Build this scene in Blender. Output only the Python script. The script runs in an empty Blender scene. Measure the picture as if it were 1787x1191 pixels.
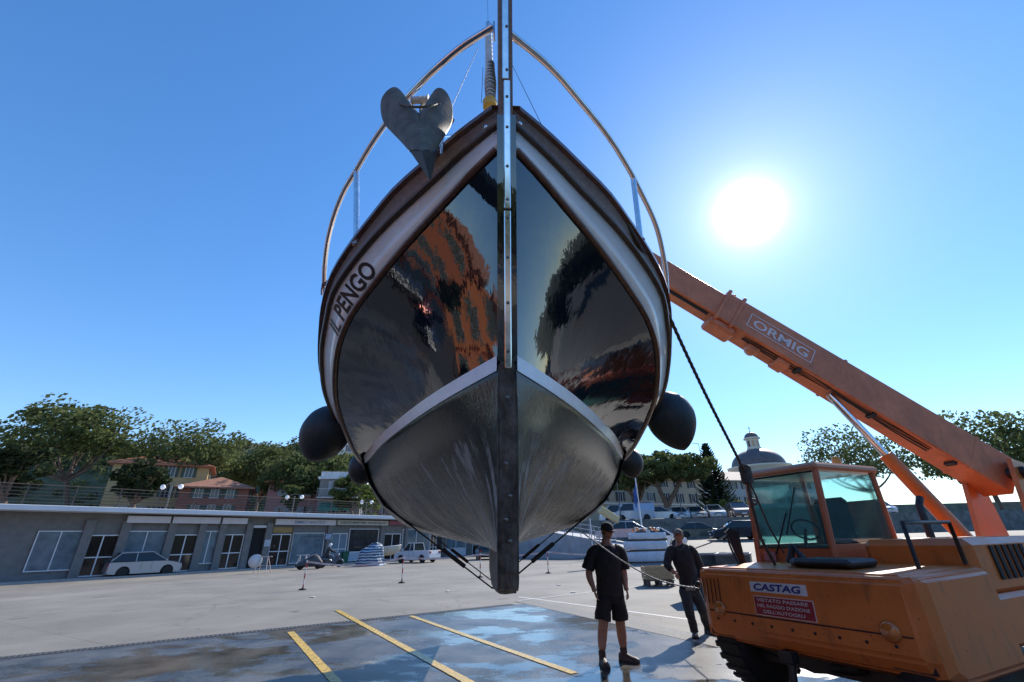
import bpy, bmesh, math, random
from mathutils import Vector, Matrix, noise
rnd = random.Random(7)
R = math.radians
sc = bpy.context.scene
COL = sc.collection

# ------------------------------------------------------------------ camera
FPX, CX, CY, CAMZ = 760.0, 893.5, 595.5, 1.55
PIT, ROL = R(24.7), R(1.5)
cd = bpy.data.cameras.new('camera'); cam = bpy.data.objects.new('camera', cd); COL.objects.link(cam)
cd.sensor_width = 36.0; cd.lens = 36.0 * FPX / 1787.0; cd.clip_start = 0.05; cd.clip_end = 3000
_r = Vector((1, 0, 0)); _u = Vector((0, -math.sin(PIT), math.cos(PIT))); _f = Vector((0, math.cos(PIT), math.sin(PIT)))
cX = _r * math.cos(ROL) - _u * math.sin(ROL); cY = _r * math.sin(ROL) + _u * math.cos(ROL); cZ = -_f
cam.matrix_world = Matrix(((cX.x, cY.x, cZ.x, 0), (cX.y, cY.y, cZ.y, 0), (cX.z, cY.z, cZ.z, CAMZ), (0, 0, 0, 1)))
sc.camera = cam

def ray(px, py):
    u = (px - CX) / FPX; v = (CY - py) / FPX
    return cX * u + cY * v + _f
def at(px, py, D):                 # point seen at that pixel, D metres ahead of the camera
    r = ray(px, py); return r * (D / r.y) + Vector((0, 0, CAMZ))
def gnd(px, py, z=0.0):
    r = ray(px, py); return r * ((z - CAMZ) / r.z) + Vector((0, 0, CAMZ))

# ------------------------------------------------------------------ light
SUN_AZ, SUN_EL = R(34.8), R(35.0)      # azimuth from +Y towards +X
SD = Vector((math.sin(SUN_AZ) * math.cos(SUN_EL), math.cos(SUN_AZ) * math.cos(SUN_EL), math.sin(SUN_EL)))
w = bpy.data.worlds.new('World'); sc.world = w; w.use_nodes = True
nt = w.node_tree; nt.nodes.clear()
wo = nt.nodes.new('ShaderNodeOutputWorld'); bg = nt.nodes.new('ShaderNodeBackground'); sky = nt.nodes.new('ShaderNodeTexSky')
sky.sky_type = 'NISHITA'; sky.sun_disc = False; sky.sun_elevation = SUN_EL; sky.sun_rotation = SUN_AZ
sky.air_density = 1.0; sky.dust_density = 0.0; sky.ozone_density = 3.0; sky.altitude = 0
bg.inputs[1].default_value = 0.14
hs = nt.nodes.new('ShaderNodeHueSaturation'); hs.inputs['Saturation'].default_value = 1.38; hs.inputs['Hue'].default_value = 0.508
gm_ = nt.nodes.new('ShaderNodeGamma'); gm_.inputs[1].default_value = 0.80; hs.inputs['Value'].default_value = 1.12
nt.links.new(sky.outputs[0], gm_.inputs[0]); nt.links.new(gm_.outputs[0], hs.inputs['Color']); nt.links.new(hs.outputs[0], bg.inputs[0])
# the sun's bright aureole in the sky: a true function of the angle from the sun
tc = nt.nodes.new('ShaderNodeTexCoord')
dt = nt.nodes.new('ShaderNodeVectorMath'); dt.operation = 'DOT_PRODUCT'; dt.inputs[1].default_value = SD
nm = nt.nodes.new('ShaderNodeVectorMath'); nm.operation = 'NORMALIZE'
nt.links.new(tc.outputs['Generated'], nm.inputs[0]); nt.links.new(nm.outputs[0], dt.inputs[0])
def M(op, a=None, b=None, tree=nt):
    n = tree.nodes.new('ShaderNodeMath'); n.operation = op
    for i, x in enumerate((a, b)):
        if x is None: continue
        if isinstance(x, (int, float)): n.inputs[i].default_value = x
        else: tree.links.new(x, n.inputs[i])
    return n.outputs[0]
ang = M('ARCCOSINE', M('MINIMUM', dt.outputs['Value'], 0.999999))
e1 = M('MULTIPLY', M('EXPONENT', M('MULTIPLY', ang, -1 / R(0.95))), 6.0)
e2 = M('MULTIPLY', M('EXPONENT', M('MULTIPLY', ang, -1 / R(9.0))), 0.42)
bg2 = nt.nodes.new('ShaderNodeBackground'); bg2.inputs[0].default_value = (1, 0.97, 0.93, 1)
nt.links.new(M('ADD', e1, e2), bg2.inputs[1])
ad = nt.nodes.new('ShaderNodeAddShader'); nt.links.new(bg.outputs[0], ad.inputs[0]); nt.links.new(bg2.outputs[0], ad.inputs[1])
nt.links.new(ad.outputs[0], wo.inputs[0])
sl = bpy.data.lights.new('sun', 'SUN'); sl.energy = 3.7; sl.angle = R(0.5); sl.color = (1, 0.93, 0.83)
so = bpy.data.objects.new('sun', sl); COL.objects.link(so)
so.rotation_euler = SD.to_track_quat('Z', 'Y').to_euler(); so.location = (20, 30, 30)
sc.view_settings.view_transform = 'Standard'; sc.view_settings.look = 'None'
sc.view_settings.exposure = 1.0; sc.view_settings.gamma = 1
sc.cycles.max_bounces = 8

# ------------------------------------------------------------------ materials
def mat(name, col, rough=0.6, metal=0.0, var=0.0, scale=6.0, bump=0.0, bscale=30.0, bdist=0.01, coat=0.0,
        spec=0.5, col2=None, stretch=None, emis=None, alpha=None, rvar=0.0, trans=0.0, ior=None, space='Object', detail=6, sub=None):
    m = bpy.data.materials.new(name); m.use_nodes = True
    t = m.node_tree; b = t.nodes['Principled BSDF']
    b.inputs['Base Color'].default_value = (*col, 1); b.inputs['Roughness'].default_value = rough
    b.inputs['Metallic'].default_value = metal; b.inputs['Specular IOR Level'].default_value = spec
    b.inputs['Coat Weight'].default_value = coat; b.inputs['Coat Roughness'].default_value = 0.03
    if ior: b.inputs['IOR'].default_value = ior
    if trans: b.inputs['Transmission Weight'].default_value = trans
    if emis: b.inputs['Emission Color'].default_value = (*emis[0], 1); b.inputs['Emission Strength'].default_value = emis[1]
    tcn = t.nodes.new('ShaderNodeTexCoord'); mp = t.nodes.new('ShaderNodeMapping')
    t.links.new(tcn.outputs[space], mp.inputs[0])
    if stretch: mp.inputs['Scale'].default_value = stretch
    if var or col2 or rvar:
        n = t.nodes.new('ShaderNodeTexNoise'); n.inputs['Scale'].default_value = scale; n.inputs['Detail'].default_value = detail
        n.inputs['Roughness'].default_value = 0.65
        t.links.new(mp.outputs[0], n.inputs[0])
        cr = t.nodes.new('ShaderNodeValToRGB')
        c2 = col2 if col2 else tuple(max(0, c * (1 - var)) for c in col)
        c1 = col if col2 else tuple(min(1, c * (1 + var)) for c in col)
        cr.color_ramp.elements[0].position = 0.32; cr.color_ramp.elements[1].position = 0.68
        cr.color_ramp.elements[0].color = (*c2, 1); cr.color_ramp.elements[1].color = (*c1, 1)
        t.links.new(n.outputs[0], cr.inputs[0]); t.links.new(cr.outputs[0], b.inputs['Base Color'])
        if rvar:
            mr = t.nodes.new('ShaderNodeMapRange'); mr.inputs[1].default_value = 0.3; mr.inputs[2].default_value = 0.7
            mr.inputs[3].default_value = max(0.02, rough - rvar); mr.inputs[4].default_value = min(1, rough + rvar)
            t.links.new(n.outputs[0], mr.inputs[0]); t.links.new(mr.outputs[0], b.inputs['Roughness'])
    if bump:
        n2 = t.nodes.new('ShaderNodeTexNoise'); n2.inputs['Scale'].default_value = bscale; n2.inputs['Detail'].default_value = 4
        t.links.new(mp.outputs[0], n2.inputs[0])
        bp = t.nodes.new('ShaderNodeBump'); bp.inputs['Strength'].default_value = bump; bp.inputs['Distance'].default_value = bdist
        t.links.new(n2.outputs[0], bp.inputs['Height']); t.links.new(bp.outputs[0], b.inputs['Normal'])
        if coat: t.links.new(bp.outputs[0], b.inputs['Coat Normal'])
    return m

# ------------------------------------------------------------------ objects
MW = {}
def tagp(o, label=None, cat=None, group=None, kind=None):
    if label: o['label'] = label
    if cat: o['category'] = cat
    if group: o['group'] = group
    if kind: o['kind'] = kind
    return o
def thing(name, label, cat, loc=(0, 0, 0), rz=0.0, group=None):
    o = bpy.data.objects.new(name, None); COL.objects.link(o)
    o.location = loc; o.rotation_euler = (0, 0, rz); o.empty_display_size = 0.2
    MW[o.name] = Matrix.Translation(Vector(loc)) @ Matrix.Rotation(rz, 4, 'Z')
    return tagp(o, label, cat, group)
def copy_tree(o, parent=None):
    c = o.copy(); COL.objects.link(c)
    if parent is not None: c.parent = parent
    for ch in [x for x in bpy.data.objects if x.parent == o and x.name in COL.objects]:
        copy_tree(ch, c)
    return c
KIDS = {}
def link_child(o, parent):
    o.parent = parent; KIDS.setdefault(parent.name, []).append(o)
def dup(o, loc, rz, label=None, parent=None, mats=None):
    c = o.copy(); COL.objects.link(c)
    if parent is None:
        c.location = loc; c.rotation_euler = (0, 0, rz)
        MW[c.name] = Matrix.Translation(Vector(loc)) @ Matrix.Rotation(rz, 4, 'Z')
        if label: c['label'] = label
    else:
        c.parent = parent
    if mats and c.type == 'MESH':
        for a, b in mats.items():
            for i, s in enumerate(c.data.materials):
                if s and s.name == a:
                    c.data = c.data.copy(); c.data.materials[i] = b
    for ch in list(KIDS.get(o.name, [])):
        n = dup(ch, None, None, parent=c, mats=mats); KIDS.setdefault(c.name, []).append(n)
    return c

class MB:
    def __init__(s): s.v = []; s.f = []; s.sm = []; s.mi = []; s.cur = 0
    def add(s, vs, fs, smooth=False):
        o = len(s.v); s.v += [Vector(v) for v in vs]
        for f in fs: s.f.append([i + o for i in f]); s.sm.append(smooth); s.mi.append(s.cur)
        return s
    def m(s, i): s.cur = i; return s
    def box(s, c, d, rz=0.0, mtx=None, bev=0.0):
        x, y, z = d[0] / 2, d[1] / 2, d[2] / 2
        if bev:
            b = min(bev, x * .9, y * .9, z * .9)
            vs = []; 
            for sx in (-1, 1):
                for sy in (-1, 1):
                    for sz in (-1, 1):
                        vs += [(sx * (x - b), sy * (y - b), sz * z), (sx * (x - b), sy * y, sz * (z - b)), (sx * x, sy * (y - b), sz * (z - b))]
            bm = bmesh.new()
            for v in vs: bm.verts.new(v)
            bmesh.ops.convex_hull(bm, input=bm.verts[:])
            bm.verts.ensure_lookup_table(); bm.verts.index_update()
            V = [v.co.copy() for v in bm.verts]; Fs = [[v.index for v in f.verts] for f in bm.faces]; bm.free()
        else:
            V = [Vector(p) for p in ((-x, -y, -z), (x, -y, -z), (x, y, -z), (-x, y, -z), (-x, -y, z), (x, -y, z), (x, y, z), (-x, y, z))]
            Fs = [(0, 3, 2, 1), (4, 5, 6, 7), (0, 1, 5, 4), (1, 2, 6, 5), (2, 3, 7, 6), (3, 0, 4, 7)]
        T = Matrix.Translation(Vector(c)) @ (mtx if mtx is not None else Matrix.Rotation(rz, 4, 'Z'))
        return s.add([T @ v for v in V], Fs)
    def tube(s, pts, r, n=8, cap=True, rr=None, closed=False):
        P = [Vector(p) for p in pts]; N = len(P); rings = []
        up = None
        for i, p in enumerate(P):
            if closed: t = (P[(i + 1) % N] - P[i - 1]).normalized()
            elif i == 0: t = (P[1] - P[0]).normalized()
            elif i == N - 1: t = (P[-1] - P[-2]).normalized()
            else: t = (P[i + 1] - P[i - 1]).normalized()
            if up is None: up = Vector((0, 0, 1)) if abs(t.z) < 0.9 else Vector((1, 0, 0))
            a = t.cross(up)
            if a.length < 1e-6: a = t.orthogonal()
            a.normalize(); b = a.cross(t).normalized(); up = b
            q = (rr[i] if rr else r); q = q if isinstance(q, (tuple, list)) else (q, q)
            rings.append([p + a * (q[0] * math.cos(k * 2 * math.pi / n)) + b * (q[1] * math.sin(k * 2 * math.pi / n)) for k in range(n)])
        vs = [v for rg in rings for v in rg]; fs = []
        for i in range(N if closed else N - 1):
            j = (i + 1) % N
            for k in range(n):
                fs.append((i * n + k, i * n + (k + 1) % n, j * n + (k + 1) % n, j * n + k))
        s.add(vs, fs, True)
        if cap and not closed:
            s.add(rings[0], [list(range(n))[::-1]]); s.add(rings[-1], [list(range(n))])
        return s
    def lathe(s, prof, c=(0, 0, 0), n=24, axis=None, smooth=True):
        T = Matrix.Translation(Vector(c))
        if axis is not None: T = T @ Vector(axis).to_track_quat('Z', 'Y').to_matrix().to_4x4()
        vs = []; fs = []
        for (r, z) in prof:
            for k in range(n):
                a = k * 2 * math.pi / n; vs.append(T @ Vector((r * math.cos(a), r * math.sin(a), z)))
        for i in range(len(prof) - 1):
            for k in range(n):
                fs.append((i * n + k, i * n + (k + 1) % n, (i + 1) * n + (k + 1) % n, (i + 1) * n + k))
        s.add(vs, fs, smooth)
        if prof[0][0] > 1e-4: s.add(vs[:n], [list(range(n))[::-1]])
        if prof[-1][0] > 1e-4: s.add(vs[-n:], [list(range(n))])
        return s
    def ball(s, c, r, n=12):
        r = r if isinstance(r, (tuple, list)) else (r, r, r); vs = []; fs = []
        h = n // 2
        for i in range(h + 1):
            th = math.pi * i / h
            for k in range(n):
                a = k * 2 * math.pi / n
                vs.append(Vector(c) + Vector((r[0] * math.sin(th) * math.cos(a), r[1] * math.sin(th) * math.sin(a), r[2] * math.cos(th))))
        for i in range(h):
            for k in range(n): fs.append((i * n + k, (i + 1) * n + k, (i + 1) * n + (k + 1) % n, i * n + (k + 1) % n))
        return s.add(vs, fs, True)
    def prism(s, poly, a, b, mtx=None):          # poly in XZ, extruded along Y a..b
        n = len(poly); vs = [Vector((x, a, z)) for x, z in poly] + [Vector((x, b, z)) for x, z in poly]
        if mtx is not None: vs = [mtx @ v for v in vs]
        fs = [list(range(n)), list(range(2 * n - 1, n - 1, -1))] + [(i, n + i, n + (i + 1) % n, (i + 1) % n) for i in range(n)]
        return s.add(vs, fs)
    def grid(s, rows, smooth=True, flip=False):
        nr = len(rows); nc = len(rows[0]); fs = []
        for i in range(nr - 1):
            for j in range(nc - 1):
                q = (i * nc + j, i * nc + j + 1, (i + 1) * nc + j + 1, (i + 1) * nc + j)
                fs.append(q[::-1] if flip else q)
        return s.add([v for r_ in rows for v in r_], fs, smooth)
    def quad(s, a, b, c, d): return s.add([a, b, c, d], [(0, 1, 2, 3)])
    def build(s, name, mats, parent=None, world=True, label=None, merge=0.0, fix=True):
        me = bpy.data.meshes.new(name)
        V = s.v
        if parent is not None and world:
            p = parent; mw = None
            while p is not None:
                if p.name in MW: mw = MW[p.name]; break
                p = p.parent
            if mw is not None:
                inv = mw.inverted(); V = [inv @ v for v in V]
        me.from_pydata([tuple(v) for v in V], [], s.f)
        for i, p in enumerate(me.polygons): p.use_smooth = s.sm[i]; p.material_index = s.mi[i]
        if fix or merge:
            bm = bmesh.new(); bm.from_mesh(me)
            if merge: bmesh.ops.remove_doubles(bm, verts=bm.verts[:], dist=merge)
            if fix: bmesh.ops.recalc_face_normals(bm, faces=bm.faces[:])
            bm.to_mesh(me); bm.free()
        for m_ in (mats if isinstance(mats, (list, tuple)) else [mats]): me.materials.append(m_)
        o = bpy.data.objects.new(name, me); COL.objects.link(o)
        if parent is not None: link_child(o, parent)
        if label: o['label'] = label
        return o
def bake(o):                                    # replace an object's modifiers by their result
    dg = bpy.context.evaluated_depsgraph_get(); ev = o.evaluated_get(dg)
    me = bpy.data.meshes.new_from_object(ev); o.modifiers.clear(); o.data = me
    return o
def text_mesh(body, size=1.0, bold=0.0, sx=1.0, extrude=0.0, spacing=1.0, shear=0.0):
    c = bpy.data.curves.new('t', 'FONT'); c.body = body; c.size = size; c.offset = bold; c.extrude = extrude
    c.space_character = spacing; c.shear = shear; c.resolution_u = 3
    o = bpy.data.objects.new('t', c); COL.objects.link(o)
    dg = bpy.context.evaluated_depsgraph_get(); dg.update()
    me = bpy.data.meshes.new_from_object(o.evaluated_get(dg))
    V = [(v.co.x * sx, v.co.y, v.co.z) for v in me.vertices]; F_ = [list(p.vertices) for p in me.polygons]
    bpy.data.objects.remove(o); bpy.data.curves.remove(c)
    x0 = min(v[0] for v in V); x1 = max(v[0] for v in V); y0 = min(v[1] for v in V); y1 = max(v[1] for v in V)
    return [(v[0] - x0, v[1] - y0, v[2]) for v in V], F_, x1 - x0, y1 - y0
def put_text(body, origin, xdir, ydir, width, height, m, parent, name='lettering', off=0.003, bold=0.0, shear=0.0):
    V, F_, wd, ht = text_mesh(body, bold=bold, shear=shear)
    xd = Vector(xdir).normalized(); yd = Vector(ydir).normalized(); nd = xd.cross(yd)
    b = MB(); b.add([Vector(origin) + xd * (v[0] / wd * width) + yd * (v[1] / ht * height) + nd * off for v in V], F_)
    return b.build(name, m, parent, fix=False)

def interp(tab, x):                              # smooth monotone-ish cubic through (x, y) table
    n = len(tab)
    if x <= tab[0][0]: return tab[0][1]
    if x >= tab[-1][0]: return tab[-1][1]
    for i in range(n - 1):
        if x <= tab[i + 1][0]: break
    def sl_(k):
        if k <= 0: return (tab[1][1] - tab[0][1]) / (tab[1][0] - tab[0][0])
        if k >= n - 1: return (tab[-1][1] - tab[-2][1]) / (tab[-1][0] - tab[-2][0])
        d0 = (tab[k][1] - tab[k - 1][1]) / (tab[k][0] - tab[k - 1][0]); d1 = (tab[k + 1][1] - tab[k][1]) / (tab[k + 1][0] - tab[k][0])
        h0 = tab[k][0] - tab[k - 1][0]; h1 = tab[k + 1][0] - tab[k][0]
        return (d0 * h1 + d1 * h0) / (h0 + h1)
    h = tab[i + 1][0] - tab[i][0]; t = (x - tab[i][0]) / h
    a, b = tab[i][1], tab[i + 1][1]; m0, m1 = sl_(i) * h, sl_(i + 1) * h
    return (2 * t**3 - 3 * t**2 + 1) * a + (t**3 - 2 * t**2 + t) * m0 + (-2 * t**3 + 3 * t**2) * b + (t**3 - t**2) * m1
def crom(P, n):                                  # Catmull-Rom through points, n samples per span
    P = [Vector(p) for p in P]; out = []
    for i in range(len(P) - 1):
        p0 = P[i - 1] if i else P[0] * 2 - P[1]; p1, p2 = P[i], P[i + 1]; p3 = P[i + 2] if i + 2 < len(P) else P[-1] * 2 - P[-2]
        for k in range(n):
            t = k / n; out.append(0.5 * ((2 * p1) + (p2 - p0) * t + (2 * p0 - 5 * p1 + 4 * p2 - p3) * t * t + (3 * p1 - p0 - 3 * p2 + p3) * t**3))
    out.append(P[-1]); return out
# ================================================================== SETTING
def sm(a, b, x):
    t = min(1, max(0, (x - a) / (b - a))); return t * t * (3 - 2 * t)
def terrain(x, y):                               # the quay is flat; the road climbs away to the right
    d = y * 0.93 + x * 0.22
    side = sm(0.10, 0.26, x / max(y, 1.0)) if y > 12 else 0
    return side * (1.35 * sm(27, 47, d))
def ground_mat():
    m = mat('quay_concrete', (0.25, 0.232, 0.202), rough=0.8, col2=(0.165, 0.153, 0.135), scale=0.35, bump=0.35, bscale=26, bdist=0.02, space='Object')
    t = m.node_tree; b = t.nodes['Principled BSDF']
    n = t.nodes.new('ShaderNodeTexNoise'); n.inputs['Scale'].default_value = 45; n.inputs['Detail'].default_value = 3
    tcn = t.nodes.new('ShaderNodeTexCoord'); t.links.new(tcn.outputs['Object'], n.inputs[0])
    src = b.inputs['Base Color'].links[0].from_socket
    mx = t.nodes.new('ShaderNodeMix'); mx.data_type = 'RGBA'; mx.blend_type = 'MULTIPLY'; mx.inputs[0].default_value = 0.6
    cr = t.nodes.new('ShaderNodeValToRGB'); cr.color_ramp.elements[0].position = 0.3; cr.color_ramp.elements[1].position = 0.65
    cr.color_ramp.elements[0].color = (0.55, 0.55, 0.55, 1); cr.color_ramp.elements[1].color = (1.15, 1.15, 1.15, 1)
    t.links.new(n.outputs[0], cr.inputs[0]); t.links.new(src, mx.inputs[6]); t.links.new(cr.outputs[0], mx.inputs[7])
    # long stains and joints
    mp = t.nodes.new('ShaderNodeMapping'); mp.inputs['Scale'].default_value = (0.8, 1.2, 1); mp.inputs['Rotation'].default_value = (0, 0, 0.5)
    n3 = t.nodes.new('ShaderNodeTexNoise'); n3.inputs['Scale'].default_value = 0.35; n3.inputs['Detail'].default_value = 8
    t.links.new(tcn.outputs['Object'], mp.inputs[0]); t.links.new(mp.outputs[0], n3.inputs[0])
    c3 = t.nodes.new('ShaderNodeValToRGB'); c3.color_ramp.elements[0].position = 0.35; c3.color_ramp.elements[1].position = 0.6
    c3.color_ramp.elements[0].color = (0.78, 0.78, 0.77, 1); c3.color_ramp.elements[1].color = (1, 1, 1, 1)
    m2 = t.nodes.new('ShaderNodeMix'); m2.data_type = 'RGBA'; m2.blend_type = 'MULTIPLY'; m2.inputs[0].default_value = 0.8
    t.links.new(n3.outputs[0], c3.inputs[0]); t.links.new(mx.outputs[2], m2.inputs[6]); t.links.new(c3.outputs[0], m2.inputs[7])
    # slab joints (brick pattern mortar), hairline cracks and oil spots
    bt = t.nodes.new('ShaderNodeTexBrick'); bt.inputs['Scale'].default_value = 1.0; bt.offset = 0; bt.inputs['Brick Width'].default_value = 5.5; bt.inputs['Row Height'].default_value = 4.2; bt.inputs['Mortar Size'].default_value = 0.012
    bt.inputs['Color1'].default_value = (1, 1, 1, 1); bt.inputs['Color2'].default_value = (0.93, 0.93, 0.92, 1); bt.inputs['Mortar'].default_value = (0.5, 0.48, 0.45, 1)
    mp4 = t.nodes.new('ShaderNodeMapping'); mp4.inputs['Rotation'].default_value = (0, 0, 0.545); t.links.new(tcn.outputs['Object'], mp4.inputs[0]); t.links.new(mp4.outputs[0], bt.inputs[0])
    m4 = t.nodes.new('ShaderNodeMix'); m4.data_type = 'RGBA'; m4.blend_type = 'MULTIPLY'; m4.inputs[0].default_value = 0.75; t.links.new(m2.outputs[2], m4.inputs[6]); t.links.new(bt.outputs[0], m4.inputs[7])
    vo = t.nodes.new('ShaderNodeTexVoronoi'); vo.feature = 'DISTANCE_TO_EDGE'; vo.inputs['Scale'].default_value = 0.22
    nw = t.nodes.new('ShaderNodeTexNoise'); nw.inputs['Scale'].default_value = 0.9; nw.inputs['Detail'].default_value = 6; t.links.new(tcn.outputs['Object'], nw.inputs[0])
    va = t.nodes.new('ShaderNodeVectorMath'); va.operation = 'MULTIPLY_ADD'; va.inputs[1].default_value = (1.6, 1.6, 0); t.links.new(nw.outputs[1], va.inputs[0]); t.links.new(tcn.outputs['Object'], va.inputs[2]); t.links.new(va.outputs[0], vo.inputs[0])
    c5 = t.nodes.new('ShaderNodeValToRGB'); c5.color_ramp.elements[0].position = 0.0; c5.color_ramp.elements[1].position = 0.007; c5.color_ramp.elements[0].color = (0.45, 0.44, 0.42, 1); c5.color_ramp.elements[1].color = (1, 1, 1, 1); t.links.new(vo.outputs[0], c5.inputs[0])
    m5 = t.nodes.new('ShaderNodeMix'); m5.data_type = 'RGBA'; m5.blend_type = 'MULTIPLY'; m5.inputs[0].default_value = 0.6; t.links.new(m4.outputs[2], m5.inputs[6]); t.links.new(c5.outputs[0], m5.inputs[7])
    n6 = t.nodes.new('ShaderNodeTexNoise'); n6.inputs['Scale'].default_value = 1.3; n6.inputs['Detail'].default_value = 3; t.links.new(tcn.outputs['Object'], n6.inputs[0])
    c6 = t.nodes.new('ShaderNodeValToRGB'); c6.color_ramp.elements[0].position = 0.27; c6.color_ramp.elements[1].position = 0.34; c6.color_ramp.elements[0].color = (0.5, 0.48, 0.46, 1); c6.color_ramp.elements[1].color = (1, 1, 1, 1); t.links.new(n6.outputs[0], c6.inputs[0])
    m6 = t.nodes.new('ShaderNodeMix'); m6.data_type = 'RGBA'; m6.blend_type = 'MULTIPLY'; m6.inputs[0].default_value = 0.8; t.links.new(m5.outputs[2], m6.inputs[6]); t.links.new(c6.outputs[0], m6.inputs[7])
    t.links.new(m6.outputs[2], b.inputs['Base Color'])
    return m
GM = ground_mat()
b = MB()
xs = [-400, -250, -150, -100, -70] + [x * 2.5 for x in range(-24, 33)] + [90, 110, 150, 250, 400]
ys = [-2.5] + [y * 2.0 for y in range(-1, 45)] + [95, 110, 140, 200, 300, 600]
b.grid([[(x, y, terrain(x, y)) for x in xs] for y in ys])
o = b.build('ground', GM); tagp(o, 'pale grey sunlit concrete quay with a road climbing to the right', 'ground', kind='structure')

b = MB(); b.add([(-400, -2.5, 0), (400, -2.5, 0), (400, -2.5, -1.6), (-400, -2.5, -1.6)], [(0, 1, 2, 3)]); b.box((0, -2.45, -.2), (800, .1, .39))
o = b.build('quay_edge', mat('quay_stone', (.25, .24, .22), col2=(.15, .145, .13), scale=2)); tagp(o, 'stone quay edge behind the photographer', 'quay', kind='structure')
wm_ = mat('harbour_water_mat', (.008, .016, .018), rough=.04, bump=.5, bscale=.8, bdist=.25, ior=1.33, stretch=(1, 1.6, 1))
b = MB(); b.add([(-500, -2.5, -1.1), (500, -2.5, -1.1), (500, -600, -1.1), (-500, -600, -1.1)], [(0, 3, 2, 1)]); o = b.build('water', wm_); tagp(o, 'dark rippled harbour water behind the quay edge', 'water', kind='structure')
def wet_mat():
    m = bpy.data.materials.new('wet_asphalt'); m.use_nodes = True; t = m.node_tree; b = t.nodes['Principled BSDF']
    tcn = t.nodes.new('ShaderNodeTexCoord')
    def noise_(sc_, det=6, st=None, rot=0):
        mp = t.nodes.new('ShaderNodeMapping'); t.links.new(tcn.outputs['Object'], mp.inputs[0])
        if st: mp.inputs['Scale'].default_value = st
        mp.inputs['Rotation'].default_value = (0, 0, rot)
        n = t.nodes.new('ShaderNodeTexNoise'); n.inputs['Scale'].default_value = sc_; n.inputs['Detail'].default_value = det; n.inputs['Roughness'].default_value = 0.62
        t.links.new(mp.outputs[0], n.inputs[0]); return n.outputs[0]
    def ramp(s_, p0, p1, c0, c1):
        r = t.nodes.new('ShaderNodeValToRGB'); r.color_ramp.elements[0].position = p0; r.color_ramp.elements[1].position = p1
        r.color_ramp.elements[0].color = (*c0, 1); r.color_ramp.elements[1].color = (*c1, 1); t.links.new(s_, r.inputs[0]); return r.outputs[0]
    pud = ramp(noise_(0.42, 7, (1, 1.5, 1), 0.5), 0.48, 0.53, (0, 0, 0), (1, 1, 1))          # 1 = standing water
    g = ramp(noise_(60, 3), 0.35, 0.65, (0.055, 0.052, 0.048), (0.17, 0.16, 0.145))
    g2 = ramp(noise_(1.2, 8), 0.38, 0.62, (0.35, 0.34, 0.33), (1.0, 1.0, 1.0))
    mx = t.nodes.new('ShaderNodeMix'); mx.data_type = 'RGBA'; mx.blend_type = 'MULTIPLY'; mx.inputs[0].default_value = 1
    t.links.new(g, mx.inputs[6]); t.links.new(g2, mx.inputs[7])
    t.links.new(mx.outputs[2], b.inputs['Base Color'])
    rr = t.nodes.new('ShaderNodeMapRange'); rr.inputs[3].default_value = 0.34; rr.inputs[4].default_value = 0.05
    t.links.new(pud, rr.inputs[0]); t.links.new(rr.outputs[0], b.inputs['Roughness'])
    b.inputs['IOR'].default_value = 1.5; b.inputs['Specular IOR Level'].default_value = 0.5
    st = t.nodes.new('ShaderNodeMapRange'); st.inputs[3].default_value = 0.55; st.inputs[4].default_value = 0.10
    t.links.new(pud, st.inputs[0])
    bp = t.nodes.new('ShaderNodeBump'); bp.inputs['Distance'].default_value = 0.006
    t.links.new(st.outputs[0], bp.inputs['Strength']); t.links.new(noise_(75, 4), bp.inputs['Height']); t.links.new(bp.outputs[0], b.inputs['Normal'])
    return m
asph = mat('dark_asphalt', (.06, .058, .055), rough=.7, col2=(.035, .034, .033), scale=3, bump=.3, bscale=60)
b = MB(); b.add([(3.9, 2.6, .003), (9.6, -2.44, .003), (60, -2.44, .003), (60, 40, .003), (26, 18.5, .003)], [(0, 1, 2, 3, 4)]); o = b.build('added_asphalt_right', asph); tagp(o, 'added unseen dark asphalt sheet right of the crane, darkens the hull reflection', 'road', kind='structure')  # added out of view so the right topsides mirror darker ground
b = MB(); b.add([(-60, 40, .0035), (-60, -2.44, .0035), (-29.3, -2.44, .0035), (-29.3, -5 + .99 * 1, .0035)][:2] + [(-9.0, -2.44, .0075), (-9.0, 2.2, .0075), (-22, 15.5, .0075)], [(0, 1, 2, 3, 4)])
for i in range(len(b.v)): b.v[i].z = .009
o = b.build('added_asphalt_left', asph); tagp(o, 'added unseen dark asphalt sheet left of the apron, darkens the hull reflection', 'road', kind='structure')  # unseen sheet, put in to darken what the left topsides mirror
WET = wet_mat()
CORN = Vector((0.15, 13.72, 0)); dL = Vector((-5.42, -3.26, 0)).normalized(); dR = Vector((2.83, -5.6, 0)).normalized()
b = MB()
pl = [CORN, CORN + dL * 34, Vector((-29.1, -2.49, 0)), Vector((14.2, -2.49, 0)), CORN + dR * 31]
pl[-1] = CORN + dR * ((13.72 + 2.49) / abs(dR.y))
pl[3] = pl[-1]
b.add([Vector((p.x, p.y, 0.004)) for p in pl[:4]], [[0, 1, 2, 3]])
o = b.build('wash_apron', WET); tagp(o, 'dark wet asphalt apron with puddles under the boat', 'pavement', kind='structure')
# rough darker band of paving along the right edge of the apron
band = mat('pebble_paving', (0.22, 0.215, 0.2), rough=0.8, col2=(0.10, 0.10, 0.095), scale=22, bump=0.8, bscale=45, bdist=0.02)
b = MB(); nR = Vector((-dR.y, dR.x, 0))
p0 = CORN + dR * -0.6; p1 = CORN + dR * 17.6
b.add([v + Vector((0, 0, 0.008)) for v in (p0, p1, p1 + nR * 0.55, p0 + nR * 0.55)], [[0, 1, 2, 3]])
o = b.build('paving_strip', band); tagp(o, 'rough pebbled strip bordering the right side of the wet apron', 'paving', kind='structure')
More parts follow.
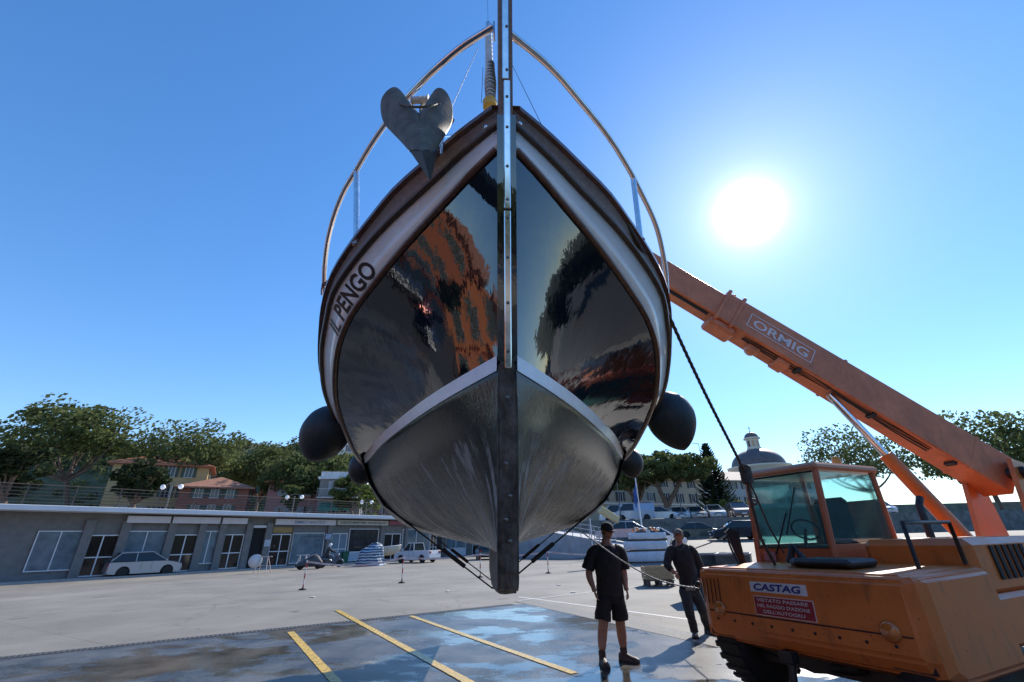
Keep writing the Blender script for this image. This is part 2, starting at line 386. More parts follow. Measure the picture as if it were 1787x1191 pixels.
# painted lines
ylw = mat('yellow_road_paint', (0.72, 0.46, 0.05), rough=0.28, col2=(0.36, 0.24, 0.05), scale=22, bump=0.4, bscale=70, bdist=0.004, rvar=0.12)
wht = mat('faded_white_paint', (0.58, 0.57, 0.52), rough=0.6, col2=(0.36, 0.355, 0.33), scale=30)
def line(name, a, c, wd, m, z, label, grp=None):
    a = Vector((a.x, a.y, 0)); c = Vector((c.x, c.y, 0)); d = (c - a).normalized(); n = Vector((-d.y, d.x, 0)) * wd / 2
    q = MB(); N = max(2, int((c - a).length / 0.06)); L, Rr = [], []
    for i in range(N + 1):
        p = a.lerp(c, i / N) + Vector((0, 0, z))
        L.append(p + n * (1 + rnd.uniform(-.06, .06))); Rr.append(p - n * (1 + rnd.uniform(-.06, .06)))
    q.grid([L, Rr], False)
    o = q.build(name, m); return tagp(o, label, 'road marking', grp, 'structure')
line('yellow_line', gnd(507, 1104), gnd(507, 1104) + Vector((2.55, -4.05, 0)) * 1.6, 0.13, ylw, 0.012, 'shortest yellow painted bay line at the left, starting at the drain', 'yellow bay lines on the apron')
line('yellow_line', gnd(588, 1066), gnd(812, 1191) + Vector((2.4, -3.9, 0)), 0.13, ylw, 0.013, 'middle yellow bay line that crosses the drain grate', 'yellow bay lines on the apron')
line('yellow_line', gnd(717, 1076), gnd(1003, 1177), 0.12, ylw, 0.012, 'right yellow bay line running under the keel towards the man in shorts', 'yellow bay lines on the apron')
line('white_line', gnd(905, 1042), gnd(1205, 1082), 0.10, wht, 0.004, 'faded white painted line on dry concrete behind the apron')
line('white_line', gnd(905, 1049), gnd(1130, 1022), 0.08, wht, 0.006, 'thin faded white line slanting away on dry concrete right of the keel')
# drain grate
b = MB(); iron = mat('drain_iron', (0.11, 0.105, 0.1), rough=0.55, metal=0.4, var=0.3, scale=30)
dark = mat('drain_dark', (0.012, 0.012, 0.012), rough=0.9)
nL = Vector((-dL.y, dL.x, 0)) 
if nL.y < 0: nL = -nL
def gp(t_, s_, z): v = CORN + dL * t_ + nL * s_; return Vector((v.x, v.y, z))
L0, L1 = 0.3, 16.0
b.m(1).quad(gp(L0, 0, .006), gp(L1, 0, .006), gp(L1, .22, .006), gp(L0, .22, .006)); b.m(0)
for s_ in (-0.015, 0.205):
    b.add([gp(L0, s_, .010), gp(L1, s_, .010), gp(L1, s_ + .03, .010), gp(L0, s_ + .03, .010)], [[0, 1, 2, 3]])
t_ = L0
while t_ < L1:
    b.add([gp(t_, .015, .0105), gp(t_ + .035, .015, .0105), gp(t_ + .035, .205, .0105), gp(t_, .205, .0105)], [[0, 1, 2, 3]]); t_ += .075
o = b.build('drain_grate', [iron, dark]); tagp(o, 'long slotted iron drain grate at the edge of wet asphalt', 'drain')

# ================================================================== BOAT
BO = Vector((0, 1.9, 1.05)); 
boat = thing('fishing_boat', 'wooden fishing boat with glossy navy hull, white name strake and tall stem, hung in slings', 'boat', BO, math.atan(0.065))
def Bp(s, b_, z): return Vector((b_, s, z - 1.05))
T_sh = [(0, .06), (.12, .25), (.3, .50), (.5, .76), (.69, .95), (.87, 1.12), (1.17, 1.36), (1.5, 1.53), (1.75, 1.62), (2.06, 1.72), (2.37, 1.80), (2.9, 1.86), (4, 1.9), (5.5, 1.84), (6.8, 1.55), (7.8, 1.0), (8.4, .5), (8.7, .06)]
T_wt = [(0.03, .055), (.14, .215), (.37, .51), (.69, .9), (.91, 1.12), (1.18, 1.34), (1.44, 1.46), (1.74, 1.58), (2.06, 1.67), (2.37, 1.74), (2.9, 1.80), (4, 1.85), (5.5, 1.79), (6.8, 1.5), (7.8, .95), (8.35, .45), (8.62, .06)]
T_wb = [(.07, .055), (.19, .20), (.36, .385), (.66, .70), (.95, .97), (1.2, 1.18), (1.5, 1.35), (1.75, 1.44), (2.05, 1.52), (2.5, 1.59), (3, 1.64), (3.5, 1.69), (4.3, 1.76), (5.5, 1.72), (6.8, 1.42), (7.8, .85), (8.3, .4), (8.55, .06)]
def zsh(s):
    y = s + 1.9
    return 2.95 + 1.05 * max(0, (6 - y) / 4) ** 1.8 + 0.35 * sm(5.0, 8.7, s)
def zwt(s): return zsh(s) - (0.10 + 0.10 * min(1, max(0, s / 2.2)))
def zwb(s): return zsh(s) - (0.24 + 0.18 * min(1, max(0, s / 2.2)))
C_ = lambda z: (lambda s: z)
CUR = [(T_wb, zwb),
       ([(.5, .055), (.75, .22), (1.15, .47), (1.8, .82), (2.17, 1.0), (2.56, 1.19), (3.35, 1.50), (4, 1.73), (5, 1.80), (6.5, 1.5), (7.5, .9), (8.2, .06)], C_(2.562)),
       ([(.52, .055), (.77, .215), (1.17, .455), (1.82, .80), (2.17, .97), (2.56, 1.15), (3.35, 1.46), (4, 1.705), (5, 1.78), (6.5, 1.48), (7.5, .88), (8.18, .06)], C_(2.478)),
       ([(.6, .055), (.85, .19), (1.2, .36), (2, .76), (3, 1.22), (4, 1.60), (5, 1.70), (6.5, 1.38), (7.5, .75), (8.1, .06)], C_(2.25)),
       ([(.7, .055), (1.3, .28), (2, .56), (3, 1.0), (4, 1.40), (5, 1.50), (6.5, 1.1), (7.4, .5), (8.0, .06)], C_(1.98)),
       ([(.78, .055), (1.4, .19), (2, .36), (3, .72), (4, 1.06), (5, 1.16), (6.5, .75), (7.9, .06)], C_(1.75)),
       ([(.82, .055), (2, .2), (3, .42), (4, .60), (5, .66), (6.5, .38), (7.9, .06)], C_(1.61)),
       ([(.86, .055), (2, .07), (4, .1), (6, .09), (7.8, .055)], C_(1.49))]
NST = 64
def curve_pts(tab, zf, side, n=NST, off=0.0, dz=0.0):
    s0, s1 = tab[0][0], tab[-1][0]; out = []
    for i in range(n + 1):
        u = (i / n) ** 1.45; s = s0 + (s1 - s0) * u
        out.append(Bp(s, side * (interp(tab, s) + off), zf(s) + dz))
    return out
navy = mat('navy_gloss_paint', (0.006, 0.011, 0.019), rough=0.04, var=0.0, bump=0.16, bscale=4.2, bdist=0.02, ior=2.05, stretch=(1.6, 1.6, 0.45))
def antifoul():
    m = bpy.data.materials.new('scrubbed_antifouling'); m.use_nodes = True; t = m.node_tree; b = t.nodes['Principled BSDF']
    tcn = t.nodes.new('ShaderNodeTexCoord'); sp = t.nodes.new('ShaderNodeSeparateXYZ'); t.links.new(tcn.outputs['Object'], sp.inputs[0])
    def nz(scale, st=(1, 1, 1), det=7, rot=(0, 0, 0), rough=0.65):
        mp = t.nodes.new('ShaderNodeMapping'); mp.inputs['Scale'].default_value = st; mp.inputs['Rotation'].default_value = rot; t.links.new(tcn.outputs['Object'], mp.inputs[0])
        n = t.nodes.new('ShaderNodeTexNoise'); n.inputs['Scale'].default_value = scale; n.inputs['Detail'].default_value = det; n.inputs['Roughness'].default_value = rough
        t.links.new(mp.outputs[0], n.inputs[0]); return n.outputs[0]
    def rmp(s_, a, b_, lo=0.0, hi=1.0):
        r = t.nodes.new('ShaderNodeMapRange'); r.inputs[1].default_value = a; r.inputs[2].default_value = b_; r.inputs[3].default_value = lo; r.inputs[4].default_value = hi
        t.links.new(s_, r.inputs[0]); return r.outputs[0]
    zz = M('ADD', sp.outputs[2], M('MULTIPLY', nz(2.5), 0.16, t), t)
    worn = rmp(zz, 1.30, 1.20)                      # 0 above (fresh dark band), 1 below
    streak = rmp(nz(2.4, (1.0, 5.5, 1.0), 9, (0.5, 0, 0)), 0.46, 0.58)
    fine = rmp(nz(26, (0.5, 3.0, 1.0), 6, (0.5, 0, 0)), 0.42, 0.62)
    blot_bounce = rmp(M('ADD', nz(1.3, det=6), rmp(sp.outputs[2], 1.25, .45, 0, .14), t), 0.46, 0.60)  # random pale patches, plus ground bounce painted in towards the bottom
    a = M('MULTIPLY', M('ADD', M('MULTIPLY', streak, 0.75, t), M('MULTIPLY', fine, 0.25, t), t), M('ADD', M('MULTIPLY', blot_bounce, 0.95, t), 0.12, t), t)
    a = M('MULTIPLY', a, worn, t)
    cr = t.nodes.new('ShaderNodeValToRGB'); e = cr.color_ramp.elements; e[0].color = (0.006, 0.007, 0.007, 1); e[1].color = (0.30, 0.29, 0.27, 1); e[1].position = 0.85
    k = e.new(0.35); k.color = (0.022, 0.023, 0.023, 1)
    t.links.new(a, cr.inputs[0]); t.links.new(cr.outputs[0], b.inputs['Base Color'])
    ro = M('ADD', M('MULTIPLY', worn, 0.12, t), M('ADD', M('MULTIPLY', a, 0.35, t), 0.09, t), t)
    t.links.new(ro, b.inputs['Roughness']); b.inputs['IOR'].default_value = 1.45; t.links.new(M('SUBTRACT', 0.5, M('MULTIPLY', worn, 0.28, t), t), b.inputs['Specular IOR Level'])
    bp = t.nodes.new('ShaderNodeBump'); bp.inputs['Strength'].default_value = 0.5; bp.inputs['Distance'].default_value = 0.006
    t.links.new(nz(18, (0.6, 2.5, 1), 6, (0.5, 0, 0)), bp.inputs['Height']); t.links.new(bp.outputs[0], b.inputs['Normal'])
    return m
anti = antifoul()
b = MB()
SUB = 4
for side in (-1, 1):
    curs = [curve_pts(tab, zf, side) for tab, zf in CUR]
    rows = [[] for _ in range((len(curs) - 1) * SUB + 1)]
    for i in range(NST + 1):
        col = crom([c[i] for c in curs], SUB)
        for k, p in enumerate(col):
            p.x = side * max(0.05, side * p.x); rows[k].append(p)
    b.m(0).grid(rows[:SUB + 2]); b.m(1).grid(rows[SUB + 1:])
hull = b.build('hull', [navy, anti], boat, world=False, merge=0.0005)
b = MB()
white_s = mat('white_boot_stripe', (0.93, 0.93, 0.94), rough=0.3, var=0.06, scale=8)
for side in (-1, 1):
    c1 = curve_pts(*CUR[1], side, off=0.006, dz=-0.004); c2 = curve_pts(*CUR[2], side, off=0.007, dz=-0.007)
    c0 = curve_pts(*CUR[1], side, off=-0.03, dz=0.006); c3 = curve_pts(*CUR[2], side, off=-0.03, dz=0.004)
    b.grid([c0, c1, c2, c3], False)
b.build('boot_stripe', white_s, boat, world=False)
# white name strake
cream = mat('white_strake_paint', (0.95, 0.92, 0.88), rough=0.3, col2=(0.84, 0.80, 0.76), scale=5, coat=0.4, stretch=(1, 1, 1), bump=0.05, bscale=8)
wood = mat('varnished_mahogany', (0.22, 0.095, 0.05), rough=0.3, col2=(0.09, 0.036, 0.02), scale=9, coat=0.6, stretch=(3, 0.8, 8), bump=0.15, bscale=40, bdist=0.003)
wood2 = mat('weathered_teak', (0.33, 0.20, 0.13), rough=0.5, col2=(0.15, 0.08, 0.05), scale=14, coat=0.15, stretch=(3, 0.7, 6), bump=0.25, bscale=60, bdist=0.003)
dwood = mat('dark_wood', (0.10, 0.055, 0.035), rough=0.4, col2=(0.05, 0.028, 0.018), scale=12, coat=0.3)
b = MB()
def strip(b, T1, z1, T2, z2, o1=0.0, o2=0.0, side=1, th=0.03, dz1=0, dz2=0):
    a = curve_pts(T1, z1, side, off=o1, dz=dz1); c = curve_pts(T2, z2, side, off=o2, dz=dz2)
    ai = curve_pts(T1, z1, side, off=o1 - th, dz=dz1); ci = curve_pts(T2, z2, side, off=o2 - th, dz=dz2)
    b.grid([ai, a, c, ci])
for side in (-1, 1): strip(b, T_wt, zwt, T_wb, zwb, 0, 0.004, side)
b.build('name_strake', cream, boat, world=False)
for side in (-1, 1):                              # bulwark planks, cap rails and rubbing strakes
    b = MB(); strip(b, T_sh, zsh, T_wt, zwt, -0.01, 0.002, side, th=0.04, dz1=-0.01); b.build('bulwark', wood2, boat, world=False)
    b = MB(); P = curve_pts(T_wb, zwb, side, off=0.008); b.tube(P, 0.024, 10); b.build('rubbing_strake', wood, boat, world=False)
    b = MB(); P = curve_pts(T_wt, zwt, side, off=0.008); b.tube(P, 0.022, 8); b.build('upper_moulding', dwood, boat, world=False)
    b = MB(); rows = [[], [], [], []]
    a1 = curve_pts(T_sh, zsh, side, off=0.03); a2 = curve_pts(T_sh, zsh, side, off=-0.09)
    up_ = Vector((0, 0, 0.035))
    b.grid([a1, [p + up_ for p in a1], [p + up_ for p in a2], a2, a1], False); b.build('cap_rail', wood, boat, world=False)
b = MB()                                           # deck and low cabin behind the bulwark
dk = [curve_pts(T_sh, zsh, -1, off=-0.05, dz=-0.12), curve_pts(T_sh, zsh, 1, off=-0.05, dz=-0.12)]; b.grid(dk); b.build('deck', wood2, boat, world=False)
b = MB(); b.box(Bp(5.2, 0, 3.25), (1.9, 2.4, 0.7), bev=0.1); b.build('cabin', cream, boat, world=False)
DG = mat('dark_glass', (0.02, 0.025, 0.03), rough=0.05)
for sx in (-1, 1):
    for k in range(3): b = MB(); b.box(Bp(4.5 + k * .7, sx * 1.205, 3.35), (0.02, 0.4, 0.2), bev=0.03); b.build('cabin_window', DG, boat, world=False)
# keel and stem
stemnavy = navy
keelm = mat('scraped_keel', (0.17, 0.15, 0.13), rough=0.6, col2=(0.018, 0.015, 0.013), scale=11, bump=1.0, bscale=22, bdist=0.02, stretch=(1.2, 1, 0.55), detail=10)
def ystem(z): return (4.05 - z) / 3.0            # local s of the stem line
b = MB()
lv = [1.56, 1.45, 1.35, 1.29]
b.add([Bp(ystem(1.60), sx * .062, 1.60) for sx in (-1, 1)] + [Bp(ystem(1.60) + .3, sx * .062, 1.60) for sx in (-1, 1)], [])
front = [(ystem(2.5) - .075, 2.5), (ystem(2.2) - .075, 2.2), (ystem(1.8) - .075, 1.8), (ystem(1.4) - .07, 1.4), (ystem(1.32) - .05, 1.31), (ystem(1.27) + .05, 1.275)]
bot = [(2.0, 1.20), (4.1, 1.08), (8.0, 1.05)]
back = [(8.05, 1.6), (7.9, 1.7), (2.0, 1.7), (1.0, 1.8), (ystem(2.5) + .16, 2.5)]
poly = front + bot + back
w_ = lambda z: 0.052 if z > 2.45 else 0.06
n = len(poly)
vsL = [Bp(s, -w_(z), z) for s, z in poly]; vsR = [Bp(s, w_(z), z) for s, z in poly]
b.add(vsL + vsR, [list(range(n)), list(range(2 * n - 1, n - 1, -1))] + [(i, n + i, n + (i + 1) % n, (i + 1) % n) for i in range(n)])
ko = b.build('keel', keelm, boat, world=False)
bm = bmesh.new(); bm.from_mesh(ko.data); bmesh.ops.bevel(bm, geom=[e for e in bm.edges if abs(e.verts[0].co.x - e.verts[1].co.x) < .03], offset=.012, segments=2, affect='EDGES')
bmesh.ops.triangulate(bm, faces=[f for f in bm.faces if len(f.verts) > 4]); bmesh.ops.subdivide_edges(bm, edges=[e for e in bm.edges if e.calc_length() > .06 and max(e.verts[0].co.y, e.verts[1].co.y) < 1.2], cuts=5, use_grid_fill=True)
for v in bm.verts:
    if v.co.y < 1.2: v.co += Vector((.004, .006, .004)) * noise.noise(v.co * 18) + Vector((0, .010, .008)) * (max(0, .35 - v.co.z) / .35) * noise.noise(v.co * 30)
bm.to_mesh(ko.data); bm.free()
for p in ko.data.polygons: p.use_smooth = False
b = MB(); P = [(ystem(z) - .07, z) for z in (2.502, 3.0, 3.5, 3.95)] + [(ystem(z) + .1, z) for z in (3.95, 3.5, 3.0, 2.502)]
b.prism([(0, 0)] * 0 or [(s, z - 1.05) for s, z in P], -.058, .058, Matrix(((0, 1, 0, 0), (1, 0, 0, 0), (0, 0, 1, 0), (0, 0, 0, 1))))
b.build('stem', stemnavy, boat, world=False)
b = MB(); P = [(ystem(z) - .065, z) for z in (3.952, 4.3, 4.7, 5.05)] + [(ystem(5.05) + .02, 5.09)] + [(ystem(z) + .12, z) for z in (5.05, 4.5, 3.952)]
b.prism([(s, z - 1.05) for s, z in P], -.05, .04, Matrix(((0, 1, 0, 0), (1, 0, 0, 0), (0, 0, 1, 0), (0, 0, 0, 1))))
post = b.build('stem_post', wood2, boat, world=False)
steel = mat('stainless_steel', (0.80, 0.80, 0.80), rough=0.14, metal=1.0, var=0.12, scale=14, rvar=0.06)
b = MB()
def zband(z): return ystem(z) - .078
for z0, z1 in ((2.46, 3.36), (3.37, 4.16), (4.165, 5.05)):
    for (za, zb_) in ((z0, z1),):
        m_ = (za + zb_) / 2; L = (zb_ - za) * math.sqrt(1 + 1 / 9)
        b.box(Bp(zband(m_), 0.003 if z0 < 4.1 else -0.006, m_), (0.040, 0.014, L), mtx=Matrix.Rotation(math.atan(1 / 3), 4, 'X'), bev=0.005)
sb = b.build('stem_band', steel, boat, world=False)
SCR = mat('screw_steel', (0.22, 0.21, 0.19), rough=0.4, metal=0.9, var=0.3, scale=60)
for z in (2.55, 2.82, 3.08, 3.31, 3.42, 3.62, 3.86, 4.05, 4.22, 4.5, 4.75):
    b = MB(); b.lathe([(0.0105, 0), (0.009, 0.003), (0.0, 0.004)], c=Bp(zband(z) - .0075, 0.003, z), n=10, axis=(0, -1, -0.333)); b.build('screw', SCR, boat, world=False)
for (x_, z) in ((-.01, 1.95), (.012, 1.78), (-.012, 1.66), (.01, 1.55), (.0, 2.3)):
    b = MB(); b.lathe([(0.013, 0), (0.012, 0.004), (0.0, 0.005)], c=Bp(ystem(z) - .0765, x_, z), n=10, axis=(0, -1, -0.333)); b.build('screw', SCR, boat, world=False)
# pulpit rail
def zrail(y): return interp([(1.70, 4.58), (2.2, 4.50), (2.75, 4.39), (3.1, 4.22), (3.45, 3.98), (3.8, 3.62)], y)
def railpt(px, py):
    y = 2.5; r = ray(px, py)
    for _ in range(200):
        y = .5 * y + .5 * r.y * (zrail(y) - CAMZ) / r.z
    return r * (y / r.y) + Vector((0, 0, CAMZ))
RL = [(860, 48), (800, 87), (740, 140), (690, 195), (655, 242), (622, 297), (600, 335), (583, 378), (572, 422), (567, 462), (566, 490), (567, 522)]
RR = [(889, 58), (960, 118), (1010, 175), (1060, 237), (1095, 292), (1115, 330), (1137, 375), (1150, 412), (1160, 462), (1163, 500), (1163, 530)]
for pts in (RL, RR):
    sd_ = -1 if pts is RL else 1; P = crom([railpt(*p) for p in pts] + [MW[boat.name] @ Bp(2.1, sd_ * 1.72, zsh(2.1) + .02)], 5); b = MB(); b.tube(P, 0.024, 12); b.build('pulpit_rail', steel, boat)
for (a, c, D0, D1) in (((622, 299), (622, 428), 2.78, 2.78), ((1105, 312), (1118, 420), 2.80, 2.80)):
    b = MB(); q = railpt(*a); e_ = at(c[0], c[1], q.y); b.tube([q, e_], 0.023, 12); b.lathe([(.035, 0), (.035, .01), (.02, .012)], c=e_, n=12); b.build('stanchion', steel, boat)
b = MB(); 
for px, py in ((862, 55), (888, 60)):
    b = MB(); q = railpt(px, py); b.box(q, (0.012, 0.06, 0.13), bev=0.004); b.build('rail_bracket', steel, boat)
b = MB(); q = railpt(568, 496)
for k in range(5): b.tube([q + Vector((.026 * math.cos(a), .026 * math.sin(a), -.03 + k * .014 + .004 * math.sin(3 * a))) for a in [i * .5 for i in range(13)]], 0.008, 6)
b.tube([q, q + Vector((-.03, 0, -.05)), q + Vector((-.02, 0, -.12))], .007, 6)
b.build('rail_lashing', mat('old_twine', (0.16, 0.09, 0.07), rough=0.9, var=0.4, scale=80), boat)
# furled jib
sail = mat('furled_sailcloth', (0.70, 0.68, 0.64), rough=0.7, col2=(0.50, 0.49, 0.47), scale=10, bump=0.4, bscale=20, bdist=0.01)
A0 = at(856, 187, 2.35); A1 = at(852, 42, 2.75); ax = (A1 - A0); Ls = ax.length; b = MB(); prof = []
k = 0; z = 0.05
while z < Ls * 0.93:
    r_ = 0.030 + 0.012 * math.exp(-((z / Ls - .22) / .12) ** 2) + (0.006 if k % 2 else 0.0); prof.append((r_, z)); prof.append((r_, z + .012)); z += .026 if z < Ls * .45 else .05; k += 1
prof.append((0.02, Ls * .96)); 
b.lathe(prof, c=A0, n=16, axis=ax); js = b.build('furled_jib', sail, boat)
b = MB()
z = 0.06
while z < Ls * .45:
    b.lathe([(0.030, z), (0.039 + .012 * math.exp(-((z / Ls - .22) / .12) ** 2), z + .003), (0.030, z + .006)], c=A0, n=16, axis=ax + Vector((.02, 0, 0))); z += .03
b.build('furling_line', mat('dark_cord', (0.10, 0.10, 0.10), rough=0.8), js)
b = MB(); b.tube([A1, A1 + ax.normalized() * 9.5], .005, 6); b.build('forestay', steel, boat)
b = MB(); b.lathe([(0, -.05), (.05, -.05), (.056, -.03), (.03, -.02), (.03, .02), (.056, .03), (.05, .05), (0, .05)], c=at(855, 183, 2.3), n=20, axis=ax); b.build('furling_drum', mat('yellow_plastic', (0.55, 0.42, 0.10), rough=0.4, var=0.1), boat)
b = MB(); b.lathe([(.018, 0), (.026, .02), (.02, .06), (.026, .09), (.012, .12)], c=A0 + ax * .95, n=12, axis=ax); b.build('swivel', steel, boat)
wire = mat('rigging_wire', (0.12, 0.12, 0.13), rough=0.4, metal=0.7)
for a, c in ((at(893, 112, 2.6), at(950, 228, 2.25)), (at(834, 85, 2.6), at(787, 190, 2.3)), (at(843, 118, 2.4), at(840, 180, 2.3))):
    b = MB(); b.tube([a, c], 0.0025, 6); b.build('stay_wire', wire, boat)
# deck fittings seen over the rail, hawse plates, through-hulls
b = MB(); q = at(688, 343, 2.5); b.tube([q, q + Vector((0, 0, .05)), q + Vector((.06, .02, .08))], .012, 8); b.ball(q + Vector((-.02, 0, .03)), .022); b.build('cleat', steel, boat)
b = MB(); q = at(1053, 334, 2.5); b.lathe([(.012, 0), (.012, .03), (.02, .035), (.0, .045)], c=q, n=10); b.build('deck_fitting', steel, boat)
for px, py, sd in ((848, 222, -1), (907, 216, 1)):
    b = MB(); q = at(px, py, 1.93); b.lathe([(.016, 0), (.016, .006), (.008, .01), (.0, .01)], c=q, n=12, axis=(sd * .5, -1, 0)); b.build('bulwark_bolt', steel, boat)
for px, py in ((738, 868), (742, 893)):
    b = MB(); q = at(px, py, 5.72 if py < 880 else 5.6); b.lathe([(.05, -.03), (.055, .03), (.04, .05), (.0, .05)] , c=q, n=9, axis=(-.45, -.75, -.5)); b.build('hull_fitting', mat('fitting_black' + str(py), (0.02, 0.02, 0.02) if py < 880 else (.05, .02, .018), rough=0.6), boat)
# name
inkm = mat('black_lettering', (0.012, 0.012, 0.014), rough=0.4)
def strake_pt(s, v, off=0.004):                    # v=0 lower edge, 1 upper edge, left side
    a = Bp(s, -(interp(T_wb, s) + off + .004), zwb(s)); c = Bp(s, -(interp(T_wt, s) + off), zwt(s)); return a.lerp(c, v)
V, F_, wd, ht = text_mesh('IL PENGO', size=1, bold=0.03, shear=0.0)
# subdivide by walking arc length
tab = []; s = 1.7; Lacc = 0; prev = strake_pt(s, .5)
while s > .8: tab.append((Lacc, s)); s -= .005; q = strake_pt(s, .5); Lacc += (q - prev).length; prev = q
tot = 0; s_start = 1.45; a0 = [l for l, s in tab if s <= s_start][0]
a1 = [l for l, s in tab if s <= 0.86][0]
b = MB(); out = []
for (x, y, z_) in V:
    l = a0 + (a1 - a0) * x / wd
    s = interp([tab[i] for i in range(0, len(tab), 6)], l); out.append(strake_pt(s, .13 + .66 * y / ht))
b.add(out, F_); b.build('name_lettering', inkm, boat, world=False, fix=False)
# ================================================================== THINGS ON AND AROUND THE BOAT
galv = mat('galvanised_iron', (0.20, 0.18, 0.13), rough=0.6, metal=0.0, col2=(0.09, 0.07, 0.048), scale=11, bump=0.4, bscale=40, bdist=0.004, detail=9)
an = thing('plow_anchor', 'grey galvanised plow anchor hanging from the bow roller, left of the stem', 'anchor', at(731, 240, 2.0))
def plate(b, pts, fold, thick):
    """closed outline (px,py,D), fan from a ridge list (px,py,D)"""
    pass
Lh = [(731, 198, 1.95), (722, 187, 1.96), (708, 171, 1.97), (699, 158, 1.97), (688, 152, 1.97), (676, 158, 1.98), (666, 172, 2.02), (664, 191, 2.05), (669, 213, 2.03), (681.5, 228, 1.99), (698, 245, 1.93), (715, 264, 1.86)]
Rh = [(731, 198, 1.95), (740, 189, 1.96), (747, 179, 1.97), (754, 163, 1.97), (763, 154, 1.97), (774, 156, 1.98), (784, 169, 2.02), (789.5, 189, 2.05), (788, 213, 2.03), (776, 235, 1.99), (768, 247, 1.93), (759, 265, 1.86)]
b = MB()
ridge = [(731, 198, 1.95), (732, 206, 1.90), (733, 216, 1.85), (734, 228, 1.80), (735, 240, 1.76), (736, 264, 1.72)]
def half(L):
    o_ = crom([at(*p) for p in L[1:]], 4); r_ = [at(*p) for p in ridge]
    # blend from ridge to outline in rings
    m = len(o_); rows = []
    for j in range(6):
        row = []
        for i in range(m):
            f = i / (m - 1) * (len(r_) - 1); k = min(int(f), len(r_) - 2); rp = r_[k].lerp(r_[k + 1], f - k)
            u_ = j / 5; p = rp.lerp(o_[i], u_); row.append(p + Vector((0, -.012 * math.sin(math.pi * u_) * min(1, i / 4), 0)))
        rows.append(row)
    return rows
for L in (Lh, Rh):
    rows = half(L); back = [[p + Vector((0, 0.016, 0.006)) for p in r_] for r_ in rows]
    b.grid(rows, True); b.grid(back, True); b.grid([rows[-1], back[-1]], False)
b.build('fluke', galv, an)
tip = at(751, 316, 1.86); A_ = at(715, 264, 1.84); B_ = at(759, 265, 1.84); C_2 = at(736, 264, 1.72); D_ = at(768, 250, 1.98); E_ = at(722, 262, 1.98)
b = MB(); b.add([A_, C_2, B_, D_, E_, tip], [(0, 1, 5), (1, 2, 5), (2, 3, 5), (3, 4, 5), (4, 0, 5), (0, 4, 3, 2, 1)])
b.build('anchor_tip', mat('anchor_dark', (0.06, 0.06, 0.055), rough=0.6, metal=0.2, var=0.4, scale=20), an)
b = MB(); b.tube(crom([at(698, 181, 1.90), at(715, 186, 1.86), at(735, 187, 1.85), at(752, 184, 1.86), at(765, 180, 1.90)], 4), 0.0075, 8)
b.lathe([(.012, -.004), (.012, .004), (0, .004)], c=at(765, 180, 1.90), n=10, axis=(0, -1, 0)); b.build('roll_bar', galv, an)
b = MB(); b.tube([at(733, 215, 1.93), at(734, 190, 2.12), at(752, 185, 2.25), at(790, 215, 2.4)], .016, 8, rr=[(.01, .03)] * 4); b.build('shank', galv, an)
b = MB(); b.tube([at(720, 176, 2.10), at(746, 174, 2.10)], .026, 14); b.tube([at(718, 176, 2.10), at(720, 176, 2.10)], .034, 14); b.tube([at(746, 174, 2.10), at(748, 174, 2.10)], .034, 14)
b.build('bow_roller', mat('white_nylon', (0.6, 0.6, 0.58), rough=0.4), boat)
b = MB(); b.tube([at(768, 239, 2.1), at(800, 236, 2.22)], .008, 8); b.tube([at(770, 270, 2.05), at(772, 240, 2.1), at(765, 258, 2.0)], .010, 8); b.build('roller_arm', steel, boat)

rub = mat('black_fender_cover', (0.022, 0.027, 0.030), rough=0.55, var=0.25, scale=9, bump=0.25, bscale=6, bdist=0.02, stretch=(2, 2, 0.5))
def fender(px, py, D, r, label, pointy=0.0, tilt=0.0, tope=None):
    c = at(px, py, D); t = thing('ball_fender', label, 'fender', c - Vector((0, 0, r * 1.2)), 0, 'covered fenders hanging along the hull')
    prof = []; 
    for i in range(23):
        th = math.pi * i / 22; rr_ = r * math.sin(th); z = -r * 1.12 * math.cos(th)
        if z < 0: z *= 1 + pointy * (1 - math.sin(th)) ; rr_ *= (1 - pointy * .25 * (abs(z) / r))
        else: z *= 1.08
        prof.append((max(rr_, 0.0001), z))
    b = MB(); b.lathe(prof, c=c, n=36, axis=(tilt, 0, 1))
    for i, v in enumerate(b.v):                       # cloth pleats run from the neck down
        d = v - c; a = math.atan2(d.y, d.x); k = 1 + 0.012 * math.sin(11 * a + 3 * d.z / r) * max(0, d.z / r + .6); b.v[i] = Vector((c.x + d.x * k, c.y + d.y * k, v.z))
    b.build('cover', rub, t)
    top = c + Vector((tilt * r, 0, r * 1.18)); b = MB(); b.lathe([(.05, -.05), (.035, 0), (.02, .04)], c=top, n=12); b.build('neck', rub, t)
    b = MB(); q = tope if tope else top + Vector((-.2 * (1 if c.x > 0 else -1), 0, .25)); b.tube([top, q], .008, 6); b.build('lanyard', mat('black_cord', (0.02, 0.02, 0.02), rough=.8), t)
    if px == 1172:
        b = MB(); q = at(1137, 763, 4.8); b.tube([c + Vector((-.1, -.24, .0)) * .9, q + Vector((.02, 0, .06)), q], .006, 5); b.build('tag_line', mat('red_cord', (.2, .03, .03), rough=.8), t)
    return t
fender(568, 756, 5.0, 0.272, 'big black ball fender hanging left of the hull, largest one on that side', 0.12, 0.45)
fender(1171, 732, 5.0, 0.272, 'big pointed black fender hanging right of the hull below the mooring rope', 0.22, -0.25)
fender(634, 817, 6.3, 0.20, 'smaller black fender tucked behind the left bilge of the hull', 0.0, 0.1)
fender(1101, 808, 6.4, 0.175, 'smaller black fender tucked behind the right bilge of the hull', 0.1, -0.1)

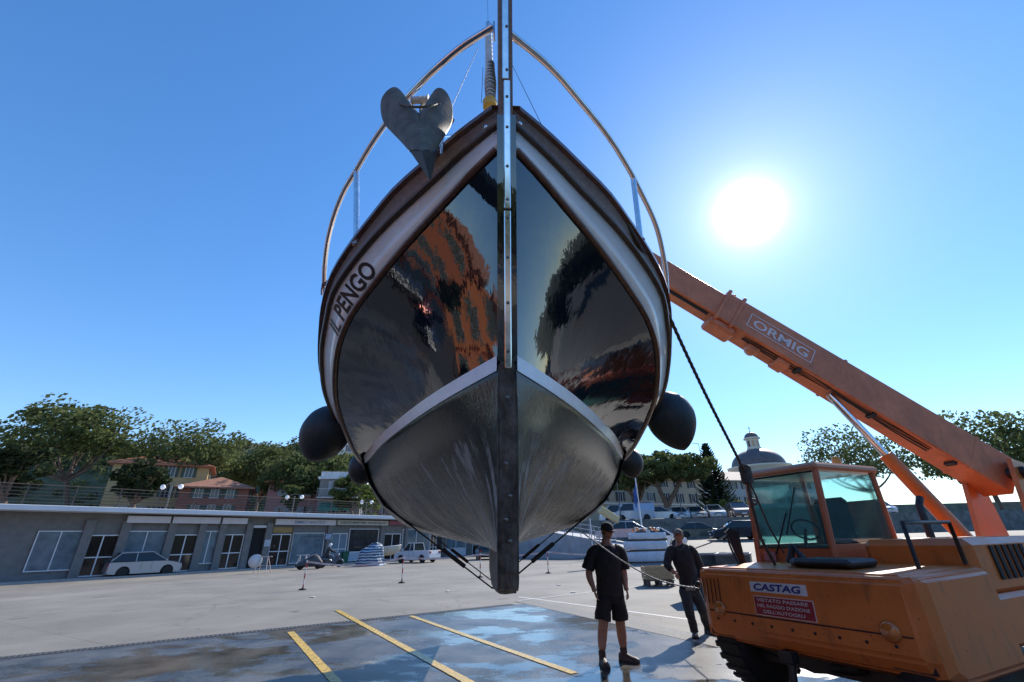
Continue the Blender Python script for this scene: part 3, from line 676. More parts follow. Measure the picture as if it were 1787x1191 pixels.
# lifting slings: from the hook, round the bilge and under the keel
web = mat('black_sling_web', (0.022, 0.020, 0.018), rough=0.7, var=0.3, scale=40, bump=0.3, bscale=120, bdist=0.002)
HOOK = at(925, 352, 6.9)
def Wb(s, b_, z): return MW[boat.name] @ Bp(s, b_, z)
def sling(sy, label):
    Hl = MW[boat.name].inverted() @ HOOK
    tabs = [(interp(tab, sy), zf(sy)) for tab, zf in CUR]
    t = thing('lifting_sling', label, 'sling', Wb(sy, 0, interp([(0, 1.3), (4, 1.08), (8, 1.05)], sy)), 0, 'lifting slings under the keel')
    zk = interp([(2.0, 1.2), (4.1, 1.08), (8, 1.05)], sy)
    half = [(0.0, zk - .012), (.058, zk - .012)] + [(interp(CUR[6][0], sy) + .32, 1.60 - .03)] + [(interp(CUR[k][0], sy) + .015, CUR[k][1](sy)) for k in (4, 3, 2, 1)] + [(interp(T_sh, sy) + .05, zsh(sy) + .03)]
    half[2] = (interp(CUR[5][0], sy) * .93 + .01, 1.70)
    P = [Wb(sy, -x, z) for x, z in half[::-1]] + [Wb(sy, x, z) for x, z in half[1:]]
    P = [HOOK] + P + [HOOK]
    b = MB(); aft = (MW[boat.name].to_3x3() @ Vector((0, 1, 0))) * 0.045
    rowA = [p - aft for p in P]; rowB = [p + aft for p in P]
    thick = [];
    cen = Wb(sy, 0, 2.6)
    inn = [(cen - p).normalized() * -0.012 for p in P]
    b.grid([rowA, rowB, [p + d for p, d in zip(rowB, inn)], [p + d for p, d in zip(rowA, inn)], rowA], False)
    b.build('strap', web, t)
    b = MB()
    for f in (0.35, 0.62):
        for k in ((8, 9), (7, 6)):
            pass
    for (i, j, f) in ((len(P) // 2 - 1, len(P) // 2 - 2, .5), (len(P) // 2 + 1, len(P) // 2 + 2, .55)):
        q = P[i].lerp(P[j], f); d = (P[j] - P[i]).normalized(); L = .32
        xx = d; yy = aft.normalized(); zz = xx.cross(yy)
        mt = Matrix((xx, yy, zz)).transposed().to_4x4()
        b.box(q + zz * 0, (L, .11, .04), mtx=mt)
        b.build('sleeve', web, t); b = MB()
    return t
sling(3.75, 'nearer dark lifting sling under the keel, lower pair of straps')
sling(5.6, 'farther dark lifting sling under the keel, upper pair of straps')

def rope(pts, r, m, name, parent=None, n=8, pitch=None, strands=3):
    b = MB(); P = [Vector(p) for p in pts]; fine = [P[0]]; step = r * 0.7; acc = 0
    Q = []
    for i in range(len(P) - 1):
        L = (P[i + 1] - P[i]).length; k = max(1, int(L / step))
        for j in range(k): Q.append(P[i].lerp(P[i + 1], j / k))
    Q.append(P[-1]); up = None; rings = []; ln = 0; N = 10
    for i, p in enumerate(Q):
        t = (Q[min(i + 1, len(Q) - 1)] - Q[max(i - 1, 0)]).normalized()
        if up is None: up = Vector((0, 0, 1)) if abs(t.z) < .9 else Vector((1, 0, 0))
        a = t.cross(up).normalized(); c = a.cross(t).normalized(); up = c
        if i: ln += (p - Q[i - 1]).length
        rings.append([p + (a * math.cos(th) + c * math.sin(th)) * r * (0.90 + .11 * math.cos(strands * (th + ln / (r * 2.2)))) for th in [k * 2 * math.pi / N for k in range(N)]])
    vs = [v for g in rings for v in g]; fs = [(i * N + k, i * N + (k + 1) % N, (i + 1) * N + (k + 1) % N, (i + 1) * N + k) for i in range(len(rings) - 1) for k in range(N)]
    b.add(vs, fs, True); return b.build(name, m, parent)
ropem = mat('dark_mooring_rope', (0.075, 0.06, 0.05), rough=0.85, var=0.45, scale=60, bump=0.3, bscale=200, bdist=0.002)
KN = at(1302, 828, 5.4)
rt = thing('mooring_rope', 'thick twisted dark rope from the boat rail down to a knot beside the crane cab', 'rope', KN)
P = crom([at(1060, 352, 2.62), at(1090, 385, 2.66), at(1113, 424, 2.76), at(1128, 452, 2.95), at(1150, 505, 3.2), at(1165, 546, 3.4), at(1232, 690, 4.3), KN], 8)
rope(P, 0.0175, ropem, 'rope_line', rt)
b = MB()
for k in range(9): b.tube([KN + Vector((.05 * math.cos(a), .05 * math.sin(a), .085 - k * .021 + .012 * math.sin(2 * a + k))) for a in [i * .45 for i in range(15)]], .019, 7)
b.ball(KN, (.05, .05, .09)); b.build('knot', ropem, rt)
EYE = at(1352, 985, 5.75)
rope([KN, at(1312, 880, 5.45), at(1328, 940, 5.6), EYE], .020, ropem, 'rope_tail', rt)
rope([KN, at(1322, 872, 5.5), at(1340, 915, 5.6), at(1368, 965, 5.8)], .012, ropem, 'rope_tail', rt)
b = MB(); q = at(1316, 876, 5.45); b.tube([q + Vector((.03 * math.cos(a), .02 * math.sin(a), .03 * math.sin(a))) for a in [i * .5 for i in range(14)]], .012, 6); b.build('shackle', mat('rusty_shackle', (.12, .04, .03), rough=.7), rt)
# bundle of rope on deck behind the right rail
cb = MB(); 
for k in range(10):
    q = at(1076 + k * 2.6, 366 + k * 4.6, 2.72); cb.tube([q + Vector((.035 * math.cos(a), .02, .05 * math.sin(a) - .02)) for a in [i * .5 for i in range(14)]], .010, 6)
o = cb.build('rope_coil', ropem); tagp(o, 'dark rope bundle hung over the right bulwark cap rail', 'rope')
# thin line from the sling to the crane bumper
lm = mat('pale_nylon_line', (0.30, 0.28, 0.25), rough=0.6, var=0.4, scale=90)
BUMP = at(1216, 1027, 5.95)
P = crom([at(1006, 922, 5.75), at(1040, 947, 5.75), at(1090, 982, 5.75), at(1140, 1009, 5.8), at(1180, 1021, 5.85), BUMP], 8)
lt = thing('tag_line', 'thin pale line sagging across the man in shorts to the crane bumper', 'rope', P[0]); rope(P, .0085, lm, 'line', lt, strands=2)
b = MB()
for k in range(4): b.tube([P[-1] + Vector((-.12 + k * .03, 0, 0)) + Vector((0, .02 * math.cos(a), .02 * math.sin(a))) for a in [i * .6 for i in range(12)]], .007, 5)
b.build('hitch', lm, lt)

# ================================================================== MOBILE CRANE
orange = mat('crane_orange', (0.58, 0.16, 0.03), rough=0.4, var=0.14, scale=2.2, coat=0.15, bump=0.06, bscale=9, rvar=0.12)
def weather(m, amt=.55, scale=5.0, stain=(.10, .045, .025), th=(.55, .72)):
    t = m.node_tree; b = t.nodes['Principled BSDF']; src = b.inputs['Base Color'].links[0].from_socket
    tcn = t.nodes.new('ShaderNodeTexCoord'); mp = t.nodes.new('ShaderNodeMapping'); mp.inputs['Scale'].default_value = (1.4, 1.4, .45); t.links.new(tcn.outputs['Object'], mp.inputs[0])
    n = t.nodes.new('ShaderNodeTexNoise'); n.inputs['Scale'].default_value = scale; n.inputs['Detail'].default_value = 10; n.inputs['Roughness'].default_value = .7; t.links.new(mp.outputs[0], n.inputs[0])
    r = t.nodes.new('ShaderNodeMapRange'); r.inputs[1].default_value = th[0]; r.inputs[2].default_value = th[1]; r.inputs[4].default_value = amt; t.links.new(n.outputs[0], r.inputs[0])
    mx = t.nodes.new('ShaderNodeMix'); mx.data_type = 'RGBA'; mx.inputs[7].default_value = (*stain, 1); t.links.new(r.outputs[0], mx.inputs[0]); t.links.new(src, mx.inputs[6])
    n2 = t.nodes.new('ShaderNodeTexNoise'); n2.inputs['Scale'].default_value = 38; n2.inputs['Detail'].default_value = 2; t.links.new(tcn.outputs['Object'], n2.inputs[0])
    r2 = t.nodes.new('ShaderNodeMapRange'); r2.inputs[1].default_value = .70; r2.inputs[2].default_value = .74; r2.inputs[4].default_value = .8; t.links.new(n2.outputs[0], r2.inputs[0])
    m2 = t.nodes.new('ShaderNodeMix'); m2.data_type = 'RGBA'; m2.inputs[7].default_value = (.05, .035, .03, 1); t.links.new(r2.outputs[0], m2.inputs[0]); t.links.new(mx.outputs[2], m2.inputs[6]); t.links.new(m2.outputs[2], b.inputs['Base Color'])
weather(orange)
orange_b = mat('boom_orange', (0.62, 0.21, 0.09), rough=0.45, var=0.18, scale=3); weather(orange_b, .45, 2.5, (.2, .08, .04), (.5, .7))
blk = mat('black_rubber', (0.014, 0.014, 0.015), rough=0.75, var=0.3, scale=20, bump=0.2, bscale=60)
bmet = mat('dark_machinery', (0.035, 0.032, 0.03), rough=0.5, metal=0.4, var=0.4, scale=12)
glass = mat('cab_glass', (0.42, 0.75, 0.73), rough=0.03, trans=0.92, ior=1.45)
glass.node_tree.nodes['Principled BSDF'].inputs['Alpha'].default_value = 1
cr = thing('mobile_crane', 'orange mobile crane with teal cab glass, telescopic boom and white plate on its nose', 'crane', (4.6, 6.0, 0))
Fc = Vector((2.16, 6.08, 0)); Wv = Vector((1, -2, 0)).normalized(); Av = Vector((2, 1, 0)).normalized()
def cp(w_, t, z): return Fc + Wv * w_ + Av * t + Vector((0, 0, z))
CM = Matrix((( Wv.x, Av.x, 0, Fc.x), (Wv.y, Av.y, 0, Fc.y), (0, 0, 1, 0), (0, 0, 0, 1)))
WID = 2.3
# nose: profile over t (aft) and z, lofted across the width with rounded ends
prof = [(0.30, 0.42), (0.06, 0.50), (0.0, 0.62), (0.0, 0.78), (0.035, 1.16), (0.08, 1.215), (1.3, 1.235), (1.3, 0.42)]
b = MB(); rows = []
for w_, k in ((0.0, .16), (0.04, .06), (0.14, .0), (WID - .14, 0), (WID - .04, .06), (WID, .16)):
    rows.append([cp(w_, max(t, k) if t < 1 else t, z + (k * .4 if z < .6 else (-k * .25 if z > 1.17 else 0))) for t, z in prof + prof[:1]])
b.grid(rows, False); b.add(rows[0][:-1], [list(range(len(prof)))]); b.add(rows[-1][:-1], [list(range(len(prof)))])
nose = b.build('nose_body', orange, cr, merge=.001)
bm = bmesh.new(); bm.from_mesh(nose.data); bmesh.ops.bevel(bm, geom=[e for e in bm.edges if e.calc_length() > 1.0], offset=.025, segments=3, affect='EDGES'); bm.to_mesh(nose.data); bm.free()
for p in nose.data.polygons: p.use_smooth = False
# seam between hood and bumper
b = MB(); b.box(cp(WID / 2, -.001, .775), (WID - .3, .006, .012), mtx=Matrix((Wv, Av, Vector((0, 0, 1)))).transposed().to_4x4()); b.build('panel_seam', blk, cr)
RM = Matrix((Wv, Av, Vector((0, 0, 1)))).transposed().to_4x4()
def face(w_, z, off=0.0):                            # a point on the sloping hood front
    t = 0.035 * (z - .78) / .38 if z > .78 else 0
    return cp(w_, t - off, z)
b = MB()
for k in range(5):                                   # louvres
    a, c = face(.10 + k * .055, 1.10, .004), face(.10 + k * .055, .84, .004); b.tube([a, c], .012, 4, rr=[(.011, .004)] * 2)
b.build('louvre', blk, cr)
plw = mat('white_plate', (0.62, 0.64, 0.66), rough=0.35, var=.04); blue = mat('blue_lettering', (0.01, 0.03, 0.22), rough=.4)
redp = mat('red_warning_plate', (0.30, 0.02, 0.035), rough=.4, var=.1); whl = mat('white_lettering', (0.62, 0.6, 0.6), rough=.5)
def plate_(w0, w1, z0, z1, m, name, th=.004, off=.004, parent=None):
    q = MB(); q.add([face(w0, z0, off), face(w1, z0, off), face(w1, z1, off), face(w0, z1, off), face(w0, z0, off - th), face(w1, z0, off - th), face(w1, z1, off - th), face(w0, z1, off - th)],
                    [(0, 1, 2, 3), (0, 4, 5, 1), (1, 5, 6, 2), (2, 6, 7, 3), (3, 7, 4, 0)])
    return q.build(name, m, parent or cr)
UP = (face(0, 1.1) - face(0, .85)).normalized()
W0 = .74
pw = plate_(W0, W0 + .62, 1.0, 1.095, plw, 'name_plate')
put_text('CASTAG', face(W0 + .045, 1.015, .007), Wv, UP, .52, .066, blue, pw, bold=.03, shear=.15)
pr = plate_(W0 + .02, W0 + .66, .79, .965, whl, 'warning_plate')
pr2 = plate_(W0 + .027, W0 + .653, .797, .958, redp, 'plate_field', off=.0065, parent=pr)
put_text("VIETATO PASSARE", face(W0 + .06, .915, .009), Wv, UP, .55, .03, whl, pr, bold=.012)
put_text("NEL RAGGIO D'AZIONE", face(W0 + .06, .865, .009), Wv, UP, .56, .03, whl, pr, bold=.012)
put_text("DELL'AUTOGRU", face(W0 + .12, .815, .009), Wv, UP, .44, .03, whl, pr, bold=.012)
b = MB(); q = cp(.02, .02, 1.03)
b.tube([q + Vector((-.02, 0, .05)), q + Vector((-.07, -.01, .02)), q + Vector((-.07, -.01, -.04)), q + Vector((-.01, 0, -.06))], .014, 8); b.ball(q, .03); b.build('tow_eye', bmet, cr)
b = MB(); b.lathe([(.07, -.02), (.08, .01), (.06, .03), (0, .035)], c=cp(.30, .0, .80), n=20, axis=-Av); b.build('front_lamp', mat('lamp_orange', (.5, .16, .03), rough=.15, coat=1), cr)
# chassis, deck, wheels
b = MB(); b.box(cp(WID / 2, 3.3, .78), (WID - .1, 4.1, .42), mtx=RM, bev=.04); b.build('chassis', orange, cr)
b = MB(); b.box(cp(WID / 2, 3.6, .52), (WID - 1.2, 4.2, .3), mtx=RM, bev=.03); b.build('underframe', bmet, cr)
def wheel(w_, t, out):
    c = cp(w_, t, .56); ax_ = Wv * out; b = MB()
    b.lathe([(.30, -.18), (.44, -.19), (.53, -.16), (.56, -.1), (.565, 0), (.56, .1), (.53, .16), (.44, .19), (.30, .18)], c=c, n=40, axis=ax_)
    for k in range(28):
        a = k * 2 * math.pi / 28; x = Wv.cross(Vector((0, 0, 1)))
        d = Av * math.cos(a) + Vector((0, 0, 1)) * math.sin(a)
        mt = Matrix((Wv, Wv.cross(d) * -1, d)).transposed().to_4x4()
        b.box(c + d * .565, (.30, .055, .03), mtx=mt)
    tire = b.build('wheel', blk, cr)
    b = MB(); b.lathe([(.0, .06), (.12, .06), (.14, .02), (.24, -.02), (.28, .1), (.31, .14), (.31, .18), (.29, .18)], c=c, n=32, axis=ax_); b.build('rim', orange, tire)
for t in (.62, 3.9):
    for w_, o_ in ((.24, -1), (WID - .24, 1)): wheel(w_, t, o_)
b = MB(); b.box(cp(WID / 2, .45, .38), (WID - .7, .16, .16), mtx=RM); b.tube([cp(.5, .3, .45), cp(.9, .5, .30), cp(1.5, .3, .42)], .05, 8); b.build('front_axle', bmet, cr)
b = MB(); b.tube([cp(1.0, .05, .44), cp(1.0, .0, .20)], .035, 10); b.box(cp(1.0, .02, .46), (.14, .12, .1), mtx=RM, bev=.01); b.build('tow_pin', bmet, cr)
# cab on the far side
cx0, cx1, ct0, ct1, cz0, cz1 = .08, 1.05, 1.15, 2.55, 1.0, 2.30
def cabp(w_, t, z): return cp(w_, t, z)
fr = mat('cab_frame_orange', (0.42, 0.11, 0.04), rough=.4, var=.12)
b = MB()
zr = cz1
def rake(t, z): return t + .14 * (z - 1.25) / 1.05 if t < 1.6 else t
cn = [(cx0, ct0), (cx1, ct0), (cx1, ct1), (cx0, ct1)]
b.box(cp((cx0 + cx1) / 2, (ct0 + ct1) / 2, 1.12), (cx1 - cx0, ct1 - ct0, .2), mtx=RM, bev=.02)
cab = b.build('cab', fr, cr)
for w_, t in cn: b = MB(); b.tube([cp(w_, rake(t, 1.0), 1.0), cp(w_, rake(t, zr), zr)], .035, 4, rr=[(.045, .045)] * 2); b.build('cab_pillar', fr, cab)
b = MB(); b.box(cp((cx0 + cx1) / 2, (ct0 + ct1) / 2 + .08, zr + .03), (cx1 - cx0 + .12, ct1 - ct0 + .02, .09), mtx=RM, bev=.03); b.build('cab_roof', mat('cab_roof_orange', (.45, .22, .13), rough=.4), cab)
b = MB(); b.box(cp((cx0 + cx1) / 2, ct0 + .02, 1.30), (cx1 - cx0, .05, .18), mtx=RM); b.box(cp(cx0, (ct0 + ct1) / 2, 1.28), (.05, ct1 - ct0, .3), mtx=RM); b.box(cp(cx1, (ct0 + ct1) / 2, 1.28), (.05, ct1 - ct0, .3), mtx=RM); b.box(cp((cx0 + cx1) / 2, ct1, 1.5), (cx1 - cx0, .05, .9), mtx=RM); b.build('cab_panel', fr, cab)
b = MB()
def pane(a, c, d, e):
    b = MB(); n_ = (c - a).cross(d - c).normalized() * .006; b.add([a, c, d, e, a + n_, c + n_, d + n_, e + n_], [(0, 1, 2, 3), (7, 6, 5, 4), (0, 4, 5, 1), (1, 5, 6, 2), (2, 6, 7, 3), (3, 7, 4, 0)]); return b.build('cab_window', glass, cab)
pane(cp(cx0 + .04, rake(ct0, 1.4), 1.4), cp(cx1 - .04, rake(ct0, 1.4), 1.4), cp(cx1 - .04, rake(ct0, 2.26), 2.26), cp(cx0 + .04, rake(ct0, 2.26), 2.26))
pane(cp(cx0, rake(ct0, 1.44) + .05, 1.44), cp(cx0, ct1 - .05, 1.44), cp(cx0, ct1 - .05, 2.26), cp(cx0, rake(ct0, 2.26) + .05, 2.26))
pane(cp(cx1, rake(ct0, 1.44) + .05, 1.44), cp(cx1, ct1 - .05, 1.44), cp(cx1, ct1 - .05, 2.26), cp(cx1, rake(ct0, 2.26) + .05, 2.26))
b = MB(); 
for (a, c) in ((cx0 + .02, cx1 - .02),):
    z0, z1 = 1.39, 2.27; f = lambda w_, z: cp(w_, rake(ct0, z) - .012, z)
    b.tube([f(a, z0), f(c, z0), f(c, z1), f(a, z1)], .016, 6, closed=True)
b.build('window_seal', blk, cab)
b = MB(); b.box(cp(.55, 2.0, 1.35), (.45, .45, .12), mtx=RM, bev=.04); b.box(cp(.55, 2.25, 1.7), (.45, .12, .6), mtx=RM, bev=.05); b.build('seat', blk, cab)
b = MB(); b.tube([cp(.55 + .18 * math.cos(a), 1.55 - .1 * math.sin(a) * .6, 1.6 + .12 * math.sin(a)) for a in [i * math.pi / 8 for i in range(16)]], .014, 6, closed=True); b.tube([cp(.55, 1.55, 1.6), cp(.55, 1.4, 1.25)], .02, 6); b.build('steering_wheel', blk, cab)
b = MB(); q0 = cp(.12, ct0 - .03, 1.245); b.box(q0 + Vector((0, 0, .05)) + Wv * .14, (.16, .006, .11), mtx=RM); b.build('small_plate', mat('faded_pink_plate', (.45, .25, .28), rough=.5, col2=(.3, .1, .12), scale=30), cab)
b = MB(); b.tube([cp(.35, ct0 - .02, 1.32), cp(.6, ct0 + .02, 1.8)], .010, 5); b.tube([cp(.55, ct0 + .0, 1.55), cp(.75, ct0 + .1, 2.1)], .008, 5); b.build('wiper', blk, cab)
# mirror on its stalk, standing off the far front corner
b = MB(); mq = at(1279, 952, 6.35)
pts = [at(1272, 922, 6.3), at(1289, 928, 6.3), at(1293, 948, 6.32), at(1298, 968, 6.35), at(1302, 983, 6.4), at(1292, 985, 6.4), at(1284, 968, 6.35), at(1274, 945, 6.32), at(1267, 928, 6.3)]
bk = [p + Vector((.03, .09, .0)) for p in pts]; n = len(pts)
b.add(pts + bk, [list(range(n)), list(range(2 * n - 1, n - 1, -1))] + [(i, (i + 1) % n, n + (i + 1) % n, n + i) for i in range(n)]); mir = b.build('mirror', blk, cr)
b = MB(); b.tube(crom([at(1268, 935, 6.32), at(1276, 958, 6.3), at(1290, 985, 6.2), at(1303, 1000, 6.1)], 5), .012, 6); b.tube([at(1290, 985, 6.3), at(1303, 998, 6.1)], .012, 6); b.build('mirror_stalk', blk, cr)
b = MB(); b.tube([at(1302, 1000, 5.9), at(1345, 1001, 5.7), at(1420, 1003, 5.4)], .012, 8); b.build('hood_handle', bmet, cr)
b = MB(); b.box(cp(1.35, .6, 1.27), (.6, .5, .08), mtx=RM, bev=.03); b.tube([cp(.9, .55, 1.25), cp(.95, .6, 1.42), cp(1.02, .62, 1.30)], .045, 10); b.lathe([(.09, 0), (.09, .05), (.05, .08), (0, .08)], c=cp(1.05, .5, 1.235), n=16); b.build('mooring_bracket', bmet, cr)
# engine cover and boom tower on the near side / rear
b = MB(); b.box(cp(1.75, 2.3, 1.22), (.95, 1.9, .5), mtx=RM, bev=.06); b.build('engine_cover', orange, cr)
b = MB()
for k in range(6): b.box(cp(2.235, 1.75 + k * .14, 1.25), (.012, .07, .3), mtx=RM)
b.build('engine_louvre', blk, cr)
BT = at(905, 334, 6.6); B1 = at(1340, 594, 7.0); bd = (B1 - BT).normalized()
L_ = 9.2; BP = BT + bd * L_
def boomseg(l0, l1, h_, w_, name, m, parent=cr, bev=.02):
    c = BT + bd * (l0 + l1) / 2; xx = bd; yy = Vector((0, 0, 1)).cross(xx).normalized(); zz = xx.cross(yy)
    mt = Matrix((xx, yy, zz)).transposed().to_4x4(); q = MB(); q.box(c, (l1 - l0, w_, h_), mtx=mt, bev=bev); return q.build(name, m, parent)
xx = bd; yy = Vector((0, 0, 1)).cross(xx).normalized(); zz = xx.cross(yy); BMx = Matrix((xx, yy, zz)).transposed().to_4x4()
lq = (at(1250, 540, 6.87) - BT).dot(bd)               # where the sleeve starts
bo1 = boomseg(-.1, lq + .1, .50, .36, 'boom_inner', orange_b); bo2 = boomseg(lq, L_ + .2, .60, .44, 'boom_outer', orange_b)
b = MB(); 
for l in (lq, lq + .28): b.box(BT + bd * (l + .03), (.06, .50, .68), mtx=BMx, bev=.01)
b.box(BT + bd * (lq + .2) - zz * .36, (.50, .34, .16), mtx=BMx, bev=.04); b.build('boom_collar', orange_b, bo2)
b = MB(); b.tube([BT + bd * (lq + .22) + zz * .3, BT + bd * (lq + .17) + zz * .47], .03, 8); b.ball(BT + bd * (lq + .17) + zz * .47, .035); b.build('collar_pin', orange_b, bo2)
b = MB(); b.lathe([(.10, -.1), (.12, 0), (.10, .1), (0, .1)], c=BT + bd * (lq + .85) - zz * .33, n=18, axis=yy); b.build('boom_roller', orange_b, bo2)
b = MB(); b.box(BT + bd * (lq + 1.35) - zz * .33, (.22, .3, .12), mtx=BMx, bev=.02); b.build('boom_lug', orange_b, bo2)
ws = -yy if (-yy).y < 0 else yy                         # side of the boom that faces the camera
side_o = ws * .2235
wtx = mat('boom_white_paint', (.72, .66, .64), rough=.5)
tl = BT + bd * (lq + .52) + side_o; down = -zz
put_text('ORMIG', tl + bd * .09 + down * .10, bd, zz, 1.0, .17, wtx, bo2, bold=.02, off=0.004)
b = MB()
def bar_(a0, a1, z0, z1): b.box(tl + bd * (a0 + a1) / 2 + zz * ((z0 + z1) / 2) + ws * .003, (a1 - a0, .006, z1 - z0), mtx=BMx)
bar_(0, 1.18, .115, .13); bar_(0, 1.18, -.15, -.135); bar_(0, .015, -.135, .115); bar_(1.165, 1.18, -.135, .115); b.build('sign_border', wtx, bo2)
b = MB(); b.tube([BT + bd * .3 - zz * .27 + ws * .1, BT + bd * (lq - .1) - zz * .27 + ws * .1], .03, 8); b.build('hose', bmet, bo1)
b = MB(); b.lathe([(.0, -.12), (.2, -.12), (.2, .12), (0, .12)], c=BT, n=24, axis=yy); b.build('sheave', bmet, bo1)
# hoist rope, hook block
b = MB()
for dx in (-.06, .06): b.tube([BT + Vector((dx, 0, -.1)), HOOK + Vector((dx, 0, .2))], .012, 6)
b.build('hoist_rope', wire, bo1)
b = MB(); b.box(HOOK + Vector((0, 0, .12)), (.25, .14, .3), bev=.04); b.tube([HOOK + Vector((.07 * math.cos(a), 0, -.05 + .07 * math.sin(a))) for a in [i * .4 - .2 for i in range(12)]], .02, 8); b.build('hook_block', orange, bo1)
# tower, lift cylinder
TP = BP
tw = TP + Vector((0, 0, -.0))
b = MB()
wT = (TP - Fc).dot(Wv); tT = (TP - Fc).dot(Av)
for o_ in (-.30, .30):
    base = [cp(wT + o_, tT - .7, .98), cp(wT + o_, tT + .5, .98), cp(wT + o_, tT + .3, TP.z + .1), cp(wT + o_, tT - .15, TP.z + .15)]
    b.add(base + [p + Wv * .06 for p in base], [(0, 1, 2, 3), (7, 6, 5, 4), (0, 4, 5, 1), (1, 5, 6, 2), (2, 6, 7, 3), (3, 7, 4, 0)])
b.build('boom_tower', orange, cr)
b = MB(); b.tube([cp(wT - .4, tT, TP.z - .05), cp(wT + .46, tT, TP.z - .05)], .09, 16); b.build('pivot_pin', bmet, cr)
b = MB(); e = BT + bd * (L_ - 2.6) - zz * .33; s_ = cp(wT, tT - 1.3, 1.1); b.tube([s_, s_.lerp(e, .6)], .10, 14); b.build('lift_cylinder', orange, cr)
b = MB(); b.tube([s_.lerp(e, .58), e], .055, 12); b.build('cylinder_rod', steel, cr)

# small fittings of the crane
for k in range(9):
    b = MB(); b.lathe([(.014, 0), (.014, .008), (0, .010)], c=face(.25 + k * .22, .70, .001), n=6, axis=-Av); b.build('bolt', bmet, cr)
hs_ = mat('hydraulic_hose', (.02, .02, .02), rough=.5)
for k, o_ in enumerate((.16, .20, .245)):
    P = []
    for i in range(14):
        f = i / 13; P.append(BT + bd * (lq + .6 + f * (L_ - lq - 1.6)) - zz * (.315 + .02 * math.sin(f * 9 + k)) + ws * (o_ - .1))
    b = MB(); b.tube(P, .011, 6); b.build('hydraulic_hose', hs_, bo2)
for l in (1.6, 2.9, 4.2): b = MB(); b.box(BT + bd * (lq + l) - zz * .325 + ws * .10, (.06, .16, .05), mtx=BMx); b.build('hose_clamp', bmet, bo2)
for l in (.04, 2.2, 4.4): b = MB(); b.box(BT + bd * (lq + l), (.05, .452, .612), mtx=BMx, bev=.004); b.build('weld_band', orange_b, bo2)
b = MB(); b.tube([cp(1.3, 2.9, 1.4), cp(1.3, 2.9, 1.85), cp(1.3, 3.0, 1.95)], .045, 10); b.build('exhaust', bmet, cr)
b = MB(); P = [cp(WID - .1, .35, 1.25), cp(WID - .1, .35, 1.62), cp(WID - .1, 1.2, 1.62), cp(WID - .1, 1.2, 1.25)]; b.tube(P, .018, 8); b.build('grab_rail', bmet, cr)
for t0 in (1.45, 1.62): b = MB(); b.box(cp(WID + .03, 2.2, .30 + (t0 - 1.45) * 1.6), (.10, .42, .03), mtx=RM); b.build('step', bmet, cr)
b = MB(); b.lathe([(.055, 0), (.06, .09), (.04, .13), (0, .14)], c=cp(.9, 2.1, 2.38), n=14); b.build('beacon', mat('amber_beacon', (.6, .25, .02), rough=.15), cr)
for w_ in (WID - .30,): b = MB(); b.lathe([(.07, -.02), (.08, .01), (.06, .03), (0, .035)], c=cp(w_, .0, .80), n=20, axis=-Av); b.build('front_lamp', bpy.data.materials['lamp_orange'], cr)
# ================================================================== BUILDINGS
def lambert(name, col, var=0.15, scale=1.5, rough=0.85, bump=0.0, bscale=20, col2=None, **k):
    return mat(name, col, rough=rough, var=var, scale=scale, bump=bump, bscale=bscale, col2=col2, **k)
winglass = mat('window_glass', (0.03, 0.04, 0.05), rough=0.08)
alu = lambert('white_aluminium', (0.62, 0.64, 0.66), rough=0.4, var=.05)
concr = lambert('grey_pillar', (0.17, 0.17, 0.165), scale=3)
fasc = lambert('white_fascia', (0.68, 0.70, 0.72), scale=1.2, var=.06)
# --- the row of nautical shops
SA = Vector((-20.2, 39.6, 0)); SDr = Vector((0.62, 0.79, 0)).normalized(); SN = Vector((SDr.y, -SDr.x, 0))   # SN points to the camera side
def s_of(px, py=952):
    r = ray(px, py); k = r.x / r.y
    return (k * SA.y - SA.x) / (SDr.x - k * SDr.y)
def sp(s, z, o=0.0): return SA + SDr * s + SN * o + Vector((0, 0, z))
SM = Matrix((SDr, -SN, Vector((0, 0, 1)))).transposed().to_4x4()
S0, S1 = -22.0, s_of(868) + 6
shop = thing('shop_row', 'low row of nautical shops with white roof fascia, signs and aluminium doors', 'building', SA)
b = MB(); b.box(sp((S0 + S1) / 2, 1.95, -3.2), (S1 - S0, 5.6, 3.9), mtx=SM); b.build('wall', concr, shop)
b = MB(); b.box(sp((S0 + S1) / 2, 4.05, -2.6), (S1 - S0 + .4, 7.2, .30), mtx=SM, bev=.02); b.build('roof_fascia', fasc, shop)
b = MB(); b.box(sp((S0 + S1) / 2, .06, .35), (S1 - S0, 1.5, .12), mtx=SM); b.build('kerb', lambert('kerb_stone', (.36, .35, .33), scale=4), shop)
def pane_rect(b, a, c, z0, z1, o): b.box((sp((a + c) / 2, (z0 + z1) / 2, o)), (c - a, .04, z1 - z0), mtx=SM)
def shop_door(x0, x1, z1=2.55, dk=(0.025, 0.02, 0.018), name='door'):
    a, c = s_of(x0), s_of(x1); b = MB(); z0 = .15
    b.m(1); pane_rect(b, a, c, z0, z1, -.36); b.m(0); w_ = .07
    for s_ in (a, (a + c) / 2, c): b.box(sp(s_, (z0 + z1) / 2, -.33), (w_, .06, z1 - z0), mtx=SM)
    for z in (z0 + .04, z0 + .46 * (z1 - z0), z1): b.box(sp((a + c) / 2, z, -.326), (c - a + w_, .062, w_), mtx=SM)
    return b.build(name, [alu, mat('door_glass', dk, rough=.06)], shop)
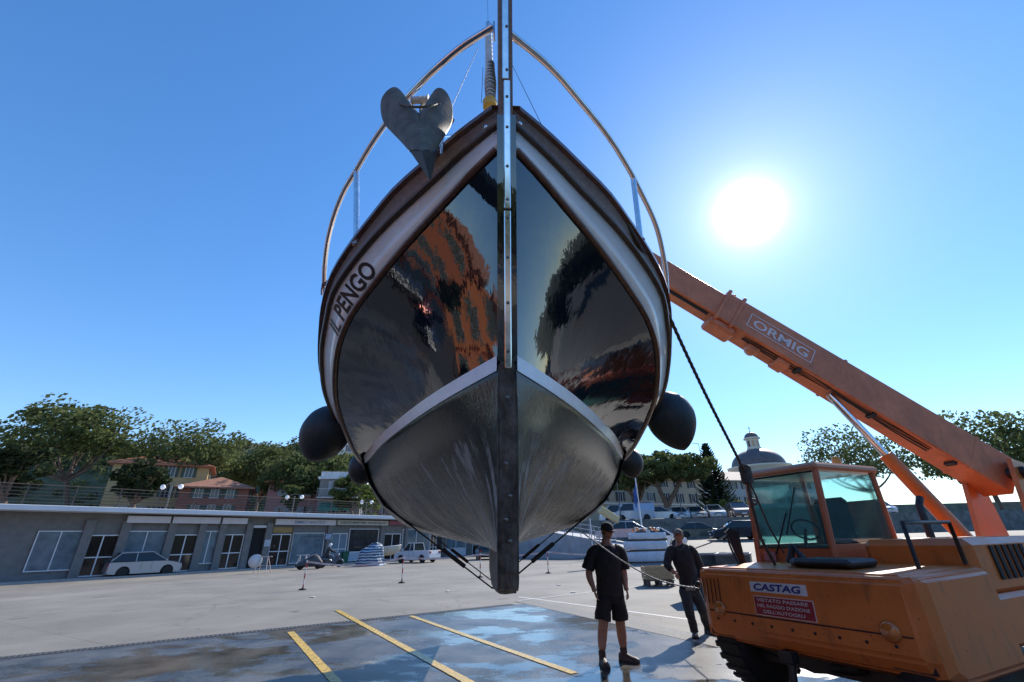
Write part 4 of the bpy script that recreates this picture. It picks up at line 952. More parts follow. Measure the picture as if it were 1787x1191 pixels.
def shop_window(x0, x1, z0, z1, m, mull=1, name='window'):
    a, c = s_of(x0), s_of(x1); b = MB(); b.m(1); pane_rect(b, a, c, z0, z1, -.36); b.m(0)
    for k in range(mull + 1): b.box(sp(a + (c - a) * k / mull, (z0 + z1) / 2, -.33), (.06, .06, z1 - z0), mtx=SM)
    for z in (z0, z1): b.box(sp((a + c) / 2, z, -.327), (c - a + .06, .062, .06), mtx=SM)
    return b.build(name, [alu, m], shop)
blueglass = mat('pale_shop_glass', (0.16, 0.23, 0.27), rough=0.12, col2=(0.08, 0.12, 0.15), scale=1.3, var=.3)
darkglass = mat('dark_shop_glass', (0.045, 0.045, 0.05), rough=0.12, col2=(0.015, 0.015, 0.018), scale=2)
shop_door(474, 508); shop_window(512, 567, .3, 2.65, blueglass, 1)
shop_door(581, 607, 2.6, (.16, .22, .27)); shop_window(611, 662, 1.0, 3.0, darkglass, 1)
shop_door(672, 701); shop_window(705, 752, .3, 3.0, blueglass, 2); shop_door(754, 764, 2.4); shop_window(781, 816, 1.0, 3.0, blueglass, 2); shop_door(828, 846)
shop_window(610, 662, .25, .95, mat('blue_white_panel', (.42, .50, .60), rough=.5), 1, 'lower_panel'); shop_window(780, 816, .2, .95, mat('white_panel', (.6, .62, .66), rough=.5), 1, 'lower_panel')
for x0, x1 in ((385, 425), (300, 345), (150, 205)): shop_door(x0, x1)
for x0, x1 in ((215, 290), (350, 380), (60, 140)): shop_window(x0, x1, .6, 2.8, blueglass, 2)
b = MB(); pane_rect(b, s_of(430), s_of(461), .1, 3.1, -.37); b.build('dark_opening', mat('opening_dark', (.012, .012, .012), rough=.9), shop)
b = MB(); b.box(sp(s_of(463), 1.6, -.3), (.1, .1, 3.1), mtx=SM); b.box(sp(s_of(446), 3.15, -.3), (s_of(463) - s_of(430), .12, .18), mtx=SM); b.build('frame', alu, shop)
b = MB(); pane_rect(b, s_of(475), s_of(509), 2.7, 3.12, -.33); b.build('wood_panel', lambert('tan_wood_panel', (.34, .23, .09), scale=5), shop)
b = MB(); b.box(sp(s_of(510), 1.6, -.30), (.14, .1, 3.1), mtx=SM); b.build('post', lambert('brown_post', (.16, .12, .08)), shop)
b = MB(); pane_rect(b, s_of(767), s_of(774), .1, 3.1, -.31); b.build('dark_door', mat('dark_door', (.02, .018, .018), rough=.5), shop)
for px in (465, 573, 666, 430, 383, 347, 293, 210, 145, 708, 778): 
    b = MB(); b.box(sp(s_of(px + 2), 1.75, -.27), (.5 if px < 700 else .3, .26, 3.4), mtx=SM); b.build('pillar', concr, shop)
def shop_sign(x0, x1, z0, z1, m, txt, tm, tw=.7, grp=None):
    a, c = s_of(x0, 930), s_of(x1, 930); b = MB(); b.box(sp((a + c) / 2, (z0 + z1) / 2, -.05), (c - a, .16, z1 - z0), mtx=SM, bev=.01)
    sg = b.build('sign_board', m, shop)
    if txt:
        h_ = (z1 - z0) * .5; L = (c - a) * tw; s0 = (a + c) / 2 - L / 2 + (0.25 if x0 < 500 else 0)
        put_text(txt, sp(s0, (z0 + z1) / 2 - h_ / 2, .035), SDr, Vector((0, 0, 1)), L, h_, tm, sg, shear=.12, bold=.012)
    return sg
signw = lambert('sign_white', (.60, .60, .64), var=.05); signc = lambert('sign_cream', (.50, .50, .45), var=.06)
shop_sign(478, 584, 3.30, 3.76, signw, 'EMMECI NAUTICA', mat('sign_blue', (.10, .16, .30), rough=.5), .52)
shop_sign(587, 676, 3.34, 3.76, signc, 'AGENZIA MARITTIMA - SERVIZI NAUTICI', mat('sign_black', (.03, .03, .03), rough=.5), .92)
shop_sign(678, 707, 3.40, 3.80, lambert('sign_maroon', (.28, .10, .14), var=.1), None, None)
shop_sign(712, 760, 3.40, 3.78, lambert('sign_pale', (.5, .5, .5), var=.1), None, None)
for x0_, x1_ in ((215, 292), (296, 380), (384, 428)): shop_sign(x0_, x1_, 3.32, 3.76, signw, None, None)
b = MB(); b.box(sp(s_of(572), 2.35, -.11), (.55, .05, .45), mtx=SM); b.build('notice_board', lambert('notice_blue', (.30, .38, .52), var=.3, scale=6), shop)
b = MB(); b.box(sp(s_of(466.5), 1.9, -.11), (.45, .05, .5), mtx=SM); b.build('notice_board', lambert('notice_grey', (.45, .5, .56), var=.3, scale=6), shop)
# dark strokes of lettering film on the pale shop window
b = MB(); a0 = s_of(524)
for z, x0_, x1_ in ((2.38, 0.2, 3.2), (2.05, 1.5, 2.6), (1.75, 1.6, 2.4), (1.62, 1.5, 2.3), (1.50, 1.6, 2.35)):
    x = x0_
    while x < x1_:
        L = rnd.uniform(.08, .22); b.box(sp(a0 + x, z + rnd.uniform(-.01, .01), -.32), (L, .01, .06), mtx=SM); x += L + .05
b.build('window_film', mat('film_ink', (.05, .07, .10), rough=.5), shop)
# terrace behind the shops
b = MB()
tp = [sp(S0 - 10, 4.18, -.6), sp(S1 + 30, 4.18, -.6), sp(S1 + 60, 4.18, -80), sp(S0 - 60, 4.18, -90)]
b.add(tp + [p - Vector((0, 0, 4.2)) for p in tp], [(0, 1, 2, 3), (0, 4, 5, 1), (1, 5, 6, 2), (3, 2, 6, 7), (0, 3, 7, 4)])
o = b.build('terrace', lambert('terrace_paving', (.26, .25, .23), scale=.6)); tagp(o, 'paved terrace level behind the shop roof', 'terrace', kind='structure')
rl = thing('terrace_railing', 'brown horizontal bar railing along the shop roof terrace', 'railing', sp(s_of(560), 4.2, 0))
rm = lambert('rail_brown', (.10, .075, .06), rough=.6)
for k in range(6):
    b = MB(); b.tube([sp(S0, 4.38 + k * .2, .55), sp(S1, 4.38 + k * .2, .55)], .024, 5); b.build('rail_bar', rm, rl)
s_ = S0; pm = None
while s_ < S1:
    b = MB(); b.box(sp(s_, 4.8, .52), (.06, .06, 1.25), mtx=SM); b.build('post', rm, rl); s_ += 2.2
# double globe lamps
globe = mat('lamp_globe', (.78, .78, .76), rough=.25)
lpole = lambert('lamp_pole', (.10, .10, .10), rough=.5)
def globe_lamp(px, py, D, label, w=1.35):
    c = at(px, py, D); t = thing('street_lamp', label, 'street lamp', (c.x, c.y, 4.2), 0, 'globe lamps on the terrace')
    b = MB(); b.tube([Vector((c.x, c.y, 4.2)), c + Vector((0, 0, .1))], .05, 6); b.tube([c + Vector((-w / 2, 0, .0)), c + Vector((-w / 4, 0, .25)), c + Vector((0, 0, .3)), c + Vector((w / 4, 0, .25)), c + Vector((w / 2, 0, 0))], .03, 6); b.build('pole', lpole, t)
    for sx in (-1, 1):
        b = MB(); b.ball(c + Vector((sx * w / 2, 0, 0)), .20, 14); b.build('globe', globe, t)
globe_lamp(514, 868, 47, 'double globe street lamp in front of the pink house', 1.5)
globe_lamp(640, 877, 52, 'double globe street lamp in front of the bright green tree', 1.1)
globe_lamp(300, 850, 38, 'double globe street lamp farthest left along the terrace', 1.5)

def house(name, label, p0, dr, w, depth, z0, h, wallc, floors, cols, roof='hip', roofc=(.42, .17, .09), shut=(.06, .09, .07), win=(0.75, 1.35), margin=1.2, band=None, name_='house', cat='house', first=1.0, balcony=(), awn=None, group=None, side=True):
    """box building; p0 = near left corner on plan, dr = facade direction; the front faces -normal"""
    dr = Vector((dr[0], dr[1], 0)).normalized(); nb = Vector((-dr.y, dr.x, 0))          # nb points away from the viewer
    P0 = Vector((p0[0], p0[1], z0)); Mx = Matrix((dr, nb, Vector((0, 0, 1)))).transposed().to_4x4()
    t = thing(name_, label, cat, P0 + dr * w / 2 + nb * depth / 2, 0, group)
    P = lambda x, y, z: P0 + dr * x + nb * y + Vector((0, 0, z))
    wm = lambert(name + '_wall', wallc, scale=.5, var=.10)
    b = MB(); b.box(P(w / 2, depth / 2, h / 2), (w, depth, h), mtx=Mx); b.build('wall', wm, t)
    rmat = lambert(name + '_roof', roofc, scale=3, var=.25)
    if roof == 'hip':
        e = .6; hh = min(w, depth) * .22; k = min(w, depth) * .42
        b = MB(); q = [P(-e, -e, h), P(w + e, -e, h), P(w + e, depth + e, h), P(-e, depth + e, h)]
        r1, r2 = (P(k, depth / 2, h + hh), P(w - k, depth / 2, h + hh)) if w > depth else (P(w / 2, k, h + hh), P(w / 2, depth - k, h + hh))
        dn = Vector((0, 0, -.18)); low = [v + dn for v in q]
        fs = [(0, 1, 5, 4), (1, 2, 5), (2, 3, 4, 5), (3, 0, 4)] if w > depth else [(0, 1, 4), (1, 2, 5, 4), (2, 3, 5), (3, 0, 4, 5)]
        b.add(q + [r1, r2] + low, fs + [(6, 7, 1, 0), (7, 8, 2, 1), (8, 9, 3, 2), (9, 6, 0, 3), (9, 8, 7, 6)]); b.build('roof', rmat, t)
    else:
        b = MB(); b.box(P(w / 2, depth / 2, h + .15), (w + .5, depth + .5, .3), mtx=Mx); b.box(P(w / 2, .1, h + .6), (w, .15, .7), mtx=Mx); b.build('roof', rmat, t)
    if band:
        for zb_ in band: b = MB(); b.box(P(w / 2, -.04, zb_), (w + .02, .12, .22), mtx=Mx); b.build('string_course', lambert(name + '_band', (.62, .6, .55), var=.05), t)
    fh = h / floors
    sm_ = lambert(name + '_shutter', shut, var=.15); frm = lambert(name + '_frame', (.55, .53, .5), var=.05)
    proto = None
    fronts = [(lambda x, z: P(x, 0, z), dr, nb, w, cols)]
    if side: fronts += [(lambda x, z: P(w, x, z), nb, -dr, depth, max(1, int(cols * depth / w))), (lambda x, z: P(0, depth - x, z), -nb, dr, depth, max(1, int(cols * depth / w)))]
    for fn, dx, dy, ww, nc in fronts:
        for fl in range(floors):
            for k in range(nc):
                x = margin + (ww - 2 * margin) * (k + .5) / nc; z = fl * fh + first + win[1] / 2
                if proto is None:
                    b = MB(); a, c = win[0] / 2, win[1] / 2
                    b.m(0); b.box((0, .02, 0), (a * 2, .10, c * 2)); b.m(1)
                    for sx in (-1, 1): b.box((sx * (a + .03), -.03, 0), (.07, .12, c * 2 + .12)); 
                    b.box((0, -.03, c + .03), (a * 2 + .13, .12, .07)); b.box((0, -.05, -c - .04), (a * 2 + .3, .18, .08)); b.box((0, -.045, 0), (.05, .06, c * 2))
                    b.m(2)
                    for sx in (-1, 1): b.box((sx * (a * 1.5 + .09), -.075, 0), (a * .95, .05, c * 2))
                    proto = b.build('window', [winglass, frm, sm_], t, world=False, fix=False); o = proto
                else:
                    o = proto.copy(); COL.objects.link(o); o.parent = t
                inv = MW[t.name].inverted()
                o.matrix_local = inv @ Matrix.Translation(fn(x, z)) @ Matrix((dx, dy, Vector((0, 0, 1)))).transposed().to_4x4()
    for (x, z, bw) in balcony:
        b = MB(); b.box(P(x, -.5, z), (bw, 1.0, .14), mtx=Mx)
        for k in range(int(bw / .18)): b.box(P(x - bw / 2 + k * .18, -.97, z + .55), (.025, .025, .95), mtx=Mx)
        b.box(P(x, -.97, z + 1.05), (bw, .05, .05), mtx=Mx); b.build('balcony', lambert(name + '_balcony', (.45, .45, .44)), t)
    if awn:
        x, z, aw, ac = awn
        b = MB(); q = [P(x - aw / 2, -.05, z + .8), P(x + aw / 2, -.05, z + .8), P(x + aw / 2, -1.3, z), P(x - aw / 2, -1.3, z)]
        lo = [q[2] + Vector((0, 0, -.3)), q[3] + Vector((0, 0, -.3))]; b.add(q + lo, [(0, 1, 2, 3), (3, 2, 4, 5)]); b.build('awning', lambert(name + '_awning', ac, var=.1), t)
    return t
def XY(px, py, D): p = at(px, py, D); return (p.x, p.y)
# left-hand houses on the terrace
p = at(462, 885, 62); house('pink', 'pink house with white window frames and orange tiled gable, far left behind the railing', (p.x, p.y), (1, .35), 7.2, 8, 4.2, 5.6, (.42, .20, .18), 2, 3, roofc=(.62, .20, .08), shut=(.30, .32, .33))
p = at(438, 885, 60); house('red', 'dark red house at the very left edge behind the terrace railing', (p.x - 7, p.y - 4), (1, .5), 7.5, 8, 4.2, 4.5, (.26, .10, .07), 2, 3, roofc=(.30, .14, .09))
p = at(552, 885, 58); house('green', 'grey house with a green awning between the pine trunks', (p.x, p.y), (1, .25), 5.2, 7, 4.2, 5.2, (.20, .19, .18), 2, 2, roof='flat', roofc=(.55, .56, .57), balcony=[(2.4, 2.9, 4.8)], awn=(2.3, 1.6, 3.6, (.02, .17, .13)), shut=(.35, .37, .38))
p = at(596, 800, 95); house('upper', 'white apartment block with balcony high behind the left fenders', (p.x - 1, p.y), (1, .1), 10, 9, 4.2, at(612, 766, 95).z - 4.2, (.58, .58, .58), 5, 3, roof='flat', roofc=(.6, .6, .6), balcony=[(4.4, at(612, 790, 95).z - 4.2, 4.5), (4.4, at(612, 790, 95).z - 7.4, 4.5)], shut=(.16, .10, .08))
p = at(650, 888, 66); house('brown', 'small brown house with white flat roof behind the green tree', (p.x, p.y), (1, .1), 6.2, 6, 4.2, 3.7, (.20, .11, .09), 1, 3, roof='flat', roofc=(.6, .6, .58), shut=(.25, .22, .2), first=1.3)
p = at(185, 850, 55); house('ochre', 'ochre house with red roof left of the photo on the terrace', (p.x, p.y), (1, .6), 10, 8, 4.2, 7.5, (.44, .31, .15), 3, 4, roofc=(.40, .16, .09))
# right-hand yellow building, long one behind the pines, and the church
A1 = at(1030, 900, 66); B1_ = at(1236, 900, 77); d1 = (B1_ - A1); w1 = Vector((d1.x, d1.y, 0)).length
PZ = 3.25
house('long', 'long cream three storey building with shutters behind the right pines', (A1.x, A1.y), (d1.x, d1.y), w1, 12, PZ, at(1217, 838, 76).z - PZ, (.36, .31, .23), 3, 7, roofc=(.30, .19, .14), band=[3.0], balcony=[(w1 * .42, 3.3, 3.2)], shut=(.045, .055, .05), first=1.0)
A2 = at(1232, 900, 92); B2_ = at(1345, 900, 96); d2 = B2_ - A2
house('convent', 'pale grey two row convent wing with hipped roof behind the conical tree', (A2.x, A2.y), (d2.x, d2.y), Vector((d2.x, d2.y, 0)).length + 14, 12, PZ, at(1270, 838, 93).z - PZ, (.34, .35, .35), 3, 10, roofc=(.40, .33, .28), shut=(.05, .06, .055), first=1.2)
cc = at(1324, 815, 108); cx_, cy_ = cc.x, cc.y
ch = thing('domed_church', 'church with dark dome, white lantern and iron cross at the right', 'church', (cx_, cy_, PZ))
slate = lambert('slate_dome', (.085, .08, .09), rough=.6, var=.3, scale=1.2); plas = lambert('church_plaster', (.52, .51, .46), var=.06)
sc_ = ((cc.y * math.cos(PIT) + (cc.z - CAMZ) * math.sin(PIT)) / FPX); zD = cc.z; zT = at(1317, 784, 108).z; zL = at(1310, 765, 108).z; zQ = at(1307, 755, 108).z; zX = at(1303, 745, 108).z
rD = 43 * sc_; rl_ = 10.5 * sc_
b = MB(); b.lathe([(rD + .2, PZ), (rD + .2, zD - .6), (rD + 1.0, zD - .45), (rD + 1.1, zD - .1), (rD, zD + .05)], c=(cx_, cy_, 0), n=32); b.build('drum', plas, ch)
b = MB(); b.lathe([(rD * math.cos(a) if i < 11 else rl_ * 1.1, zD + (zT - zD) * math.sin(a)) for i, a in enumerate([i * math.pi / 2 / 12 * 1.0 for i in range(12)])] + [(rl_ * 1.05, zT)], c=(cx_, cy_, 0), n=32); b.build('dome', slate, ch)
lan = MB(); lan.lathe([(rl_ * 1.2, zT - .5), (rl_ * 1.15, zT + .25), (rl_, zT + .3), (rl_, zL - .45), (rl_ * 1.35, zL - .3), (rl_ * 1.35, zL)], c=(cx_, cy_, 0), n=8, smooth=False); ln = lan.build('lantern', plas, ch)
b = MB(); b.lathe([(rl_ * 1.12 * math.cos(a), zL + (zQ - zL) * math.sin(a)) for a in [i * math.pi / 2 / 6 for i in range(7)]], c=(cx_, cy_, 0), n=16); b.build('lantern_dome', slate, ch)
b = MB(); b.tube([(cx_, cy_, zQ - .1), (cx_, cy_, zX)], .06, 5); b.box((cx_, cy_, zQ + (zX - zQ) * .7), (.7, .08, .1)); b.ball((cx_, cy_, zQ + .15), .16, 8); b.build('cross', bmet, ch)
for k in range(8):
    a = math.pi / 8 + k * math.pi / 4; dx = Vector((math.cos(a), math.sin(a), 0))
    b = MB(); q = Vector((cx_, cy_, (zT + zL) / 2 - .1)) + dx * (rl_ * .93); b.box(q, (.1, rl_ * .42, (zL - zT) * .55), rz=a); b.build('lantern_window', mat('lantern_glass%d' % k, (.35, .24, .14) if k in (5, 6) else (.05, .05, .05), rough=.2), ln)
# platform, retaining wall and ramp on the right
stone = lambert('stone_retaining_wall', (.15, .15, .14), scale=1.6, var=.4, bump=.5, bscale=5)
b = MB(); XA = at(985, 900, 50.5).x
q = [Vector((XA, 50.5, PZ)), Vector((120, 50.5, PZ)), Vector((150, 160, PZ)), Vector((-2, 160, PZ)), Vector((-2, 60, PZ))]
b.add(q, [list(range(5))]); o = b.build('upper_car_park', lambert('car_park_asphalt', (.20, .2, .19), scale=1)); tagp(o, 'upper car park level above the stone retaining wall', 'car park', kind='structure')
b = MB(); b.box(((XA + 120) / 2, 50.3, 2.05), (120 - XA, .4, 2.6)); o = b.build('retaining_wall', stone); tagp(o, 'long grey stone retaining wall below the parked cars', 'wall')
b = MB(); b.box(((at(1130, 900, 62).x + 120) / 2, 62, PZ + .75), (120 - at(1130, 900, 62).x, .35, 1.5)); o = b.build('garden_wall', lambert('garden_wall', (.15, .155, .12), scale=2, var=.3)); tagp(o, 'low mossy garden wall behind the parked cars', 'wall')
# raised ramp road with white parapet in the middle distance
b = MB(); rp = [(1108, 32.5, .55), (1075, 36, 1.05), (1030, 41, 1.6), (960, 46, 2.3), (900, 50.4, 3.0)]
fr_ = [Vector((XY(px, 940, D)[0], D, z)) for px, D, z in rp]; bk_ = [p + Vector((2.2, 6.5, .2)) for p in fr_]
b.grid([fr_, bk_], False); b.grid([fr_, [Vector((p.x, p.y, -.1)) for p in fr_]], False); b.grid([[fr_[0], bk_[0]], [Vector((fr_[0].x, fr_[0].y, -.1)), Vector((bk_[0].x, bk_[0].y, -.1))]], False)
o = b.build('ramp_road', lambert('ramp_concrete', (.36, .37, .38), scale=1.2, var=.2)); tagp(o, 'raised concrete ramp road behind the dinghies', 'ramp', kind='structure')
pr_ = thing('ramp_railing', 'grey tubular railing along the edge of the ramp road', 'railing', fr_[2])
railm = lambert('rail_grey', (.30, .31, .33), rough=.5)
for k in (.35, .7, 1.05):
    b = MB(); b.tube([p + Vector((0, .1, k)) for p in fr_[1:]], .03, 5); b.build('rail_bar', railm, pr_)
for i in range(1, len(fr_) - 1):
    for f in (0, .2, .4, .6, .8):
        p = fr_[i].lerp(fr_[i + 1], f); b = MB(); b.tube([p + Vector((0, .1, 0)), p + Vector((0, .1, 1.08))], .035, 5); b.build('rail_post', railm, pr_)

# ================================================================== TREES
def leafmat(name, c1, c2, scale=1.0):
    m = mat(name, c1, rough=.8, col2=c2, scale=scale, detail=3, spec=.15); t = m.node_tree; b = t.nodes['Principled BSDF']; out = [n for n in t.nodes if n.type == 'OUTPUT_MATERIAL'][0]
    tr = t.nodes.new('ShaderNodeBsdfTranslucent'); mx = t.nodes.new('ShaderNodeMixShader'); mx.inputs[0].default_value = .32
    src = b.inputs['Base Color'].links[0].from_socket; t.links.new(src, tr.inputs[0]); t.links.new(b.outputs[0], mx.inputs[1]); t.links.new(tr.outputs[0], mx.inputs[2]); t.links.new(mx.outputs[0], out.inputs[0])
    return m
pineM = leafmat('pine_needles', (.15, .175, .06), (.055, .075, .03), .5)
bushM = leafmat('bright_leaves', (.21, .24, .055), (.09, .12, .03), .8)
darkM = leafmat('dark_foliage', (.05, .07, .03), (.02, .03, .012), .7)
bark = lambert('pine_bark', (.13, .085, .06), scale=4, var=.4, bump=.5, bscale=12)
def leaves(b, c, r, n, sz, R_=rnd, shell=.55):
    for _ in range(n):
        while True:
            d = Vector((R_.uniform(-1, 1), R_.uniform(-1, 1), R_.uniform(-1, 1)))
            if .05 < d.length < 1: break
        d = d.normalized() * (shell + (1 - shell) * R_.random() ** .5)
        p = Vector(c) + Vector((d.x * r[0], d.y * r[1], d.z * r[2]))
        u = Vector((R_.gauss(0, 1), R_.gauss(0, 1), R_.gauss(0, 1))).normalized(); v = u.orthogonal().normalized(); w_ = u.cross(v)
        s1 = sz * R_.uniform(.6, 1.4); s2 = s1 * R_.uniform(.35, .8)
        b.add([p - v * s1, p - w_ * s2, p + v * s1, p + w_ * s2], [(0, 1, 2, 3)])
def tree(name, label, base, top, crown_c, crown_r, n_cl, lf, m, trunk_r=.3, group='trees on the terrace', forks=3, flat=True, cat='tree', lean=(0, 0), seed=1, nl=70, cl=.2, paths=None):
    Rr_ = random.Random(seed); base = Vector(base); t = thing(name, label, cat, base, 0, group)
    cc_ = Vector(crown_c); rx, ry, rz_ = crown_r; b = MB(); ends = []
    for k in range(n_cl):
        while True:
            d = Vector((Rr_.uniform(-1, 1), Rr_.uniform(-1, 1), Rr_.uniform(-.9 if flat else -1, 1)))
            if d.length < 1: break
        if flat and d.z < -.25: d.z = -.25 - (abs(d.z) - .25) * .3
        k_ = 1 + .22 * noise.noise(d * 2.2 + Vector((seed * 3.1, 0, 0)))
        p = cc_ + Vector((d.x * rx * k_, d.y * ry * k_, d.z * rz_ * k_))
        rr = min(rx, rz_ * 1.6) * Rr_.uniform(cl * .75, cl * 1.35)
        leaves(b, p, (rr * 1.25, rr * 1.25, rr * .75), nl, lf, Rr_)
        if k % max(1, n_cl // 9) == 0: ends.append(p)
    crown = b.build('crown', m, t, fix=False)
    b = MB(); fk = base.lerp(cc_ - Vector((0, 0, rz_ * .5)), .62) + Vector((lean[0], lean[1], 0))
    if paths:
        for P_, r0, r1 in paths:
            C_p = crom(P_, 4); b.tube(C_p, r0, 8, rr=[r0 + (r1 - r0) * i / (len(C_p) - 1) for i in range(len(C_p))])
    else: b.tube(crom([base - Vector((0, 0, .2)), base.lerp(fk, .5) + Vector((.15, 0, 0)), fk], 4), trunk_r, 8, rr=[trunk_r * (1.1 - .035 * i) for i in range(9)])
    for i, e in enumerate([] if paths else ends):
        mid = fk.lerp(e, .5) + Vector((Rr_.uniform(-.3, .3), 0, -.12 * (e - fk).length)); b.tube(crom([fk - Vector((0, 0, .2)), mid, e], 3), .1, 6, rr=[trunk_r * .62 * (1 - .12 * j) for j in range(7)])
    b.build('trunk', bark, t); return t
# left group of stone pines
def ptree(px0, y0, wpx, hpx, D, z0, label, m=pineM, n=60, lf=.22, seed=1, flat=True, name='pine_tree', tr=.3, base_px=None, group='trees on the terrace', cl=.2, nl=70, lean=(0, 0), paths=None):
    c = at(px0, y0, D); sc1 = (c.y * math.cos(PIT) + (c.z - CAMZ) * math.sin(PIT)) / FPX
    bx = at(base_px, 900, D) if base_px else c
    return tree(name, label, (bx.x, bx.y, z0), None, c, (wpx * sc1 / 2, wpx * sc1 / 2 * .8, hpx * sc1 / 2), n, lf, m, tr, group, flat=flat, seed=seed, cl=cl, nl=nl, lean=lean, paths=paths)
ptree(548, 838, 165, 84, 66, 4.2, 'broad dark stone pine above the green awning', n=190, seed=3, base_px=538, nl=95)
ptree(462, 822, 130, 84, 74, 4.2, 'dark stone pine at the left rising behind the pink house', n=150, seed=5, base_px=440)
ptree(603, 822, 82, 66, 72, 4.2, 'sunlit pine behind the two left fenders', n=110, seed=8, base_px=600)
ptree(612, 858, 60, 60, 58, 4.2, 'bushy olive green tree between awning and lamp', m=leafmat('olive_leaves', (.12, .145, .045), (.05, .065, .025), .8), n=50, seed=11, flat=False, name='broadleaf_tree', lf=.2, base_px=615, tr=.2)
ptree(645, 878, 40, 62, 54, 4.2, 'bright yellow green tree behind the right double globe lamp', m=bushM, n=45, seed=13, flat=False, name='broadleaf_tree', lf=.16, tr=.12)
ptree(512, 866, 34, 40, 57, 4.2, 'rounded green tree between the pink house and the green awning', n=60, seed=71, flat=False, name='broadleaf_tree', lf=.2, base_px=512, tr=.2)
ptree(580, 868, 40, 44, 62, 4.2, 'small dark tree right of the green awning house', m=darkM, n=45, seed=73, flat=False, name='broadleaf_tree', lf=.2, tr=.15)
ptree(330, 790, 190, 100, 62, 4.2, 'large stone pine left of the pink house, beyond the railing', n=110, seed=17, base_px=335)
ptree(130, 760, 220, 110, 56, 4.2, 'very wide stone pine farthest left on the terrace', n=110, seed=19, base_px=120, lf=.26)
ptree(245, 838, 80, 60, 50, 4.2, 'round dark tree between the ochre house and the big pine', m=darkM, n=50, seed=23, flat=False, name='broadleaf_tree')
ptree(30, 820, 90, 80, 45, 4.2, 'round dark tree at the far left end of the terrace', m=darkM, n=50, seed=29, flat=False, name='broadleaf_tree')
# wooded hill behind the left trees
b = MB(); Rh_ = random.Random(4)
hl = []
HP = [(-80, 800), (60, 770), (200, 772), (330, 785), (400, 772), (447, 771), (470, 776), (490, 778), (510, 772), (540, 765), (600, 762), (660, 790), (760, 840), (850, 900)]
rows = [[], [], []]
for px in range(-80, 851, 10):
    y = interp([(float(a), float(c)) for a, c in HP], px); p = at(px, y + 3, 150); k = Vector((p.x, 150, 0))
    rows[0].append(Vector((p.x * .78, 118, 3.8))); rows[1].append(Vector((p.x * .9, 135, (p.z + 4) * .6))); rows[2].append(Vector((p.x, 150, p.z)))
rows.append([Vector((p.x * 1.2, 190, p.z * .8)) for p in rows[2]])
b.grid(rows); o = b.build('hill', lambert('hill_earth', (.06, .07, .035), scale=.2, var=.4)); tagp(o, 'wooded hill rising behind the left terrace', 'hill', kind='structure')
b = MB()
for i in range(len(rows[2])):
    for j in range(7):
        f = Rh_.random() * 1.0; a = rows[1][i].lerp(rows[2][i], f) if Rh_.random() < .75 else rows[0][i].lerp(rows[1][i], f)
        r_ = Rh_.uniform(1.3, 2.6); leaves(b, a + Vector((Rh_.uniform(-2, 2), -.5, r_ * .35)), (r_, r_, r_ * .7), 60, .42, Rh_)
o = b.build('hill_woods', leafmat('hill_leaves', (.13, .15, .06), (.05, .065, .03), .15), fix=False); tagp(o, 'woodland covering the hill behind the terrace', 'woodland', kind='stuff')
# right-hand stone pines
TBD = 57.5; tbv = at(1163, 893, TBD); tb = Vector((tbv.x, tbv.y, PZ - .1))
FK = [([tb, at(1163, 880, TBD), at(1152, 858, TBD), at(1143, 828, TBD)], .42, .2), ([tb + Vector((.2, 0, 0)), at(1167, 880, TBD), at(1180, 856, TBD), at(1190, 830, TBD)], .42, .2),
      ([at(1186, 842, TBD), at(1200, 831, TBD), at(1214, 824, TBD)], .18, .08), ([at(1150, 852, TBD), at(1138, 845, TBD), at(1122, 838, TBD)], .16, .07), ([at(1146, 838, TBD), at(1158, 824, TBD), at(1166, 812, TBD)], .14, .06)]
ptree(1163, 822, 156, 58, 58, PZ, 'wide umbrella pine with forked trunk in front of the cream building', n=210, seed=31, base_px=1160, tr=.34, group='trees by the upper car park', cl=.15, nl=80, lf=.2, paths=FK)
ptree(1105, 838, 80, 50, 60, PZ, 'smaller umbrella pine behind the blue flag', n=60, seed=37, base_px=1122, tr=.36, group='trees by the upper car park')
ptree(1500, 800, 170, 110, 70, PZ, 'large stone pine right of the dome behind the crane', n=90, seed=41, group='trees by the upper car park')
ptree(1700, 790, 210, 130, 62, PZ, 'spreading stone pine at the far right behind the crane boom', n=90, seed=43, group='trees by the upper car park', lf=.28)
